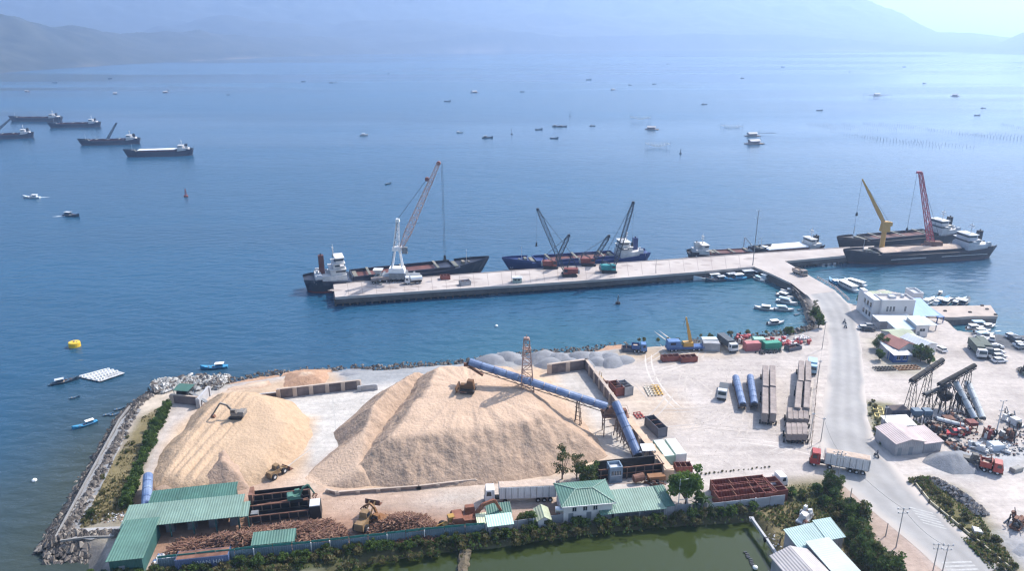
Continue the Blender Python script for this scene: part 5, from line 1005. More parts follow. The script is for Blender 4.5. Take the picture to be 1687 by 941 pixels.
# ---- containers
def container(label, p0, p1, m, w=2.44, h=2.6, open_=False, inner=None, group=None, ang_=None, L=None, name='container', roof=None):
    a, b = at(*p0), at(*p1); L = L or (b-a).length; r = E(name, label, 'container', (a+b)/2, ang(a, b), group); mb = MB().use(m)
    if open_:
        for x0, x1, y0, y1 in ((-L/2, L/2, -w/2, -w/2+.1), (-L/2, L/2, w/2-.1, w/2), (-L/2, -L/2+.1, -w/2+.1, w/2-.1), (L/2-.1, L/2, -w/2+.1, w/2-.1)): mb.box(x0, x1, y0, y1, .05, h)
        mb.build('wall', r); mb = MB().use(inner or rust); mb.box(-L/2+.1, L/2-.1, -w/2+.1, w/2-.1, .05, .3)
        for x in (-L/6, L/6): mb.box(x-.06, x+.06, -w/2+.1, w/2-.1, h-.25, h-.1)
        mb.build('floor', r)
    else:
        mb.box(-L/2, L/2, -w/2, w/2, .05, h); mb.build('wall', r); mb = MB().use(roof or m); mb.box(-L/2+.1, L/2-.1, -w/2+.1, w/2-.1, h, h+.05); mb.build('roof', r)
    mb = MB().use(m)
    for x in (-L/2, L/2):
        for y in (-w/2, w/2): mb.box(x-.08, x+.08, y-.08, y+.08, 0, h+.06)
    mb.each('corner_post', r); return r
crust = corrugated('container_rust', (.24, .07, .05), .35, 'X', .7, .4, .06); cgrey = corrugated('container_grey', (.33, .33, .34), .35, 'X', .7, .3, .06); cwht = corrugated('container_white', (.68, .70, .66), .35, 'X', .5, .15, .06); cgrn = corrugated('container_pale_green', (.38, .55, .45), .35, 'X', .5, .15, .06); cdb = corrugated('container_dark', (.10, .11, .14), .35, 'X', .6, .35, .06); cblu = corrugated('container_blue', (.09, .13, .24), .35, 'X', .6, .25, .06)
container('brown red open-topped container standing beside the grey one in the yard', (1009, 641), (1021, 653.5), crust, open_=True); container('grey open-topped container touching the brown red one in the yard', (1022, 640.5), (1036, 652.5), cgrey, open_=True, inner=steel)
container('dark grey open-topped container alone above the two pale containers', (1069, 700), (1091, 721), cdb, open_=True, inner=rust)
container('pale green ended white container, left of two beside the dusty wall', (1083, 741), (1102, 768), cgrn, roof=cwht); container('cream container, right of two beside the dusty wall', (1103, 739), (1121, 765), cwht)
container('small rusty open skip beside the cream container and the green tree', (1112, 775), (1138, 774), crust, open_=True, w=2.2, h=1.4, name='skip')
for i, (p0, p1, n) in enumerate([((1178, 832), (1268, 821), 'nearest'), ((1176, 822), (1262, 812), 'second nearest'), ((1173, 813), (1258, 804), 'farthest of the three lying parallel'),]): container('rusty red open-topped container by the pond wall, %s' % n, p0, p1, crust, open_=True, h=2.5, group='rusty open containers')
container('rusty open-topped container set crosswise right of the three parallel ones', (1268, 830), (1247, 806), crust, open_=True, group='rusty open containers'); container('rightmost rusty open-topped container set crosswise, grey end facing the pond', (1287, 826), (1266, 803), crust, open_=True, group='rusty open containers', h=2.6)
lc = container('long dark blue container with pale lettering behind the pond fence', (294, 934), (380, 925), cblu, w=2.4, h=2.3, roof=rust)
tx = bpy.data.curves.new('letters', 'FONT'); tx.body = 'WAN HAI'; tx.size = 1.15; tx.extrude = .01; tx.align_x = 'CENTER'; tx.align_y = 'CENTER'; to = bpy.data.objects.new('lettering', tx); COL.objects.link(to)
me = bpy.data.meshes.new_from_object(to.evaluated_get(bpy.context.evaluated_depsgraph_get())); bpy.data.objects.remove(to); to = bpy.data.objects.new('lettering', me); COL.objects.link(to); me.materials.append(mat('faded_letter_white', (.50, .52, .55), .7, .2, 1)); to.parent = lc; to.location = (1.2, -1.29, 1.25); to.rotation_euler = (pi/2, 0, 0)
container('grey container, front one of two on the shore beside the yellow crane', (1157, 576), (1184, 577), cgrey); container('pale grey container, rear one of two on the shore beside the yellow crane', (1155, 570), (1180, 570), mat('cont_pale', (.50, .54, .56), .6, .15, .4))
container('bright green container on the shore, behind the parked motorbikes', (1257, 577), (1283, 575), grn); container('faded pink red container beside the bright green one on the shore', (1226, 577), (1250, 576), mat('cont_pink', (.42, .13, .13), .6, .2, .5)); container('pale green container end behind the pink red one on the shore', (1240, 570), (1258, 570), mat('cont_mint', (.30, .55, .42), .6, .2, .5))
container('black shed container left of the crushing plant, beside the bush', (1462, 691), (1490, 690), cdb, w=3, h=3.2, roof=mat('shed_rust_dark', (.07, .05, .05), .8, .4, .5)); container('black trailer bed lying left of the blue truck on the shore', (1025, 578), (1046, 578), cdb, w=2.4, h=1.3, open_=True, name='trailer_bed')
container('short dark steel bin lying on the shore left of the road', (1296, 578), (1316, 574), cdb, w=2.2, h=1.2, open_=True, name='skip')
container('rusty bent steel hopper section, left one lying on the yard near the shore', (1090, 595), (1118, 593), crust, w=2, h=1.6, open_=True, name='steel_section'); container('rusty bent steel hopper section, right one lying on the yard near the shore', (1120, 596), (1146, 594), crust, w=2.4, h=1.7, open_=True, name='steel_section')
# frames lying on the yard
def frame(label, p0, p1, w, m, nx, name='steel_grating'):
    a, b = at(*p0), at(*p1); L = (b-a).length; r = E(name, label, 'frame', (a+b)/2, ang(a, b)); mb = MB().use(m)
    for y in (-w/2, 0, w/2): mb.box(-L/2, L/2, y-.12, y+.12, .02, .32)
    mb.build('beam', r) if 0 else mb.each('beam', r); mb = MB().use(m)
    for i in range(nx+1): x = -L/2+L*i/nx; mb.box(x-.1, x+.1, -w/2-.1, w/2+.1, .34, .5)
    mb.each('crossbar', r)
frame('pale cream steel frame lying flat, left of the yellow one', (1067, 638), (1075, 653), 2.0, mat('frame_cream', (.60, .55, .45), .6, .2, .8), 4); frame('ochre yellow steel frame lying flat, right of the cream one', (1078, 637), (1086, 652), 2.0, mat('frame_ochre', (.58, .36, .08), .6, .25, .8), 4)
frame('red steel frame lying flat above the dark open container', (1049, 682), (1056, 690), 1.8, red2, 2); frame('yellow timber frame leaning in the weeds beside the road bend', (1445, 672), (1450, 690), 2.2, mat('frame_straw', (.55, .45, .18), .7, .3, .8), 3)
frame('orange steel frames stacked beside the blue shed near the road', (1475, 608), (1512, 606), 2.4, orange, 6); frame('dark steel frames stacked at the left of the orange ones', (1441, 609), (1472, 608), 2.2, black, 6)
# ---- earth moving machines
def excavator(label, px, py, face, pose, m=None, bucket='bucket', sc=1, z=LZ, trackm=None, spot=None):
    """face: heading of the arm; pose: (boom end x, z), (stick end x, z)"""
    m = m or orange; r = E('excavator', label, 'excavator', spot or at(px, py, z), face); r.scale = (sc,)*3
    for s in (-1, 1): mb = MB().use(trackm or black); mb.loft([[(x, s*1.2+dy, zz) for x, zz in ((-2.0, .45), (-1.7, 0), (1.7, 0), (2.0, .45), (1.7, .9), (-1.7, .9))] for dy in (-.3, .3)]); mb.build('track', r)
    mb = MB().use(m); mb.box(-2.5, 1.3, -1.35, 1.35, 1.0, 1.9, .05, .05); mb.box(-2.6, -.6, -1.3, 1.3, 1.9, 2.35, .25, .1); mb.box(-.5, .5, -.5, .5, .8, 1.1); mb.build('machine_house', r); mb = MB().use(m); mb.box(-.3, 1.35, .35, 1.35, 1.85, 3.0, .12, .08); c = mb.build('cab', r); mb = MB().use(glass); mb.box(1.25, 1.33, .45, 1.25, 1.95, 2.75); mb.box(-.1, 1.1, 1.32, 1.38, 2.1, 2.8, .1); mb.each('window', c)
    a, k, t = Vector((1.1, -.2, 1.7)), Vector((pose[0][0], -.2, pose[0][1])), Vector((pose[1][0], -.2, pose[1][1])); q = a.lerp(k, .5)+Vector((-.2, 0, .7))
    mb = MB().use(m); mb.bar(a, q, .42, .6); mb.bar(q, k, .4, .5); mb.build('boom', r); mb = MB().use(m); mb.bar(k, t, .32, .42); mb.build('stick', r); mb = MB().use(rust)
    if bucket == 'bucket': mb.loft([[(t.x+x, y, t.z+zz) for x, zz in ((.3, .1), (-.5, -.1), (-.8, -.9), (-.1, -1.2), (.3, -.6))] for y in (-.7, .4)])
    else:
        for i in range(4): aa = i*pi/2+.4; mb.bar(t, t+Vector((cos(aa)*.9, sin(aa)*.9, -.8)), .22); mb.bar(t+Vector((cos(aa)*.9, sin(aa)*.9, -.8)), t+Vector((cos(aa)*.3, sin(aa)*.3, -1.6)), .2)
    mb.build(bucket, r); return r
excavator('dark excavator digging on top of the golden wood chip heap', 391, 688, R(178), ((4.6, 4.4), (7.2, .6)), mat('excavator_grey', (.20, .18, .16), .7, .3, .6), z=LZ+6.5, sc=.85, spot=on(lefto, 391, 688))
excavator('brown excavator with arm bent down beside the small green roofs', 770, 866, R(12), ((4.4, 4.2), (6.0, .9)), mat('excavator_brown', (.22, .085, .05), .7, .35, .6), sc=1.25)
excavator('orange grapple excavator lifting over the second log pile', 628, 864, R(150), ((3.2, 4.4), (5.2, 3.0)), orange, 'grapple', .85)
excavator('green grapple excavator perched on the log chipping line', 488, 824, R(20), ((3.8, 4.6), (5.4, 1.2)), mat('excavator_green_grey', (.07, .17, .13), .7, .35, .6), 'grapple', .68, z=LZ+2.6)
excavator('dark rusty excavator standing behind the yellow loader', 757, 878, R(190), ((2.8, 3.0), (4.0, 1.2)), rust, 'grapple', .7)
def loader(label, px, py, face, m, sc=1, z=LZ, up_=.5):
    r = E('wheel_loader', label, 'loader', at(px, py, z), face); r.scale = (sc,)*3; mb = MB().use(m); mb.box(-2.8, -.4, -.9, .9, .8, 2.0, .15, .1); mb.box(-.4, 1.6, -.6, .6, .8, 1.5, .1, .1); mb.build('body', r); mb = MB().use(m); mb.box(-.9, .5, -.75, .75, 1.9, 3.1, .1, .1); c = mb.build('cab', r); mb = MB().use(glass); mb.box(.42, .5, -.6, .6, 2.1, 2.9, .02); mb.box(-.7, .3, -.76, -.72, 2.1, 2.9, .05); mb.each('window', c)
    mb = MB().use(m)
    for s in (-.5, .5): mb.bar((.6, s, 1.5), (3.0, s, up_+.3), .22, .35)
    mb.each('lift_arm', r); mb = MB().use(rust); mb.loft([[(3.0+x, y, up_+zz) for x, zz in ((0, .6), (-.1, -.4), (1.1, -.5), (.3, .1))] for y in (-1.4, 1.4)]); mb.build('bucket', r); wheels(r, [(x, s*1.0) for x in (-1.8, 1.4) for s in (-1, 1)], .75, .6)
loader('yellow wheel loader beside the second log pile', 742, 872, R(200), mat('loader_yellow', (.36, .21, .05), .7, .35, .6), 1.0); loader('small dark loader parked at the foot of the golden heap', 457, 783, R(60), mat('loader_brown', (.22, .14, .07), .7, .3, .6), .9, on(lefto, 457, 783, LZ).z)
loader('dark wheel loader with white cab roof tipping into the red dump truck', 1605, 768, R(-25), mat('loader_dark', (.12, .11, .10), .7, .3, .6), 1.0, up_=2.2); loader('grapple loader carrying logs, leftmost machine in the log yard', 603, 866, R(75), mat('loader_brown', 0), 1.15, up_=2.6)
r = E('bulldozer', 'brown bulldozer pushing chips on top of the huge heap', 'bulldozer', on(bigo, 771, 645)+Vector((0, 0, -.1)), R(170)); bm2 = mat('bulldozer_brown', (.13, .065, .03), .75, .35, .6); r.scale = (1.05,)*3
for s in (-1, 1): mb = MB().use(black); mb.loft([[(x, s*1.0+dy, zz) for x, zz in ((-1.8, .5), (-1.5, 0), (1.5, 0), (1.8, .5), (1.5, 1.0), (-1.5, 1.0))] for dy in (-.3, .3)]); mb.build('track', r)
mb = MB().use(bm2); mb.box(-1.6, 1.8, -.7, .7, .7, 1.9, .1, .1); mb.build('body', r); mb = MB().use(bm2); mb.box(-1.4, .2, -.8, .8, 1.9, 3.0, .1, .1); mb.build('cab', r); mb = MB().use(bm2); mb.loft([[(2.5+x, y, z) for x, z in ((0, .05), (-.3, .8), (0, 1.6), (.15, 1.6), (-.1, .8), (.15, .05))] for y in (-1.9, 1.9)]); mb.build('blade', r); mb = MB().use(rust)
for s in (-1, 1): mb.bar((0, s*1.4, .5), (2.5, s*1.4, .5), .2)
mb.each('push_arm', r)
r = E('mobile_crane', 'yellow mobile crane with blue cab and raised jib on the shore', 'crane', at(1128, 577), R(5)); b0 = r.location.copy(); mb = MB().use(blue2); mb.box(-6, 6, -1.3, 1.3, .8, 1.5); mb.build('carrier', r); wheels(r, [(x, s*1.1) for x in (-4.5, -3.2, 2.5, 4.2) for s in (-1, 1)]); mb = MB().use(skyb); mb.box(-5.8, -1.8, -1.4, 1.4, 1.5, 3.5, .1, .1); c = mb.build('cab', r); mb = MB().use(glass); mb.box(-5.0, -3.4, -1.43, -1.35, 2.4, 3.1); mb.build('window', c)
mb = MB().use(yel); mb.box(-.8, 2.4, -1.1, 1.1, 1.5, 2.8, .1, .1); mb.build('slewing_house', r); t = up(1130.5, 523, b0.y)-b0; t.rotate(Matrix.Rotation(-R(5), 3, 'Z')); mb = MB().use(yel); f = Vector((1.8, 0, 2.2)); mb.bar(f, f.lerp(t, .5), .75, .9); mb.bar(f.lerp(t, .45), f.lerp(t, .78), .55, .65); mb.bar(f.lerp(t, .75), t, .4, .45); mb.build('jib', r); mb = MB().use(cable_m); mb.bar(t, t+Vector((-.8, 0, -3)), .08); mb.build('cable', r)
r = E('bulldozer', 'tan bulldozer parked behind the bay side wall in the yard', 'bulldozer', at(988, 629), R(-70)); tanm = mat('dozer_tan', (.48, .33, .16), .7, .3, .6)
for s in (-1, 1): mb = MB().use(rust); mb.box(-1.7, 1.7, s*.9-.25, s*.9+.25, 0, .8, .3); mb.build('track', r)
mb = MB().use(tanm); mb.box(-1.4, 1.4, -.65, .65, .6, 1.5, .1, .1); mb.build('body', r); mb = MB().use(tanm)
for x in (-1.1, 0):
    for s in (-.5, .5): mb.bar((x, s, 1.4), (x, s, 2.7), .14)
mb.each('canopy_post', r); mb = MB().use(rust); mb.box(1.9, 2.1, -1.6, 1.6, .05, 1.0); mb.build('blade', r)
# ---- pier clutter
for l, p0, p1, m, h in (('rusty red open skip on the pier right of the harbour crane', (726, 460), (741, 459), crust, 1.6), ('dark grey steel bin on the pier edge, right of the rusty skip', (758, 470), (774, 468), cgrey, 1.7)):
    r = container(l, p0, p1, m, 2.6, h, True, name='skip'); a, b = at(*p0, PZ), at(*p1, PZ); r.location = (a+b)/2
r = E('guard_cabin', 'small green grey cabin at the front edge of the pier', 'cabin', at(852, 465, PZ)); mb = MB().use(mat('cabin_green', (.25, .33, .30), .6, .2, .5)); mb.box(-1.8, 1.8, -1, 1, 0, 2.0); mb.build('wall', r); mb = MB().use(white); mb.box(-2, 2, -1.2, 1.2, 2.0, 2.12); mb.build('roof', r); mb = MB().use(glass); mb.box(-1.2, -.3, -1.03, -.98, .9, 1.6); mb.box(.3, 1.2, -1.03, -.98, .9, 1.6); mb.each('window', r)
trailer('flat dark trailer loaded with grey cargo beside the harbour crane', (612, 467), (640, 464), 2.2, .9); o = COL.objects[-1] if 0 else None
for t_ in [o for o in COL.objects if o.name.startswith('trailer') and o.get('label', '').startswith('flat dark')]: a, b = at(612, 467, PZ), at(640, 464, PZ); t_.location = (a+b)/2
r = truck('white tank truck parked in front of the harbour crane', (694, 466), (668, 468), lgrey, mat('tank_white', (.66, .68, .70), .4, .1, .5), 7, 'tank', z=PZ)
r = E('hopper', 'dark grab hopper frame on the pier left of the harbour crane', 'hopper', at(624, 461, PZ)); mb = MB().use(steel)
for x in (-1.5, 1.5):
    for y in (-1.3, 1.3): mb.bar((x, y, 0), (x, y, 3.4), .2)
mb.build('frame', r); mb = MB().use(lgrey); mb.loft([[(x*k, y*k, z) for x, y in ((-1.9, -1.7), (1.9, -1.7), (1.9, 1.7), (-1.9, 1.7))] for k, z in ((.35, 2.4), (1, 4.4))]); mb.build('bin', r)
# lamp masts and poles
def pole(label, px, py, h, z=LZ, arms=(), wires=0, m=None, name='utility_pole', cat='pole', rad=.11, lamp=False, group=None):
    r = E(name, label, cat, at(px, py, z), 0, group); mb = MB().use(m or mat('pole_concrete', (.30, .29, .28), .9, .2, .6)); mb.tube((0, 0, -.3), (0, 0, h), rad, rad*.6, 7); mb.build('shaft', r)
    for zz, w in arms:
        mb = MB().use(steel); mb.bar((-w, 0, zz), (w, 0, zz), .1); cr = mb.build('crossarm', r); mb = MB().use(lgrey)
        for x in ((-.9, 0, .9) if not lamp else (-.9, .9)): mb.box(x*w-.09, x*w+.09, -.09, .09, zz+.05, zz+(.32 if not lamp else .3), .02, .02)
        mb.each('insulator' if not lamp else 'lamp_head', cr)
    return r
pole('very tall thin lamp mast with crossbar at the pier junction', 1240, 437, hgt(1240, 346, at(1240, 437, PZ).y)-PZ, PZ, ((hgt(1240, 346, at(1240, 437, PZ).y)-PZ-.3, .9), (hgt(1240, 360, at(1240, 437, PZ).y)-PZ, 1.3)), m=steel, name='lamp_mast', cat='lamp mast', rad=.2, lamp=True)
pole('short thin lamp pole on the pier beside the small cabin', 843, 465, 6, PZ, ((5.9, .5),), m=steel, name='lamp_post', cat='lamp post', rad=.09, lamp=True); pole('thin lamp pole on the pier right of the teal crane', 1080, 450, 6, PZ, ((5.9, .5),), m=steel, name='lamp_post', cat='lamp post', rad=.09, lamp=True)
PL = [('twin utility pole with crossarms in front of the red cabbed semi, left one', 1372, 800, 8.5, 1.0), ('twin utility pole with crossarms in front of the red cabbed semi, right one', 1378, 800, 8.0, 1.0), ('utility pole at the left road side above the red earth verge', 1476, 903, 9.0, 1.2), ('utility pole at bottom edge, left one of a pair beside the road', 1537, 941, 6.0, 1.0), ('utility pole at bottom edge, right one of a pair beside the road', 1553, 941, 5.8, 1.0), ('thin pole at the yard corner beside the road, above the red cabbed semi', 1352, 728, 6.5, .3),
      ('thin pole on the roadside fence beside the short trailer rows', 1334, 726, 7.5, .3), ('roadside pole beside the long trailers at the fence', 1345, 640, 8.5, .4), ('roadside pole at the top of the yard fence under the tree', 1354, 576, 9.5, .4), ('dark pole at the edge of the grey plant shed', 1454, 712, 7.0, .4)]
for l, x, y, h, w in PL: pole(l, x, y, h, LZ, ((h-.3, w), (h-1.2, w*.8)) if w > .5 else ((h-.4, w),))
pole('pale lamp mast with two lamp heads in the scrap yard at right', 1640, 718, 9.5, LZ, ((9.4, .8), (6.8, .5)), m=lgrey, name='lamp_mast', cat='lamp mast', rad=.16, lamp=True); pole('short dark stub pole on the red earth verge', 1459, 884, 3.0, LZ, (), rad=.12); pole('short dark stub pole at the weed bank, left of the red earth verge', 1400, 826, 3.2, LZ, (), rad=.12)
for l, x, y in (('left leg pole of the white ladder frame beside the tree', 1117, 838), ('right leg pole of the white ladder frame beside the tree', 1131, 836)): pole(l, x, y, 7, LZ, (), m=wh, rad=.12, name='frame_pole')
mb = MB().use(wh); b = at(1117, 838)
r = E('ladder_frame', 'white rungs of the ladder frame joining two poles beside the tree', 'frame', b); c = at(1131, 836)-b
for z in (2, 3.8, 5.6, 6.8): mb.bar((0, 0, z), (c.x, c.y, z), .1)
mb.each('rung', r)
# wires between poles
mb = MB().use(cable_m)
def wire(a, b, za, zb, sag=.8):
    a, b = at(*a)+Vector((0, 0, za)), at(*b)+Vector((0, 0, zb)); q = [a.lerp(b, t)+Vector((0, 0, -4*sag*t*(1-t))) for t in np.linspace(0, 1, 9)]
    for p, n in zip(q, q[1:]): mb.bar(p, n, .035)
wire((1375, 800), (1352, 728), 8.1, 6.1); wire((1352, 728), (1334, 726), 6.1, 7, .2); wire((1334, 726), (1345, 640), 7.1, 8.1); wire((1345, 640), (1354, 576), 8.1, 9); wire((1378, 800), (1476, 903), 7.7, 8.7); wire((1476, 903), (1545, 941), 8.7, 5.7)
o = mb.build('power_line'); tag(o, 'thin dark power wires strung between the roadside utility poles', 'power line')
# roadside yard fence, thin posts with rails
b = at(1332, 740); P = [at(*p) for p in [(1336, 738), (1341, 690), (1345, 640), (1350, 600)]]; r = E('fence', 'thin broken post and rail fence between trailer yard and road', 'fence', P[0]); mb = MB().use(mat('fence_rust', (.22, .17, .14), .9, .3, .8)); rl = MB().use(mat('fence_rust', 0))
for a, c in zip(P, P[1:]):
    a, c = a-P[0], c-P[0]; n = int((c-a).length/2.5)
    for i in range(n): p = a.lerp(c, i/n); mb.tube((p.x, p.y, -.1), (p.x+random.uniform(-.1, .1), p.y, 1.9), .06, n=5)
    rl.bar(a+Vector((0, 0, 1.5)), c+Vector((0, 0, 1.5)), .05); rl.bar(a+Vector((0, 0, .8)), c+Vector((0, 0, .8)), .05)
mb.each('post', r); rl.build('rail', r)
P = [at(*p) for p in [(1506, 800), (1530, 830), (1600, 888), (1660, 938)]]; r = E('fence', 'row of dark guard posts along the right road verge', 'fence', P[0]); mb = MB().use(mat('post_dark', (.10, .09, .07), .9, .3, .8)); rl = MB().use(mat('rail_straw', (.42, .38, .28), .9, .2, .8))
for a, c in zip(P, P[1:]):
    a, c = a-P[0], c-P[0]; n = int((c-a).length/2.6)
    for i in range(n): p = a.lerp(c, i/n); mb.box(p.x-.14, p.x+.14, p.y-.14, p.y+.14, -.1, 1.1, .03, .03)
    rl.bar(a+Vector((.4, .1, .35)), c+Vector((.4, .1, .35)), .22, .35)
mb.each('post', r); rl.build('kerb_rail', r)
P = [at(*p) for p in [(1346, 459.5), (1376, 476), (1399, 497)]]; r = E('railing', 'pale pink railing along the outer edge of the causeway', 'railing', P[0]); mb = MB().use(mat('railing_pink', (.52, .38, .34), .7, .2, .8)); rl = MB().use(mat('railing_pink', 0))
for a, c in zip(P, P[1:]):
    a, c = a-P[0], c-P[0]; n = int((c-a).length/2)
    for i in range(n): p = a.lerp(c, i/n); mb.box(p.x-.08, p.x+.08, p.y-.08, p.y+.08, -.4, 1.1)
    rl.bar(a+Vector((0, 0, 1.05)), c+Vector((0, 0, 1.05)), .12); rl.bar(a+Vector((0, 0, .5)), c+Vector((0, 0, .5)), .1)
mb.each('post', r); rl.build('rail', r)
# ================================================================ BUILDINGS
gl = corrugated('roof_green_pale', (.16, .245, .20), .5, 'X', .55, .2, .05); gd = corrugated('roof_green_dark', (.05, .128, .10), .5, 'X', .55, .25, .05); gm_ = corrugated('roof_green_mid', (.085, .175, .138), .5, 'X', .55, .22, .05); tealr = corrugated('roof_teal', (.23, .35, .35), .5, 'X', .5, .15, .05)
rbl = corrugated('roof_blue', (.19, .34, .58), .5, 'X', .5, .15, .05); rgr = corrugated('roof_grey', (.42, .45, .48), .5, 'X', .6, .2, .05); rpk = corrugated('roof_dusty_pink', (.44, .36, .35), .5, 'X', .7, .2, .05); rwh = corrugated('roof_white', (.66, .66, .64), .5, 'X', .6, .15, .05); rrd = corrugated('roof_tile_red', (.34, .155, .13), .35, 'Y', .8, .2, .06); rol = corrugated('roof_olive', (.33, .36, .25), .5, 'X', .7, .2, .05)
wwh = mat('wall_white', (.72, .71, .71), .8, .12, .3, col2=(.60, .57, .55)); wgr = corrugated('wall_grey_sheet', (.33, .32, .33), .5, 'X', .7, .25, .04); wgn = corrugated('wall_green_sheet', (.03, .10, .09), .5, 'X', .7, .3, .04); wbl = mat('wall_blue', (.035, .085, .24), .6, .25, .4); dkin = mat('dark_interior', (.03, .028, .026), .9, .3, .5)  # dkin: near black on shed back walls, interior shade put into the colour
def bld(label, A, B, dep, h, wm, rm_, roof='gable_x', rise=1.5, over=.4, wins=(), doors=(), open_=False, name='building', cat='building', z=LZ, wz=1.0, ws=(1.0, 1.2), sk=0, posts=None, back=None):
    """front edge from A to B on the ground; depth away from it; windows (x, [z]) and doors on the front"""
    a, b = at(*A, z), at(*B, z); L = (b-a).length; r = E(name, label, cat, a, ang(a, b)); mb = MB().use(wm)
    if open_:
        n = max(2, int(L/4)+1)
        for i in range(n):
            for y in (0, dep): mb.box(L*i/(n-1)-.12, L*i/(n-1)+.12, y-.12, y+.12, 0, h)
        mb.each('post', r)
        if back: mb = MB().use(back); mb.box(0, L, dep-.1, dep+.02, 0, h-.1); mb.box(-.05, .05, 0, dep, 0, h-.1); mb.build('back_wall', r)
    else:
        if roof in ('gable_x',): mb.loft([[(x, y, zz) for y, zz in ((0, 0), (dep, 0), (dep, h), (dep/2, h+rise-.03), (0, h))] for x in (0, L)])
        elif roof == 'gable_y': mb.loft([[(x, y, zz) for x, zz in ((0, 0), (L, 0), (L, h), (L/2, h+rise-.03), (0, h))] for y in (0, dep)])
        elif roof == 'shed': mb.loft([[(x, y, zz) for y, zz in ((0, 0), (dep, 0), (dep, h+rise-.03), (0, h-.03))] for x in (0, L)])
        else: mb.box(0, L, 0, dep, 0, h-.02)
        mb.build('wall', r)
    o = over; mb = MB().use(rm_); t = .12
    if roof == 'gable_x':
        for sgn in (0, 1):
            y0, y1 = (-o, dep/2) if not sgn else (dep+o, dep/2); k = rise/(dep/2); mb = MB().use(rm_); mb.loft([[(x, y, zz) for y, zz in ((y0, h-k*o+.02), (y1, h+rise+.02), (y1, h+rise+.02+t), (y0, h-k*o+.02+t))] for x in (-o, L+o)]); mb.build('roof', r)
    elif roof == 'gable_y':
        for sgn in (0, 1):
            x0, x1 = (-o, L/2) if not sgn else (L+o, L/2); k = rise/(L/2); mb = MB().use(rm_); mb.loft([[(x, y, zz) for x, zz in ((x0, h-k*o+.02), (x1, h+rise+.02), (x1, h+rise+.02+t), (x0, h-k*o+.02+t))] for y in (-o, dep+o)]); mb.build('roof', r)
    elif roof == 'shed': k = rise/dep; mb.loft([[(x, y, zz) for y, zz in ((-o, h-k*o), (dep+o, h+rise+k*o), (dep+o, h+rise+k*o+t), (-o, h-k*o+t))] for x in [-o+sk*0, L+o]]); mb.build('roof', r)
    elif roof == 'hip':
        q = min(dep, L)/2*.9; mb.add([(-o, -o, h), (L+o, -o, h), (L+o, dep+o, h), (-o, dep+o, h), (q, dep/2, h+rise), (L-q, dep/2, h+rise)], [(0, 1, 5, 4), (1, 2, 5), (2, 3, 4, 5), (3, 0, 4), (3, 2, 1, 0)]); ro = mb.build('roof', r); mb = MB().use(gl)
        for p, e in (((-o, -o, h), (q, dep/2, h+rise)), ((L+o, -o, h), (L-q, dep/2, h+rise)), ((q, dep/2, h+rise), (L-q, dep/2, h+rise)), ((-o, dep+o, h), (q, dep/2, h+rise)), ((L+o, dep+o, h), (L-q, dep/2, h+rise))): mb.bar(Vector(p)+Vector((0, 0, .06)), Vector(e)+Vector((0, 0, .06)), .3, .1)
        mb.build('ridge_cap', ro); mb = MB().use(wh); mb.bar((-o, -o-.06, h-.06), (L+o, -o-.06, h-.06), .1, .16); mb.build('gutter', ro)
    elif roof == 'flat':
        mb.box(0.25, L-.25, .25, dep-.25, h-.02, h+.04); mb.build('roof', r); mb = MB().use(wm)
        for x0, x1, y0, y1 in ((0, L, 0, .24), (0, L, dep-.24, dep), (0, .24, .24, dep-.24), (L-.24, L, .24, dep-.24)): mb.box(x0, x1, y0, y1, h-.03, h+.7)
        mb.build('parapet', r)
    for w_ in wins:
        x, zz = (w_, wz) if not hasattr(w_, '__len__') else w_; mb = MB().use(glass); mb.box(x-ws[0]/2, x+ws[0]/2, -.03, .05, zz, zz+ws[1]); f = mb.build('window', r)
        mb = MB().use(lgrey); mb.box(x-ws[0]/2-.12, x+ws[0]/2+.12, -.16, .02, zz-.12, zz-.01); mb.build('sill', f)
        mb = MB().use(lgrey); mb.box(x-.03, x+.03, -.06, -.031, zz, zz+ws[1]); mb.build('mullion', f)
    for x in doors: mb = MB().use(mat('door_grey', (.20, .22, .24), .6, .2, .5)); mb.box(x-.5, x+.5, -.05, .04, 0, 2.1); mb.build('door', r)
    return r
# white harbour office
r = bld('white two storey harbour office with flat parapet roof at the quay', (1448, 531), (1502, 531), 6.5, 7.4, wwh, mat('roof_slab', (.45, .42, .40), .9, .2, .3), 'flat', wins=[(2.1, 4.0), (3.2, 4.0), (4.3, 4.0), (8.2, 4.0)], ws=(.6, 1.7), doors=(6,), cat='office building', name='harbour_office')
mb = MB().use(wwh); mb.box(-2.4, -.05, 1.0, 9.5, 0, 7.7); mb.build('side_wing', r); mb = MB().use(wwh); mb.box(.0, 8.6, 6.6, 12.0, 0, 6.6); mb.build('rear_wing', r); mb = MB().use(wwh); mb.box(-2.2, -.6, 9.4, 12.6, 0, 8.2); mb.build('stair_tower', r)
for x0 in (.4, 4.5): mb = MB().use(rol); mb.add([(x0, 6.9, 6.7), (x0+3.6, 6.9, 6.7), (x0+3.6, 11.6, 7.3), (x0, 11.6, 7.3)], [(0, 1, 2, 3)]); mb.build('roof', r)
mb = MB().use(glass)
for z_ in (1.2, 4.6):
    for y in (2, 4.2, 6.4): mb.box(-2.46, -2.38, y, y+1.1, z_, z_+1.6)
mb.each('window', r); mb = MB().use(sgrey); mb.box(4, 6.2, 3, 5, 7.45, 8.2, .1, .1); mb.box(8.5, 9.4, 4, 5, 7.45, 8.4, .05, .05); mb.each('roof_tank', r); mb = MB().use(wwh); mb.box(-3.2, -2.42, 2, 6.5, 3.3, 3.6); mb.box(-3.2, -3.1, 2, 6.5, 3.6, 4.4); mb.each('balcony', r)
mb = MB().use(wwh); 
for k in range(8): mb.tube((.3+1.55*k, 6.2, 7.4), (.3+1.55*k, 6.2, 8.6), .06, n=5)
mb.each('roof_post', r)
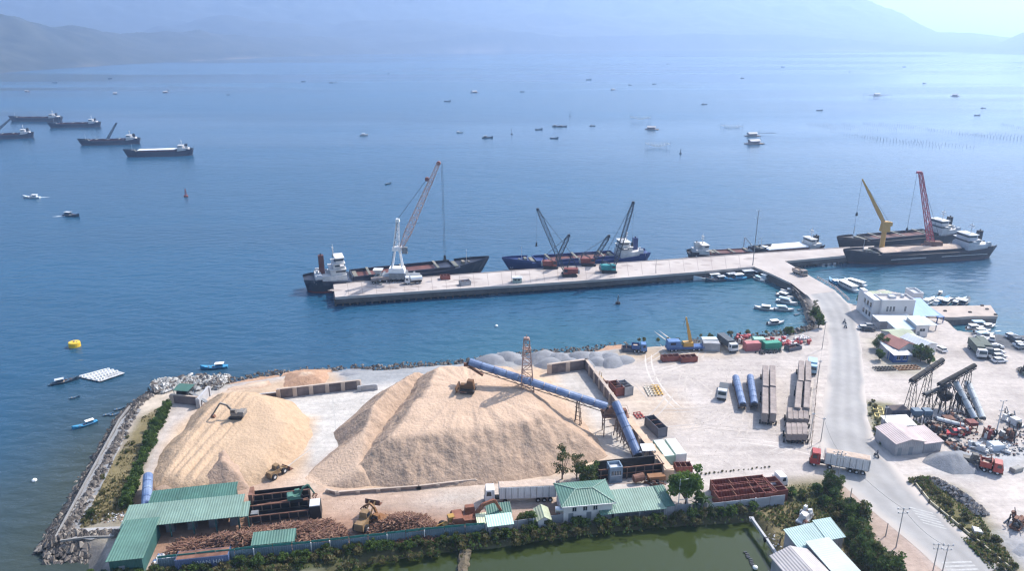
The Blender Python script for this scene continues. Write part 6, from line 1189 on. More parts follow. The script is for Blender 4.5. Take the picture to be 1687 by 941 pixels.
bld('flat white canopy on posts along the front of the harbour office', (1447, 543), (1503, 541), 4.2, 2.9, wgr, rwh, 'shed', .5, .2, open_=True, name='canopy', cat='canopy')
bld('low shed with bright blue sloping roof right of the harbour office', (1505, 533), (1543, 532), 11, 2.6, wbl, rbl, 'shed', 2.2, .3, open_=True, back=wgr, name='shed', cat='shed'); bld('narrow blue roofed lean-to right of the bright blue shed', (1543, 533), (1553, 532), 10, 2.2, wbl, corrugated('roof_blue_deep', (.10, .20, .44), .5, 'X', .5, .15, .05), 'shed', 1.6, .2, open_=True, name='shed', cat='shed')
bld('grey box building behind the blue roofed shed', (1502, 505), (1518, 505), 6, 4.5, wwh, rgr, 'flat', wins=(1.5, 3), ws=(.7, 1.0)); bld('small white house with grey roof below the blue sheds', (1507, 556), (1527, 555), 5.5, 4.2, wwh, rgr, 'shed', .9, .35, wins=[(2.2, 2.0)], ws=(1.8, .9), doors=(1.0,), name='house', cat='house')
bld('low pale grey roof between small white house and parking', (1529, 546), (1541, 545), 6, 2.0, wgr, rgr, 'shed', .6, .3, open_=True, name='shed', cat='shed'); bld('pale blue roofed shed in front of the harbour office canopy', (1476, 558), (1504, 556), 5, 3, wgr, corrugated('roof_pale_blue', (.42, .54, .60), .5, 'X', .6, .15, .05), 'shed', .9, .3, name='shed', cat='shed')
bld('faded olive green roofed shed behind the red tiled house', (1474, 573), (1508, 570), 7, 3, wgr, rol, 'gable_x', 1.0, .3, name='shed', cat='shed'); bld('house with dusty red gable roof among trees beside the road', (1478, 591), (1506, 586), 7, 3.2, wwh, rrd, 'gable_y', 1.5, .4, wins=(2, 4), name='house', cat='house'); bld('narrow grey roof annex at the left of the red roofed house', (1464, 593), (1477, 593), 8, 2.4, wgr, rgr, 'shed', .8, .2, name='shed', cat='shed')
bld('low blue walled shed with white roof in front of the red roofed house', (1471, 598), (1500, 597), 3.2, 2.4, wbl, rwh, 'shed', .3, .15, wins=(1.5, 3.5), doors=(5,), name='shed', cat='shed'); bld('white walled house with pale roof beside the bushy tree', (1518, 590), (1540, 585), 8, 3.6, wwh, rgr, 'gable_y', .9, .3, wins=(1.2, 3), name='house', cat='house')
# crushing yard sheds
bld('grey sheet shed with dusty pink gable roof at the road bend', (1473, 752), (1519, 748), 7.5, 3.3, wgr, rpk, 'gable_y', .9, .35, doors=(1.2, 4), name='shed', cat='shed'); bld('lower shed with dusty pink roof joined right of the gabled one', (1520, 748), (1549, 744), 6, 2.7, wgr, rpk, 'shed', .7, .3, name='shed', cat='shed'); bld('small white roofed shed behind the pink gabled shed', (1465, 718), (1505, 716), 4, 2.6, wgr, rwh, 'shed', .4, .3, name='shed', cat='shed')
# log yard sheds
r = bld('long log yard shed with light green roof, open to the front', (207, 893), (395, 873), 5.6, 3.3, wgn, gl, 'shed', .6, .5, open_=True, back=dkin, name='shed', cat='shed'); mb = MB().use(steel); 
for k in range(6): mb.box(3+4*k, 4.6+4*k, 1.5, 3, 0, 1.6+.5*(k % 2), .1, .1)
mb.each('machine_box', r)
bld('lower dark green roof running behind the long light green shed', (250, 862), (388, 846), 4.4, 3.8, wgn, gd, 'shed', .45, .3, name='shed', cat='shed'); bld('short light green roof end at the right of the long shed', (396, 874), (411, 872), 4.2, 3.0, wgn, gl, 'shed', .4, .1, open_=True, name='shed', cat='shed')
r = bld('dark green shed with big sloping roof at the lower left corner', (184, 951), (238, 945), 10.6, 3.5, wgn, gm_, 'shed', .5, .4, doors=(2,), name='shed', cat='shed')
bld('small green roof shelter beside the log pile at the fence', (418, 918), (486, 911), 2.8, 2.6, wgn, gm_, 'shed', .5, .2, open_=True, name='shelter', cat='shelter')
# fence side houses
bld('two storey white house with large green hip roof by the pond fence', (928, 862), (1008, 855), 7.2, 4.1, wwh, gm_, 'hip', 1.1, .55, wins=[(2.2, 2.5), (4.4, 2.5), (6.5, 2.5), (3.3, .5)], ws=(.8, .9), doors=(1.5, 5.2), name='house', cat='house'); bld('long low building with pale green roof right of the hip roofed house', (1012, 859), (1094, 851), 6.0, 2.0, wgr, gl, 'shed', .7, .4, open_=True, back=dkin, name='shed', cat='shed'); bld('dark green roof end of the long low building beside the tree', (1095, 850), (1110, 848), 6.0, 2.1, wgr, gd, 'shed', .8, .1, name='shed', cat='shed')
bld('tiny green lean-to roof below the hip roofed house', (990, 862), (1015, 859), 1.8, 1.9, wgr, gm_, 'shed', .4, .2, open_=True, name='lean_to', cat='lean-to'); bld('small shed with mid green roof, rear one right of the brown excavator', (804, 866), (842, 862), 2.6, 2.4, wgr, gd, 'shed', .5, .2, name='shed', cat='shed'); bld('small shed with mint roof at the pond fence, front one', (805, 884), (845, 879), 2.6, 2.2, wgr, corrugated('roof_mint', (.42, .58, .50), .5, 'X', .6, .15, .05), 'shed', .5, .2, name='shed', cat='shed')
bld('tiny cream yellow roofed hut left of the mint roofed shed', (788, 880), (803, 878), 2.4, 2.2, wgr, corrugated('roof_cream', (.56, .58, .38), .5, 'X', .6, .15, .05), 'shed', .5, .15, name='hut', cat='hut'); bld('small white gabled house with pale roof beside the hip roofed house', (886, 872), (907, 870), 3.8, 1.9, wwh, rol, 'gable_y', .8, .25, wins=(1.6,), ws=(.7, .8), name='house', cat='house')
r = bld('blue and white guard house with flat roof beside the lane', (1004, 797), (1025, 795), 2.6, 3.2, mat('wall_pale_blue', (.17, .24, .32), .6, .25, .5), lgrey, 'flat', wins=[(.7, 1.9), (1.45, 1.9), (2.2, 1.9)], ws=(.6, 1.0), name='guard_house', cat='guard house')
r = E('water_tank', 'horizontal silver water tank on stand beside the hip roofed house', 'tank', at(925, 858)); mb = MB().use(mat('tank_silver', (.55, .56, .57), .3, .1, 1, metal=.7)); mb.tube((-1.3, 0, 2.6), (1.3, 0, 2.6), .62, n=14); mb.build('tank_body', r); mb = MB().use(steel); 
for x in (-.9, .9):
    for y in (-.5, .5): mb.bar((x, y, 0), (x, y, 2.1), .1)
mb.each('leg', r)
# roofs at the lower right
bld('teal roofed shed, left one at the lower right pond bank', (1314, 926), (1362, 914), 4.2, 2.9, wgr, tealr, 'shed', .9, .3, name='shed', cat='shed'); bld('smaller teal roofed shed, right one at the lower right pond bank', (1360, 912), (1386, 907), 4.2, 3.1, wgr, tealr, 'shed', .9, .3, name='shed', cat='shed')
bld('large house with pinkish white gable roof at the bottom right edge', (1318, 1000), (1378, 988), 9, 3.2, wgr, corrugated('roof_pink_white', (.39, .36, .35), .5, 'X', .6, .15, .05), 'gable_y', 1.3, .4, name='house', cat='house'); bld('long pale mint flat roofed shed at the bottom right edge', (1388, 990), (1427, 982), 11, 3.0, wgr, corrugated('roof_mint_pale', (.41, .47, .445), .5, 'Y', .6, .12, .05), 'shed', .7, .2, name='shed', cat='shed')
# ================================================================ HOPPERS, CHIPPING LINE, CRUSHER
b = at(985, 793); r = E('hopper_trough', 'long black receiving trough with frames under the short blue conveyor', 'hopper', b, ang(b, at(1088, 782))); mb = MB().use(black)
for y in (0, 3.4): mb.box(0, 15, y-.12, y+.12, .1, 2.8)
mb.box(0, .2, .12, 3.28, .1, 2.8); mb.box(14.8, 15, .12, 3.28, .1, 2.8); mb.build('trough_wall', r); mb = MB().use(trussm)
for k in range(8): mb.bar((.5+2*k, -.35, 0), (.5+2*k, -.35, 2.9), .2)
mb.each('frame_post', r); mb = MB().use(rust); mb.bar((0, -.35, 2.95), (15, -.35, 2.95), .2); mb.bar((0, -.35, 1.5), (15, -.35, 1.5), .15); mb.each('frame_rail', r)
b = at(1062, 797); r = E('drum_screen', 'rusty drum and motor frame beside the black trough', 'machine', b, R(8)); mb = MB().use(rust); mb.tube((-2.6, 0, 1.4), (-.2, .3, 1.6), .9, n=12); mb.build('drum', r); mb = MB().use(orange); mb.box(.6, 4.4, -.8, .8, .9, 1.9); mb.build('motor_box', r); mb = MB().use(trussm)
for x in (-2.2, -.4, 1, 4):
    for y in (-.7, .7): mb.bar((x, y, 0), (x, y, 1.0), .14)
mb.each('leg', r); bld('flat white roof sheet on posts beside the foot of the short conveyor', (1058, 764), (1078, 763), 2.4, 3.2, steel, rwh, 'shed', .3, .1, open_=True, name='canopy', cat='canopy')
r = E('weighbridge', 'rusty edged weighbridge slab on the lane beside the guard house', 'weighbridge', at(1034, 806), R(2)); mb = MB().use(rust); mb.box(-5, 5, -1.6, 1.6, .03, .28); mb.build('deck', r); mb = MB().use(CONCM := mat('slab_concrete', (.46, .42, .38), .9, .15, .5)); mb.box(-4.9, 4.9, -1.4, 1.4, .28, .33); mb.build('slab', r)
b = at(413, 866); r = E('chipping_line', 'long black log chipping line with parallel troughs beside the green shed', 'machine', b, ang(b, at(522, 853))); Lh = (at(522, 853)-b).length
for y, z_ in ((0, 1.2), (2.6, 1.9), (5.2, 2.6)):
    mb = MB().use(black); mb.box(0, Lh-1.5, y, y+.12, .6, z_+.7); mb.box(0, Lh-1.5, y+1.7, y+1.82, .6, z_+.7); mb.box(0, Lh-1.5, y+.12, y+1.7, .6, z_); mb.build('trough', r)
    mb = MB().use(rust); mb.bar((-.2, y-.1, z_+.8), (Lh-1.4, y-.1, z_+.8), .2); mb.build('rim', r); mb = MB().use(trussm)
    for k in range(7): mb.bar((.3+k*(Lh-2)/6, y-.2, 0), (.3+k*(Lh-2)/6, y-.2, z_+.7), .2)
    mb.each('leg', r)
mb = MB().use(black); mb.box(Lh-1.4, Lh+1, -.6, 2.4, 0, 2.9, .1, .1); mb.build('chipper_housing', r); mb = MB().use(lgrey); mb.box(Lh-1.2, Lh+.8, -.4, 2.0, 2.92, 3.1); mb.build('housing_lid', r); mb = MB().use(rust); mb.box(-.6, .2, 4.2, 7.2, 0, 4.2); mb.build('end_plate', r); mb = MB().use(mat('log_bark', 0) if 0 else rust)
for k in range(8): mb.bar((1+k*1.2, 3.6+random.uniform(-.3, .3), 2.1), (2.6+k*1.2, 3.6+random.uniform(-.3, .3), 2.2), .3)
mb.each('log', r)
b = at(306, 660); r = E('screen_plant', 'small screening machine with green roof at the rock shore', 'machine', b, R(-8)); mb = MB().use(dkin); mb.box(-1.8, 1.8, -1.3, 1.3, .8, 3.0, .2, .2); mb.build('machine_house', r); mb = MB().use(gd); mb.add([(-2.2, -1.7, 3.7), (2.2, -1.7, 3.7), (2.2, 1.7, 4.1), (-2.2, 1.7, 4.1), (-2.2, -1.7, 3.6), (2.2, -1.7, 3.6), (2.2, 1.7, 4.0), (-2.2, 1.7, 4.0)], [(0, 1, 2, 3), (7, 6, 5, 4), (0, 4, 5, 1), (2, 6, 7, 3), (1, 5, 6, 2), (0, 3, 7, 4)]); mb.build('roof', r); mb = MB().use(steel)
for x in (-2, 2):
    for y in (-1.5, 1.5): mb.bar((x, y, 0), (x, y, 3.8), .13)
mb.each('post', r); mb = MB().use(steel); mb.bar((1.5, 0, 2.6), (7.5, -2, .9), .9, .3); mb.build('discharge_belt', r)
bk = mat('crusher_black', (.014, .014, .016), .8, .4, .5); sv = mat('cover_silver', (.38, .41, .43), .5, .25, .4); bks = mat('crusher_steel', (.07, .075, .085), .6, .35, .5, metal=.2)
Yc = at(1510, 688).y
conveyor('black inclined conveyor on tall lattice legs, farthest left in the crushing plant', up(1501, 628, Yc), up(1553, 593, Yc+9), .62, (.12, .6), bk, truss=bk, legw=1.6); conveyor('black inclined conveyor reaching highest at right in the crushing plant', up(1547, 634, Yc+2), up(1606, 602, Yc+8), .6, (.15, .5, .85), bk, truss=bk, legw=1.6); conveyor('short black conveyor below the other two black ones in the crushing plant', up(1522, 650, Yc+1), up(1566, 634, Yc+4), .5, (.25, .75), bks, truss=bk, legw=1.3)
conveyor('silver inclined conveyor, left one of two in the crushing plant', up(1574, 630, Yc+5), at(1606, 690, LZ+1.2), .75, (.3,), sv, truss=bks, legw=1.2); conveyor('silver inclined conveyor, right one of two in the crushing plant', up(1594, 630, Yc+8), at(1619, 690, LZ+1.2), .8, (.3,), sv, truss=bks, legw=1.2); conveyor('low silver conveyor near the ground of the crushing plant', at(1541, 690, LZ+3.0), at(1588, 702, LZ+1.2), .6, (.2, .8), sv, truss=bks, legw=.8)
def bin_(label, px, py, w, h, m, legs=True, z=LZ):
    r = E('hopper_bin', label, 'bin', at(px, py, z)); mb = MB().use(m); mb.loft([[(x*k*w, y*k*w, z_) for x, y in ((-.5, -.5), (.5, -.5), (.5, .5), (-.5, .5))] for k, z_ in ((.4, h*.45), (1, h*.7), (1, h))]); mb.build('bin_body', r); mb = MB().use(bk)
    for x in (-.45, .45):
        for y in (-.45, .45): mb.bar((x*w, y*w, 0), (x*w, y*w, h*.75), .16)
    mb.each('leg', r)
bin_('dark blue storage bin, left one at the foot of the crushing plant', 1506, 698, 2.0, 4.0, mat('bin_blue_grey', (.10, .15, .21), .6, .3, .5)); bin_('dark blue storage bin, right one at the foot of the crushing plant', 1523, 698, 2.0, 4.0, mat('bin_blue_grey', 0)); bin_('black crusher hopper between the lattice legs of the plant', 1552, 672, 2.6, 4.6, bk); bin_('rusty feeder hopper among the machines at the foot of the plant', 1560, 703, 2.4, 2.6, rust); bin_('black crusher bin under the tallest black conveyor', 1580, 680, 2.4, 5.2, bk); bin_('dark red crusher bin right of the rusty feeder', 1598, 708, 2.2, 2.4, mat('crusher_red', (.19, .04, .035), .7, .35, .6))
def scrap(label, px, py, w, n, ms, hh=1.2, seed=0, name='scrap_machine', cat='machine'):
    """a rusting machine carcass: plates, pipes and wheels bolted on a chassis, one thing"""
    rn = random.Random(seed); r = E(name, label, cat, at(px, py), rn.uniform(0, 3)); mb = MB().use(ms[0]); mb.box(-w*.8, w*.8, -w*.35, w*.35, .25, .6); mb.box(-w*.5, w*.2, -w*.3, w*.3, .6, hh, .15, .1); mb.build('chassis', r); mb = MB()
    for k in range(n):
        mb.use(ms[k % len(ms)]); x, y = rn.uniform(-w, w), rn.uniform(-w*.5, w*.5); k2 = rn.random()
        if k2 < .5: mb.bar((x, y, rn.uniform(.2, hh)), (x+rn.uniform(-1.5, 1.5), y+rn.uniform(-1, 1), rn.uniform(.2, hh*1.6)), rn.uniform(.08, .25))
        elif k2 < .75: mb.tube((x, y-.2, rn.uniform(.4, hh)), (x, y+.2, rn.uniform(.4, hh)), rn.uniform(.3, .6))
        else: mb.box(x-.4, x+.5, y-.3, y+.4, .3, rn.uniform(.7, hh*1.3), .08, .05)
    tag(mb.build('fitting', r), kind='stuff')
RS = [rust, black, bks, steel]; RR_ = [mat('crusher_red', (.19, .04, .035), .7, .35, .6), rust, lgrey, black]
for i, (x, y, w, n, ms, h, l) in enumerate([(1538, 712, 2.4, 22, RS, 2, 'rusty crusher machine carcass left of the red car'), (1585, 716, 2.2, 20, RR_, 1.8, 'red brown engine wreck right of the red car'), (1545, 724, 1.8, 14, RS, 1.4, 'rusty machine wreck behind the lower pink roofed shed'), (1629, 721, 2.0, 18, RR_, 2.2, 'dark red machine with round hoop beside the lamp mast'), (1664, 722, 3.0, 22, RS, 2.4, 'dark tracked machine wreck right of the lamp mast'), (1668, 698, 3.2, 20, [lgrey, steel, black], 1.8, 'long grey conveyor frame wreck at the right edge'),
      (1612, 742, 2.4, 18, [lgrey, steel, white], 1.4, 'grey scrap machine left of the pale blue box'), (1655, 742, 2.0, 16, [lgrey, steel, black], 1.2, 'grey scrap parts at the right of the pale blue box'), (1676, 868, 2.6, 22, RS, 2.2, 'dark rusty machine on the lot at the right edge below the trucks'), (1684, 616, 2.0, 16, [black, olive, bks], 2, 'dark machine frame at the right edge of the parking lot'), (1572, 738, 2.6, 14, RS, 1.0, 'long dark pipe scrap beside the lower pink roofed shed'), (1600, 690, 1.8, 16, RS, 1.6, 'dark engine block at the foot of the right silver conveyor'), (1566, 690, 1.6, 16, RS, 1.8, 'rusty gearbox machine amid the plant legs'), (1325, 858, 2.6, 18, [lgrey, cgrey, rust], 1.8, 'grey broken concrete and steel wreck on the grass by the pond wall'), (1232, 842, 1.0, 8, RS, .8, 'small scrap piece by the concrete panel wall'), (1075, 800, 1.4, 10, RS, 1.2, 'small rusty machine right of the drum by the wall end'), (1222, 564, 2.2, 18, RR_, 1.4, 'red scrap machine behind the pink red container on the shore')]): scrap(l, x, y, w, n, ms, h, i)
container('pale blue box tank in the scrap yard below the lamp mast', (1630, 741), (1648, 740), mat('box_pale_blue', (.48, .55, .62), .5, .15, .5), w=2.2, h=1.6, name='box_tank'); container('grey concrete block lying right of the red dump truck', (1667, 779), (1680, 775), mat('block_grey', (.30, .29, .27), .9, .2, .6), w=1.2, h=1.0, name='concrete_block'); container('white slab tipped on rubble beside the right road verge', (1603, 876), (1616, 878), wwh, w=1.6, h=.6, name='slab')
# ================================================================ LOG PILES (stuff) AND LITTER
lg = [mat('log_bark', (.165, .085, .058), .95, .35, 1), mat('log_bark_dark', (.14, .07, .05), .95, .35, 1), mat('log_bark_pale', (.27, .16, .105), .95, .3, 1)]
def logs(outline, hmax, n, seed, name='log_pile'):
    P = [at(*p) for p in outline]; rn = random.Random(seed); x0, x1, y0, y1 = min(p.x for p in P), max(p.x for p in P), min(p.y for p in P), max(p.y for p in P); mb = MB(); pts = []
    while len(pts) < n: pts.append((rn.uniform(x0, x1), rn.uniform(y0, y1)))
    X, Y = np.array([p[0] for p in pts]), np.array([p[1] for p in pts]); d = sdf(P, X, Y); nz = fbm(X, Y, 4, 2)
    for x, y, dd, q in zip(X, Y, d, nz):
        if dd < 0: continue
        z = LZ+min(hmax, dd*.75)*(.75+.9*q)*rn.uniform(.7, 1); L_ = rn.uniform(.7, 1.5); t = rn.gauss(.35, 1.1); a = Vector((cos(t)*L_, sin(t)*L_, rn.uniform(-.35, .35)*L_)); c = Vector((x, y, z+.1)); mb.use(lg[rn.choice((0, 0, 1, 2))]).bar(c-a, c+a, rn.uniform(.07, .17))
    o = mb.build(name); return tag(o, kind='stuff')
logs([(275, 915), (300, 890), (360, 885), (430, 872), (520, 862), (560, 868), (575, 890), (548, 905), (488, 912), (410, 925), (330, 920)], 3.2, 5200, 1); logs([(600, 878), (618, 862), (655, 850), (700, 855), (728, 880), (715, 892), (650, 898), (605, 895)], 4.6, 5200, 2); logs([(395, 868), (470, 868), (540, 858), (560, 866), (480, 880), (410, 882)], .5, 500, 3, 'loose_logs')
sc_m = [mat('litter_white', (.60, .60, .60), .8, .2, 2), mat('litter_grey', (.35, .36, .38), .8, .3, 2), mat('litter_blue', (.10, .20, .40), .7, .3, 2), mat('litter_brown', (.25, .16, .11), .9, .3, 2)]
def litter(name, outline, n, seed, r0=.12, r1=.4, mts=sc_m, z=LZ):
    P = [at(*p) for p in outline]; rn = random.Random(seed); mb = MB(); x0, x1, y0, y1 = min(p.x for p in P), max(p.x for p in P), min(p.y for p in P), max(p.y for p in P); X = np.array([rn.uniform(x0, x1) for _ in range(n)]); Y = np.array([rn.uniform(y0, y1) for _ in range(n)])
    for x, y, d in zip(X, Y, sdf(P, X, Y)):
        if d > 0: mb.use(rn.choice(mts)).rock((x, y, z+.1), rn.uniform(r0, r1), rn.random(), .6)
    tag(mb.build(name), kind='stuff')
litter('rubbish', [(245, 938), (262, 915), (300, 908), (312, 925), (290, 936)], 260, 1, .15, .5); litter('rubbish', [(150, 850), (205, 842), (205, 862), (150, 862)], 160, 2, .1, .35, [sc_m[0], sc_m[1], sc_m[3]]); litter('rubble', [(1395, 868), (1420, 866), (1430, 890), (1412, 895)], 200, 3, .1, .4, [sc_m[0], sc_m[1], sc_m[3]]); litter('scrap_parts', [(1530, 700), (1605, 690), (1610, 718), (1560, 728), (1525, 728)], 500, 4, .12, .5, [rust, black, steel, rust]); litter('scrap_parts', [(1560, 730), (1700, 705), (1700, 750), (1600, 755)], 420, 5, .12, .5, [steel, sc_m[1], rust, black]); litter('scrap_parts', [(1520, 690), (1610, 670), (1600, 695), (1530, 705)], 200, 6, .12, .45, [black, bks, rust])
litter('chip_crumbs', [(430, 800), (560, 815), (690, 815), (900, 800), (1040, 760), (1060, 780), (900, 830), (480, 850)], 900, 7, .04, .12, [chip, lg[2]]); litter('stones', [(1100, 590), (1330, 560), (1340, 740), (1150, 790), (1120, 700)], 350, 8, .05, .13, [rk[1], rk[0]])
litter('pond_bank_stones', [(1290, 860), (1330, 900), (1300, 940), (1260, 880)], 160, 9, .1, .3, [rk[1], rk[0], sc_m[0]], LZ-.2)
# pond bank wall
wall('pond_wall', 'low grey concrete bank wall on the right side of the pond', [(1238, 858), (1262, 892), (1300, 950)], .6, .35, wgrey)
r = E('pier_stub', 'crumbling brown earth bund reaching into the pond from the hedge', 'bund', at(765, 915)); mb = MB().use(mat('bund_earth', (.13, .105, .07), .95, .3, .6, bump=.2)); mb.loft([[(x+random.uniform(-.4, .4), y, z) for x, z in ((-1.3, -2), (-.8, -.9), (0, -.5+random.uniform(-.3, .2)), (.8, -.9), (1.3, -2))] for y in np.linspace(-9, 2.5, 12)]); mb.build('earth_bank', r)
# red and white drums heaped along the shore
rn = random.Random(9); dm = [mat('drum_red', (.42, .06, .06), .5, .2, 1), mat('drum_white', (.65, .63, .62), .5, .2, 1), mat('drum_dark_blue', (.05, .08, .18), .5, .2, 1)]; PD = {}
for i in range(64):
    f = rn.random(); x, y = 1246+90*f+rn.uniform(-3, 3), 571-9*f+rn.uniform(-6, 5); k = 2 if f < .15 and rn.random() < .6 else rn.choice((0, 0, 1))
    lab = ('red drum lying in the long heap of drums on the basin shore', 'white drum lying in the long heap of drums on the basin shore', 'dark blue drum at the left end of the drum heap')[k]
    if k not in PD: r = PD[k] = E('drum', lab, 'drum', at(x, y), rn.uniform(0, 3), 'drums heaped on the basin shore'); mb = MB().use(dm[k]); mb.tube((-.6, 0, .45), (.6, 0, .45), .45, n=10); mb.build('drum_body', r); mb = MB().use(black); mb.tube((-.05, 0, .45), (.05, 0, .45), .47, n=10); mb.build('band', r)
    else: dup(PD[k], at(x, y)+Vector((0, 0, .0 if rn.random() < .7 else .7)), rn.uniform(0, 3))
for i in range(10):
    x, y = 1206+rn.uniform(8, 30), 556+rn.uniform(-3, 5); dup(PD[0], at(x, y), rn.uniform(0, 3), 'red drum stacked behind the dark canvas truck on the shore', 'red drums behind the canvas truck')
# parked motorbikes in front of the green containers
def motorbike():
    r = E('motorbike', '', 'motorbike'); mb = MB().use(black); mb.tube((-.6, -.05, .3), (-.6, .05, .3), .3, n=12); mb.tube((.6, -.05, .3), (.6, .05, .3), .3, n=12); mb.each('wheel', r); mb = MB().use(mat('bike_body', (.20, .22, .25), .4, .3, 1)); mb.box(-.65, .3, -.13, .13, .4, .68, .08, .02); mb.bar((.6, 0, .3), (.45, 0, 1.0), .09); mb.build('body', r); mb = MB().use(black); mb.box(-.6, .1, -.14, .14, .68, .78, .05, .02); mb.build('seat', r); mb = MB().use(steel); mb.bar((.45, -.33, 1.02), (.45, .33, 1.02), .05); mb.build('handlebar', r); return r
MBK = motorbike(); MBK.location = at(1248, 582); tag(MBK, 'small motorbike parked in the row in front of the green container', 'motorbike', 'motorbikes parked on the shore')
for i in range(13): dup(MBK, at(1252+2.9*i+rn.uniform(-1, 1), 582-.25*i+rn.uniform(-1, 1.5)), rn.uniform(1.2, 1.9))
def rider(label, px, py, head, z=LZ, coat=(.10, .11, .14)):
    r = dup(MBK, at(px, py, z), head, label.replace('person in', 'motorbike under the rider in'), None); r.pop('group', None)
    me = bpy.data.meshes.new('person'); J_ = [(0, 0, .82), (0, 0, 1.1), (.05, 0, 1.38), (.06, 0, 1.5), (.08, 0, 1.66), (.3, .16, .72), (.18, .18, .35), (.3, .18, .28), (.3, -.16, .72), (.18, -.18, .35), (.3, -.18, .28), (.05, .2, 1.34), (.2, .26, 1.12), (.42, .28, 1.04), (.05, -.2, 1.34), (.2, -.26, 1.12), (.42, -.28, 1.04)]
    Ed = [(0, 1), (1, 2), (2, 3), (3, 4), (0, 5), (5, 6), (6, 7), (0, 8), (8, 9), (9, 10), (2, 11), (11, 12), (12, 13), (2, 14), (14, 15), (15, 16)]; Ra = [.16, .16, .17, .06, .12, .10, .07, .05, .10, .07, .05, .07, .055, .045, .07, .055, .045]
    me.from_pydata(J_, Ed, []); o = bpy.data.objects.new('person', me); COL.objects.link(o); mo = o.modifiers.new('skin', 'SKIN')
    for v, q in zip(me.skin_vertices[0].data, Ra): v.radius = (q, q)
    me.skin_vertices[0].data[0].use_root = True; o.modifiers.new('sub', 'SUBSURF').levels = 1; me.materials.append(mat('coat_%d' % int(px), coat, .8, .2, 2)); o.location = at(px, py, z)-Vector((.15*cos(head), .15*sin(head), 0)); o.rotation_euler = (0, 0, head); tag(o, label, 'person')
    mb = MB().use(mat('helmet_dark', (.05, .05, .06), .3, .1, 2)); mb.loft([[(rr*cos(a)+.08, rr*sin(a), zz) for a in np.linspace(0, 2*pi, 9)[:-1]] for rr, zz in ((.12, 1.6), (.15, 1.7), (.12, 1.8), (.04, 1.84))]); mb.build('helmet', o)
rider('person in dark clothes riding a motorbike behind the long trailer', 1444, 753, R(100)); rider('person in grey riding a motorbike on the road, farther of two', 1391, 533, R(-80), coat=(.25, .25, .27)); rider('person in pale shirt riding a motorbike on the road, nearer of two', 1393, 540, R(-85), coat=(.45, .44, .42))
# cars
def car(m, van=False):
    r = E('car', '', 'car'); h1, h2 = (.95, 1.5) if not van else (1.15, 2.0); mb = MB().use(m)
    mb.loft([[(x, y, z) for x, z in ((-2.1, .35), (2.1, .35), (2.12, .75), (1.9, h1*.92), (.95, h1), (-2.0, h1), (-2.12, .7))] for y in (-.86, .86)]); b = mb.build('body', r); mb = MB().use(m); mb.box(-1.55 if not van else -1.9, .45, -.68, .68, h2-.06, h2+.0); mb.build('roof', r)
    mb = MB().use(glass); x0 = -1.9 if not van else -2.0; mb.loft([[(x0, -.82, h1), (1.1, -.82, h1), (1.1, .82, h1), (x0, .82, h1)], [(x0+.4, -.66, h2-.065), (.42, -.66, h2-.065), (.42, .66, h2-.065), (x0+.4, .66, h2-.065)]]); mb.build('window_glass', r)
    mb = MB().use(lgrey); mb.box(2.1, 2.14, .5, .8, .6, .78); mb.box(2.1, 2.14, -.8, -.5, .6, .78); mb.each('headlight', r); wheels(r, [(x, s*.78) for x in (-1.3, 1.3) for s in (-1, 1)], .32, .2); return r
CM = {'white': mat('car_white', (.70, .70, .71), .3, .06, .6), 'silver': mat('car_silver', (.42, .43, .45), .3, .1, .6, metal=.4), 'dark': mat('car_dark', (.03, .035, .045), .3, .2, .6), 'red': mat('car_red', (.45, .03, .04), .35, .15, .6)}
CARP = {}
for k, px, py, h, l in [('white', 1549, 578, 100, 'white car alone beside the pale roofed house'), ('white', 1641, 574, 10, 'white van, farthest of the row of cars beside the canvas trucks'), ('white', 1643, 583, 5, 'white car, second farthest of the row beside the canvas trucks'), ('silver', 1645, 590, 5, 'silver car, third in the row beside the canvas trucks'), ('white', 1646, 597, 5, 'white car, nearest of the row beside the canvas trucks'), ('dark', 1626, 591, -60, 'dark car right in front of the two canvas trucks'), ('dark', 1640, 576, -5, 'dark car behind the white cars in the row'),
      ('white', 1665, 556, 15, 'white car at the top of the dark parking lot, leftmost'), ('dark', 1671, 559, 15, 'dark car second from left on the dark parking lot'), ('dark', 1676, 563, 15, 'black car third from left on the dark parking lot'), ('white', 1680, 570, 10, 'white car at the right edge of the dark parking lot, upper'), ('silver', 1684, 574, 10, 'silver car at the right edge of the dark parking lot, lower'), ('red', 1571, 717, 175, 'red car parked among machines in the crushing plant'), ('dark', 1430, 545, -10, 'dark car parked in the shade left of the harbour office canopy'), ('white', 1424, 543, -10, 'white car parked in the shade left of the harbour office canopy'), ('silver', 1434, 540, -10, 'silver car behind two others left of the harbour office canopy'), ('white', 1633, 560, 60, 'white car beside the boats at the corner of the dark lot')]:
    if k not in CARP: r = CARP[k] = car(CM[k]); r.location = at(px, py, LZ+.02); r.rotation_euler = (0, 0, R(h)); tag(r, l, 'car')
    else: dup(CARP[k], at(px, py, LZ+.02), R(h), l)

r = E('float_line', 'short line of dark floats with a white ball lying in the pond', 'float line', at(1228, 912, 1)); mb = MB().use(bks); q = at(1244, 938, 1)-at(1228, 912, 1)
for k in range(9): c = q*(k/9)+Vector((random.uniform(-.2, .2), 0, .12)); mb.tube(c+Vector((-.35, 0, 0)), c+Vector((.35, .1, 0)), .16, n=6)
mb.each('float', r); mb = MB().use(fl); mb.loft([[(q.x+rr*cos(a), q.y+rr*sin(a), z) for a in np.linspace(0, 2*pi, 9)[:-1]] for rr, z in ((.3, -.1), (.5, .25), (.4, .55), (.15, .7))]); mb.build('ball_float', r)
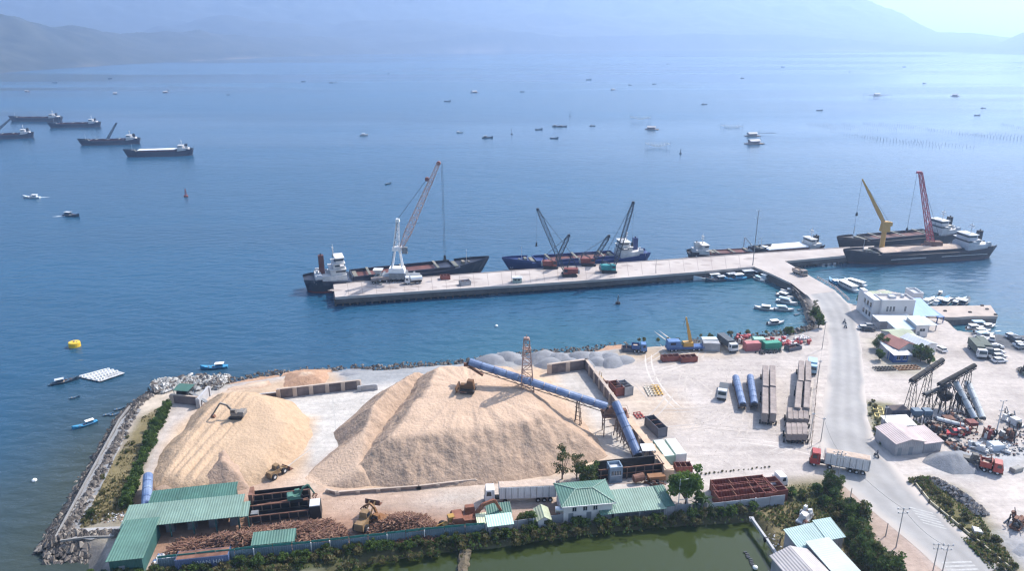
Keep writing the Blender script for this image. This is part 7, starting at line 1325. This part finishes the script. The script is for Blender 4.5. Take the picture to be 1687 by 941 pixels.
# ================================================================ VEGETATION
def leafm(name, c):
    m = mat(name, c, .75, .35, .9, spec=.25, col2=tuple(Vector(c)*1.5)); t = m.node_tree; N = t.nodes; b = N['Principled BSDF']; rp = [n for n in N if n.type == 'VALTORGB'][0]
    tr = N.new('ShaderNodeBsdfTranslucent'); mx = N.new('ShaderNodeMixShader'); mx.inputs[0].default_value = .4; t.links.new(rp.outputs[0], tr.inputs[0]); t.links.new(b.outputs[0], mx.inputs[1]); t.links.new(tr.outputs[0], mx.inputs[2]); t.links.new(mx.outputs[0], N['Material Output'].inputs[0]); return m
L1 = leafm('leaf_dark', (.042, .075, .024)); L2 = leafm('leaf_mid', (.070, .115, .030)); L3 = leafm('leaf_bright', (.12, .19, .04)); L4 = leafm('leaf_olive', (.10, .105, .042)); L5 = leafm('leaf_dry', (.19, .16, .075)); bark = mat('bark', (.12, .09, .065), .95, .3, 2)
def leaves(mb, blobs, n, size, mts, rn):
    tot = sum(b[3]**2 for b in blobs)
    for cx, cy, cz, br in blobs:
        m = rn.choice(mts)
        for _ in range(int(n*br*br/tot)):
            while True:
                v = Vector((rn.uniform(-1, 1), rn.uniform(-1, 1), rn.uniform(-1, 1)))
                if .25 < v.length <= 1: break
            v = v*(.55+.45*v.length); p = Vector((cx, cy, cz))+Vector((v.x*br, v.y*br, v.z*br*.8)); s = size*rn.uniform(.6, 1.3); a = Vector((rn.gauss(0, 1), rn.gauss(0, 1), rn.gauss(0, .6))).normalized(); b = a.orthogonal().normalized(); b.rotate(Matrix.Rotation(rn.uniform(0, 6.3), 3, a)); c = a.cross(b)
            mb.use(m if rn.random() < .75 else rn.choice(mts)).add([p-b*s, p+c*s*.55, p+b*s, p-c*s*.55], [(0, 1, 2, 3)])
def plant(name, cat, h, w, mts, n, size, seed, trunk=.3, nb=22, flat=.75):
    rn = random.Random(seed); r = E(name, '', cat); mb = MB().use(bark); th = h*trunk; blobs = []
    for k in range(nb):
        a = rn.uniform(0, 6.3); q = rn.random()**.5; z = th+(h-th)*rn.uniform(.1, .92); ww = w*.5*(1-.55*abs((z-th)/(h-th)-.4)); blobs.append((cos(a)*q*ww*.8, sin(a)*q*ww*.8, z, w*rn.uniform(.11, .21)))
    mb.tube((0, 0, -.3), (rn.uniform(-.2, .2), 0, th+h*.2), .05*w*.6+.06, .04*w*.5, 7)
    for b in blobs[:7]: mb.tube((0, 0, th*.6), b[:3], .035*w*.5+.02, .02, 5)
    mb.build('trunk', r); mb = MB(); leaves(mb, blobs, n, size, mts, rn); mb.build('crown', r); return r
TP_ = {}
def grow(kind, px, py, label, group=None, sc=1, z=LZ, rz=0):
    spec = {'bush': ('bush', 'bush', 2.3, 3.0, [L1, L2, L4], 900, .20, 1, .05), 'bush2': ('bush', 'bush', 2.0, 3.2, [L2, L4, L4, L5], 850, .21, 2, .05), 'bush3': ('bush', 'bush', 2.7, 2.8, [L1, L2, L2, L3], 900, .2, 3, .05), 'low': ('shrub', 'shrub', 1.3, 2.2, [L4, L2, L5], 450, .17, 4, .02), 'hedge': ('hedge_bush', 'bush', 3.0, 3.2, [L1, L2, L2], 1100, .22, 5, .05), 'hedge2': ('hedge_bush', 'bush', 2.6, 3.0, [L1, L1, L2, L3], 1000, .22, 6, .05),
            'tree': ('tree', 'tree', 6.0, 5.6, [L1, L2, L2, L3], 3000, .27, 7, .25), 'tree2': ('tree', 'tree', 5.2, 6.2, [L1, L2, L4], 2300, .27, 8, .2), 'bright': ('tree', 'tree', 7.4, 7.0, [L3, L3, L2], 3800, .30, 9, .25), 'thin': ('tree', 'tree', 6.4, 3.4, [L1, L4, L5], 800, .17, 10, .15)}[kind]
    if kind not in TP_: r = TP_[kind] = plant(*spec[:8], trunk=spec[8]); r.location = at(px, py, z); r.scale = (sc,)*3; r.rotation_euler = (0, 0, rz); return tag(r, label, None, group)
    return dup(TP_[kind], at(px, py, z), rz, label, group, (sc, sc, sc*random.uniform(.9, 1.1)))
rn = random.Random(21)
def row(kinds, pts, step, jit, label, group, s0=.85, s1=1.15, z=LZ):
    P = [at(*p, z) for p in pts]; s = [0]
    for a, b in zip(P, P[1:]): s.append(s[-1]+(b-a).length)
    q = 0
    while q < s[-1]:
        k = max(j for j in range(len(P)-1) if s[j] <= q); c = P[k].lerp(P[k+1], (q-s[k])/(s[k+1]-s[k])); kd = rn.choice(kinds); r = grow(kd, 0, 471+500, label, group, rn.uniform(s0, s1), z, rn.uniform(0, 6)); r.location = c+Vector((rn.uniform(-jit, jit), rn.uniform(-jit, jit), 0)); q += step*rn.uniform(.8, 1.2)
row(['hedge', 'hedge2'], [(210, 838), (222, 795), (240, 748), (258, 710), (280, 672)], 1.7, .4, 'leafy hedge bush in the tall row between grass strip and golden heap', 'hedge row on the left bank', .75, 1.1)
row(['bush', 'bush2', 'bush3'], [(150, 960), (262, 950), (420, 934), (545, 920), (700, 903), (790, 893)], 1.9, .5, 'dark leafy bush in the row below the blue grey fence', 'bushes below the blue grey fence', .75, 1.05, LZ-.5)
row(['bush', 'bush2', 'low'], [(140, 975), (280, 962), (430, 948), (560, 932)], 2.2, .7, 'dark leafy bush at the bottom edge in front of the fence row', 'bushes at the bottom edge', .8, 1.2, LZ-.8)
row(['bush', 'bush2', 'bush3'], [(800, 893), (930, 875), (1010, 866), (1165, 855), (1235, 846)], 1.9, .5, 'dark leafy bush in the row between grey fence and pond', 'bushes between grey fence and pond', .75, 1.05, LZ-.5)
row(['low', 'bush2'], [(800, 902), (930, 886), (1010, 876), (1165, 865)], 2.6, .5, 'low waterside shrub at the pond edge below the grey fence bushes', 'waterside shrubs', .7, 1.1, LZ-1.0)
row(['bush', 'bush3', 'hedge', 'tree2'], [(1335, 812), (1365, 806), (1385, 828), (1400, 858), (1420, 890), (1448, 925), (1480, 965)], 1.6, 1.2, 'dense green bush on the weedy bank left of the red earth verge', 'bushes on the bank by the road', .7, 1.1)
row(['bush2', 'bush', 'hedge2'], [(1300, 815), (1330, 825), (1370, 840), (1390, 860)], 1.9, 1.2, 'green bush behind the wreck on the weedy bank', 'bushes behind the wreck', .6, .95)
row(['bush', 'hedge', 'tree2'], [(1400, 890), (1425, 925), (1450, 965)], 1.8, 1.0, 'dense green bush between the mint roof and the road bank', 'bushes beside the mint roof', .7, 1.1)
row(['low', 'low', 'bush2'], [(1505, 795), (1540, 812), (1580, 845), (1625, 890), (1680, 945)], 1.6, 1.6, 'low olive shrub on the verge strip right of the road', 'shrubs on the right verge', .5, .9)
row(['low', 'low'], [(1520, 795), (1560, 835), (1610, 890), (1660, 950)], 1.7, 1.2, 'low olive shrub on the verge strip right of the road', 'shrubs on the right verge', .5, .9)
row(['low', 'bush2'], [(1050, 563), (1110, 560), (1160, 556), (1230, 551), (1330, 545)], 3.4, .8, 'small shrub on the stony basin shore', 'shrubs on the basin shore', .5, .9)
row(['low', 'bush2', 'low'], [(560, 941), (640, 926), (700, 917), (760, 907)], 1.8, .6, 'low waterside shrub at the pond edge below the blue grey fence', 'waterside shrubs by the bund', .6, 1.0, LZ-1.0)
row(['low'], [(1435, 660), (1440, 690), (1452, 725), (1462, 740)], 1.5, 1.0, 'small weed shrub on the verge beside the yellow timber frame', 'weed shrubs at the road bend', .4, .7)
row(['low'], [(150, 860), (170, 820), (195, 760), (215, 715)], 3.2, 1.5, 'small dry shrub on the left grass strip', 'dry shrubs on the grass strip', .4, .8)
row(['low'], [(1150, 783), (1270, 770)], 1.0, .15, 'tiny weed tuft in the thin line across the yard lane', 'weed tufts across the lane', .15, .32)
for k, x, y, l, s in [('bright', 1130, 834, 'large bright green tree beside the white ladder frame', 1.2), ('tree', 1152, 838, 'darker tree in front of the large bright green tree', .62), ('thin', 926, 790, 'feathery dark tree left of the black trough, in front of the huge heap', 1.35), ('tree2', 968, 792, 'dense dark tree at the left end of the black trough', 1.0), ('thin', 950, 790, 'sparse feathery tree between two darker trees at the trough', 1.1), ('tree', 1348, 540, 'tall green tree at the basin corner beside the causeway, nearest', .85), ('tree2', 1345, 526, 'green tree at the basin corner beside the causeway, middle', .8), ('thin', 1342, 512, 'thin green tree at the basin corner, farthest along the causeway', .7),
       ('bush3', 1300, 552, 'green bush alone on the basin shore by the drum heap', 1.1), ('tree2', 1453, 576, 'dark spreading tree beside the road near the red roofed house', 1.0), ('tree', 1448, 594, 'smaller tree beside the road below the dark spreading tree', .6), ('tree2', 1516, 596, 'bushy tree in front of the white walled house', 1.05), ('bush3', 1530, 600, 'green bush right beside the bushy tree at the white walled house', 1.2), ('tree', 1417, 500, 'small tree beside the harbour office side wing', .6), ('bush', 1508, 712, 'round dark bush at the foot of the storage bins', 1.2), ('bush2', 1490, 716, 'dark bush between black shed container and storage bins', .8), ('bush3', 875, 866, 'light green bush left of the small white gabled house', 1.2), ('bush2', 860, 858, 'dark bush behind the light green bush at the fence', .8), ('bush', 150, 852, 'single round bush at the near end of the grass strip', .8), ('thin', 1060, 568, 'small tree behind the blue truck on the shore', .45), ('bush', 1170, 560, 'green bush behind the grey containers on the shore', .8)]: grow(k, x, y, l, None, s, LZ, rn.uniform(0, 6))
row(['low'], [(765, 934), (764, 908)], 1.6, .5, 'low shrub growing on the earth bund in the pond', 'shrubs on the bund', .5, .8, LZ-1.6)
# palms and fan plants
def palm(label, px, py, h, n, ln, z=LZ, m=None, seed=1):
    rn2 = random.Random(seed); r = E('palm' if h > 1 else 'agave', label, 'palm' if h > 1 else 'plant', at(px, py, z)); mb = MB().use(bark); mb.tube((0, 0, -.2), (.2, 0, h), .18, .12, 7); mb.build('trunk', r); mb = MB().use(m or L1)
    for k in range(n):
        a = 2*pi*k/n+rn2.uniform(-.2, .2); up_ = rn2.uniform(.2, 1.2); prev = Vector((.2, 0, h))
        for j in range(5):
            t = (j+1)/5; q = Vector((.2+cos(a)*ln*t, sin(a)*ln*t, h+ln*(up_*t-1.0*t*t))); d = (q-prev).normalized(); s = d.cross(Vector((0, 0, 1))).normalized()*ln*.13*(1.1-t); mb.add([prev-s+Vector((0, 0, -.08)), prev, q, q-s*.8+Vector((0, 0, -.08))], [(0, 1, 2, 3)]); mb.add([prev, prev+s+Vector((0, 0, -.08)), q+s*.8+Vector((0, 0, -.08)), q], [(0, 1, 2, 3)]); prev = q
    mb.build('fronds', r)
palm('palm with drooping fronds in front of the large bright green tree', 1157, 842, 2.8, 14, 2.6); palm('smaller palm left of the drooping palm at the fence', 1143, 844, 1.8, 12, 2.0, seed=2); palm('spiky agave in the hedge gap beside the small sheds', 862, 886, .5, 16, 1.3, LZ-.3, L4, 3); palm('spiky agave at the corner of the concrete panel wall', 1248, 850, .5, 14, 1.3, LZ, L2, 4); palm('small dry palm on the grass bank, left of the teal roofs', 1262, 874, 1.3, 11, 1.3, LZ, L5, 5); palm('small green palm beside the teal roofs at the pond bank', 1284, 896, 1.6, 12, 1.4, LZ, L4, 6)
# grass and ground cover (stuff)
def grass(outline, n, seed, mts, h=.5):
    P = [at(*p) for p in outline]; rn2 = random.Random(seed); x0, x1, y0, y1 = min(p.x for p in P), max(p.x for p in P), min(p.y for p in P), max(p.y for p in P); X = np.array([rn2.uniform(x0, x1) for _ in range(n)]); Y = np.array([rn2.uniform(y0, y1) for _ in range(n)]); d = sdf(P, X, Y); nz = fbm(X, Y, 6, 3); mb = MB()
    for x, y, q, dd in zip(X, Y, nz, d):
        if dd < 0 or q < -.25: continue
        k = h*(.6+q)*rn2.uniform(.5, 1.3); a = rn2.uniform(0, 6.3); s = Vector((cos(a), sin(a), 0))*k*.5; l = Vector((rn2.uniform(-.3, .3), rn2.uniform(-.3, .3), 1))*k; p = Vector((x, y, LZ)); mb.use(rn2.choice(mts)).add([p-s, p+s, p+s*.6+l, p-s*.6+l], [(0, 1, 2, 3)])
    tag(mb.build('grass'), kind='stuff')
grass([(125, 872), (168, 800), (205, 735), (232, 690), (275, 665), (235, 760), (205, 850), (150, 868)], 5200, 1, [L5, L5, L4], .5); grass([(1240, 850), (1300, 800), (1375, 795), (1420, 850), (1500, 960), (1430, 960), (1380, 890), (1300, 880)], 5600, 2, [L5, L4, L4, L2], .5); grass([(1500, 790), (1530, 786), (1600, 835), (1690, 950), (1640, 950), (1560, 860)], 4200, 3, [L4, L5, L2], .55); grass([(1430, 665), (1470, 668), (1462, 742), (1440, 720)], 700, 4, [L4, L5, L2], .4); grass([(160, 955), (262, 945), (560, 912), (800, 888), (1235, 846), (1235, 858), (800, 905), (560, 930), (200, 970)], 4200, 5, [L1, L4, L2], .6)
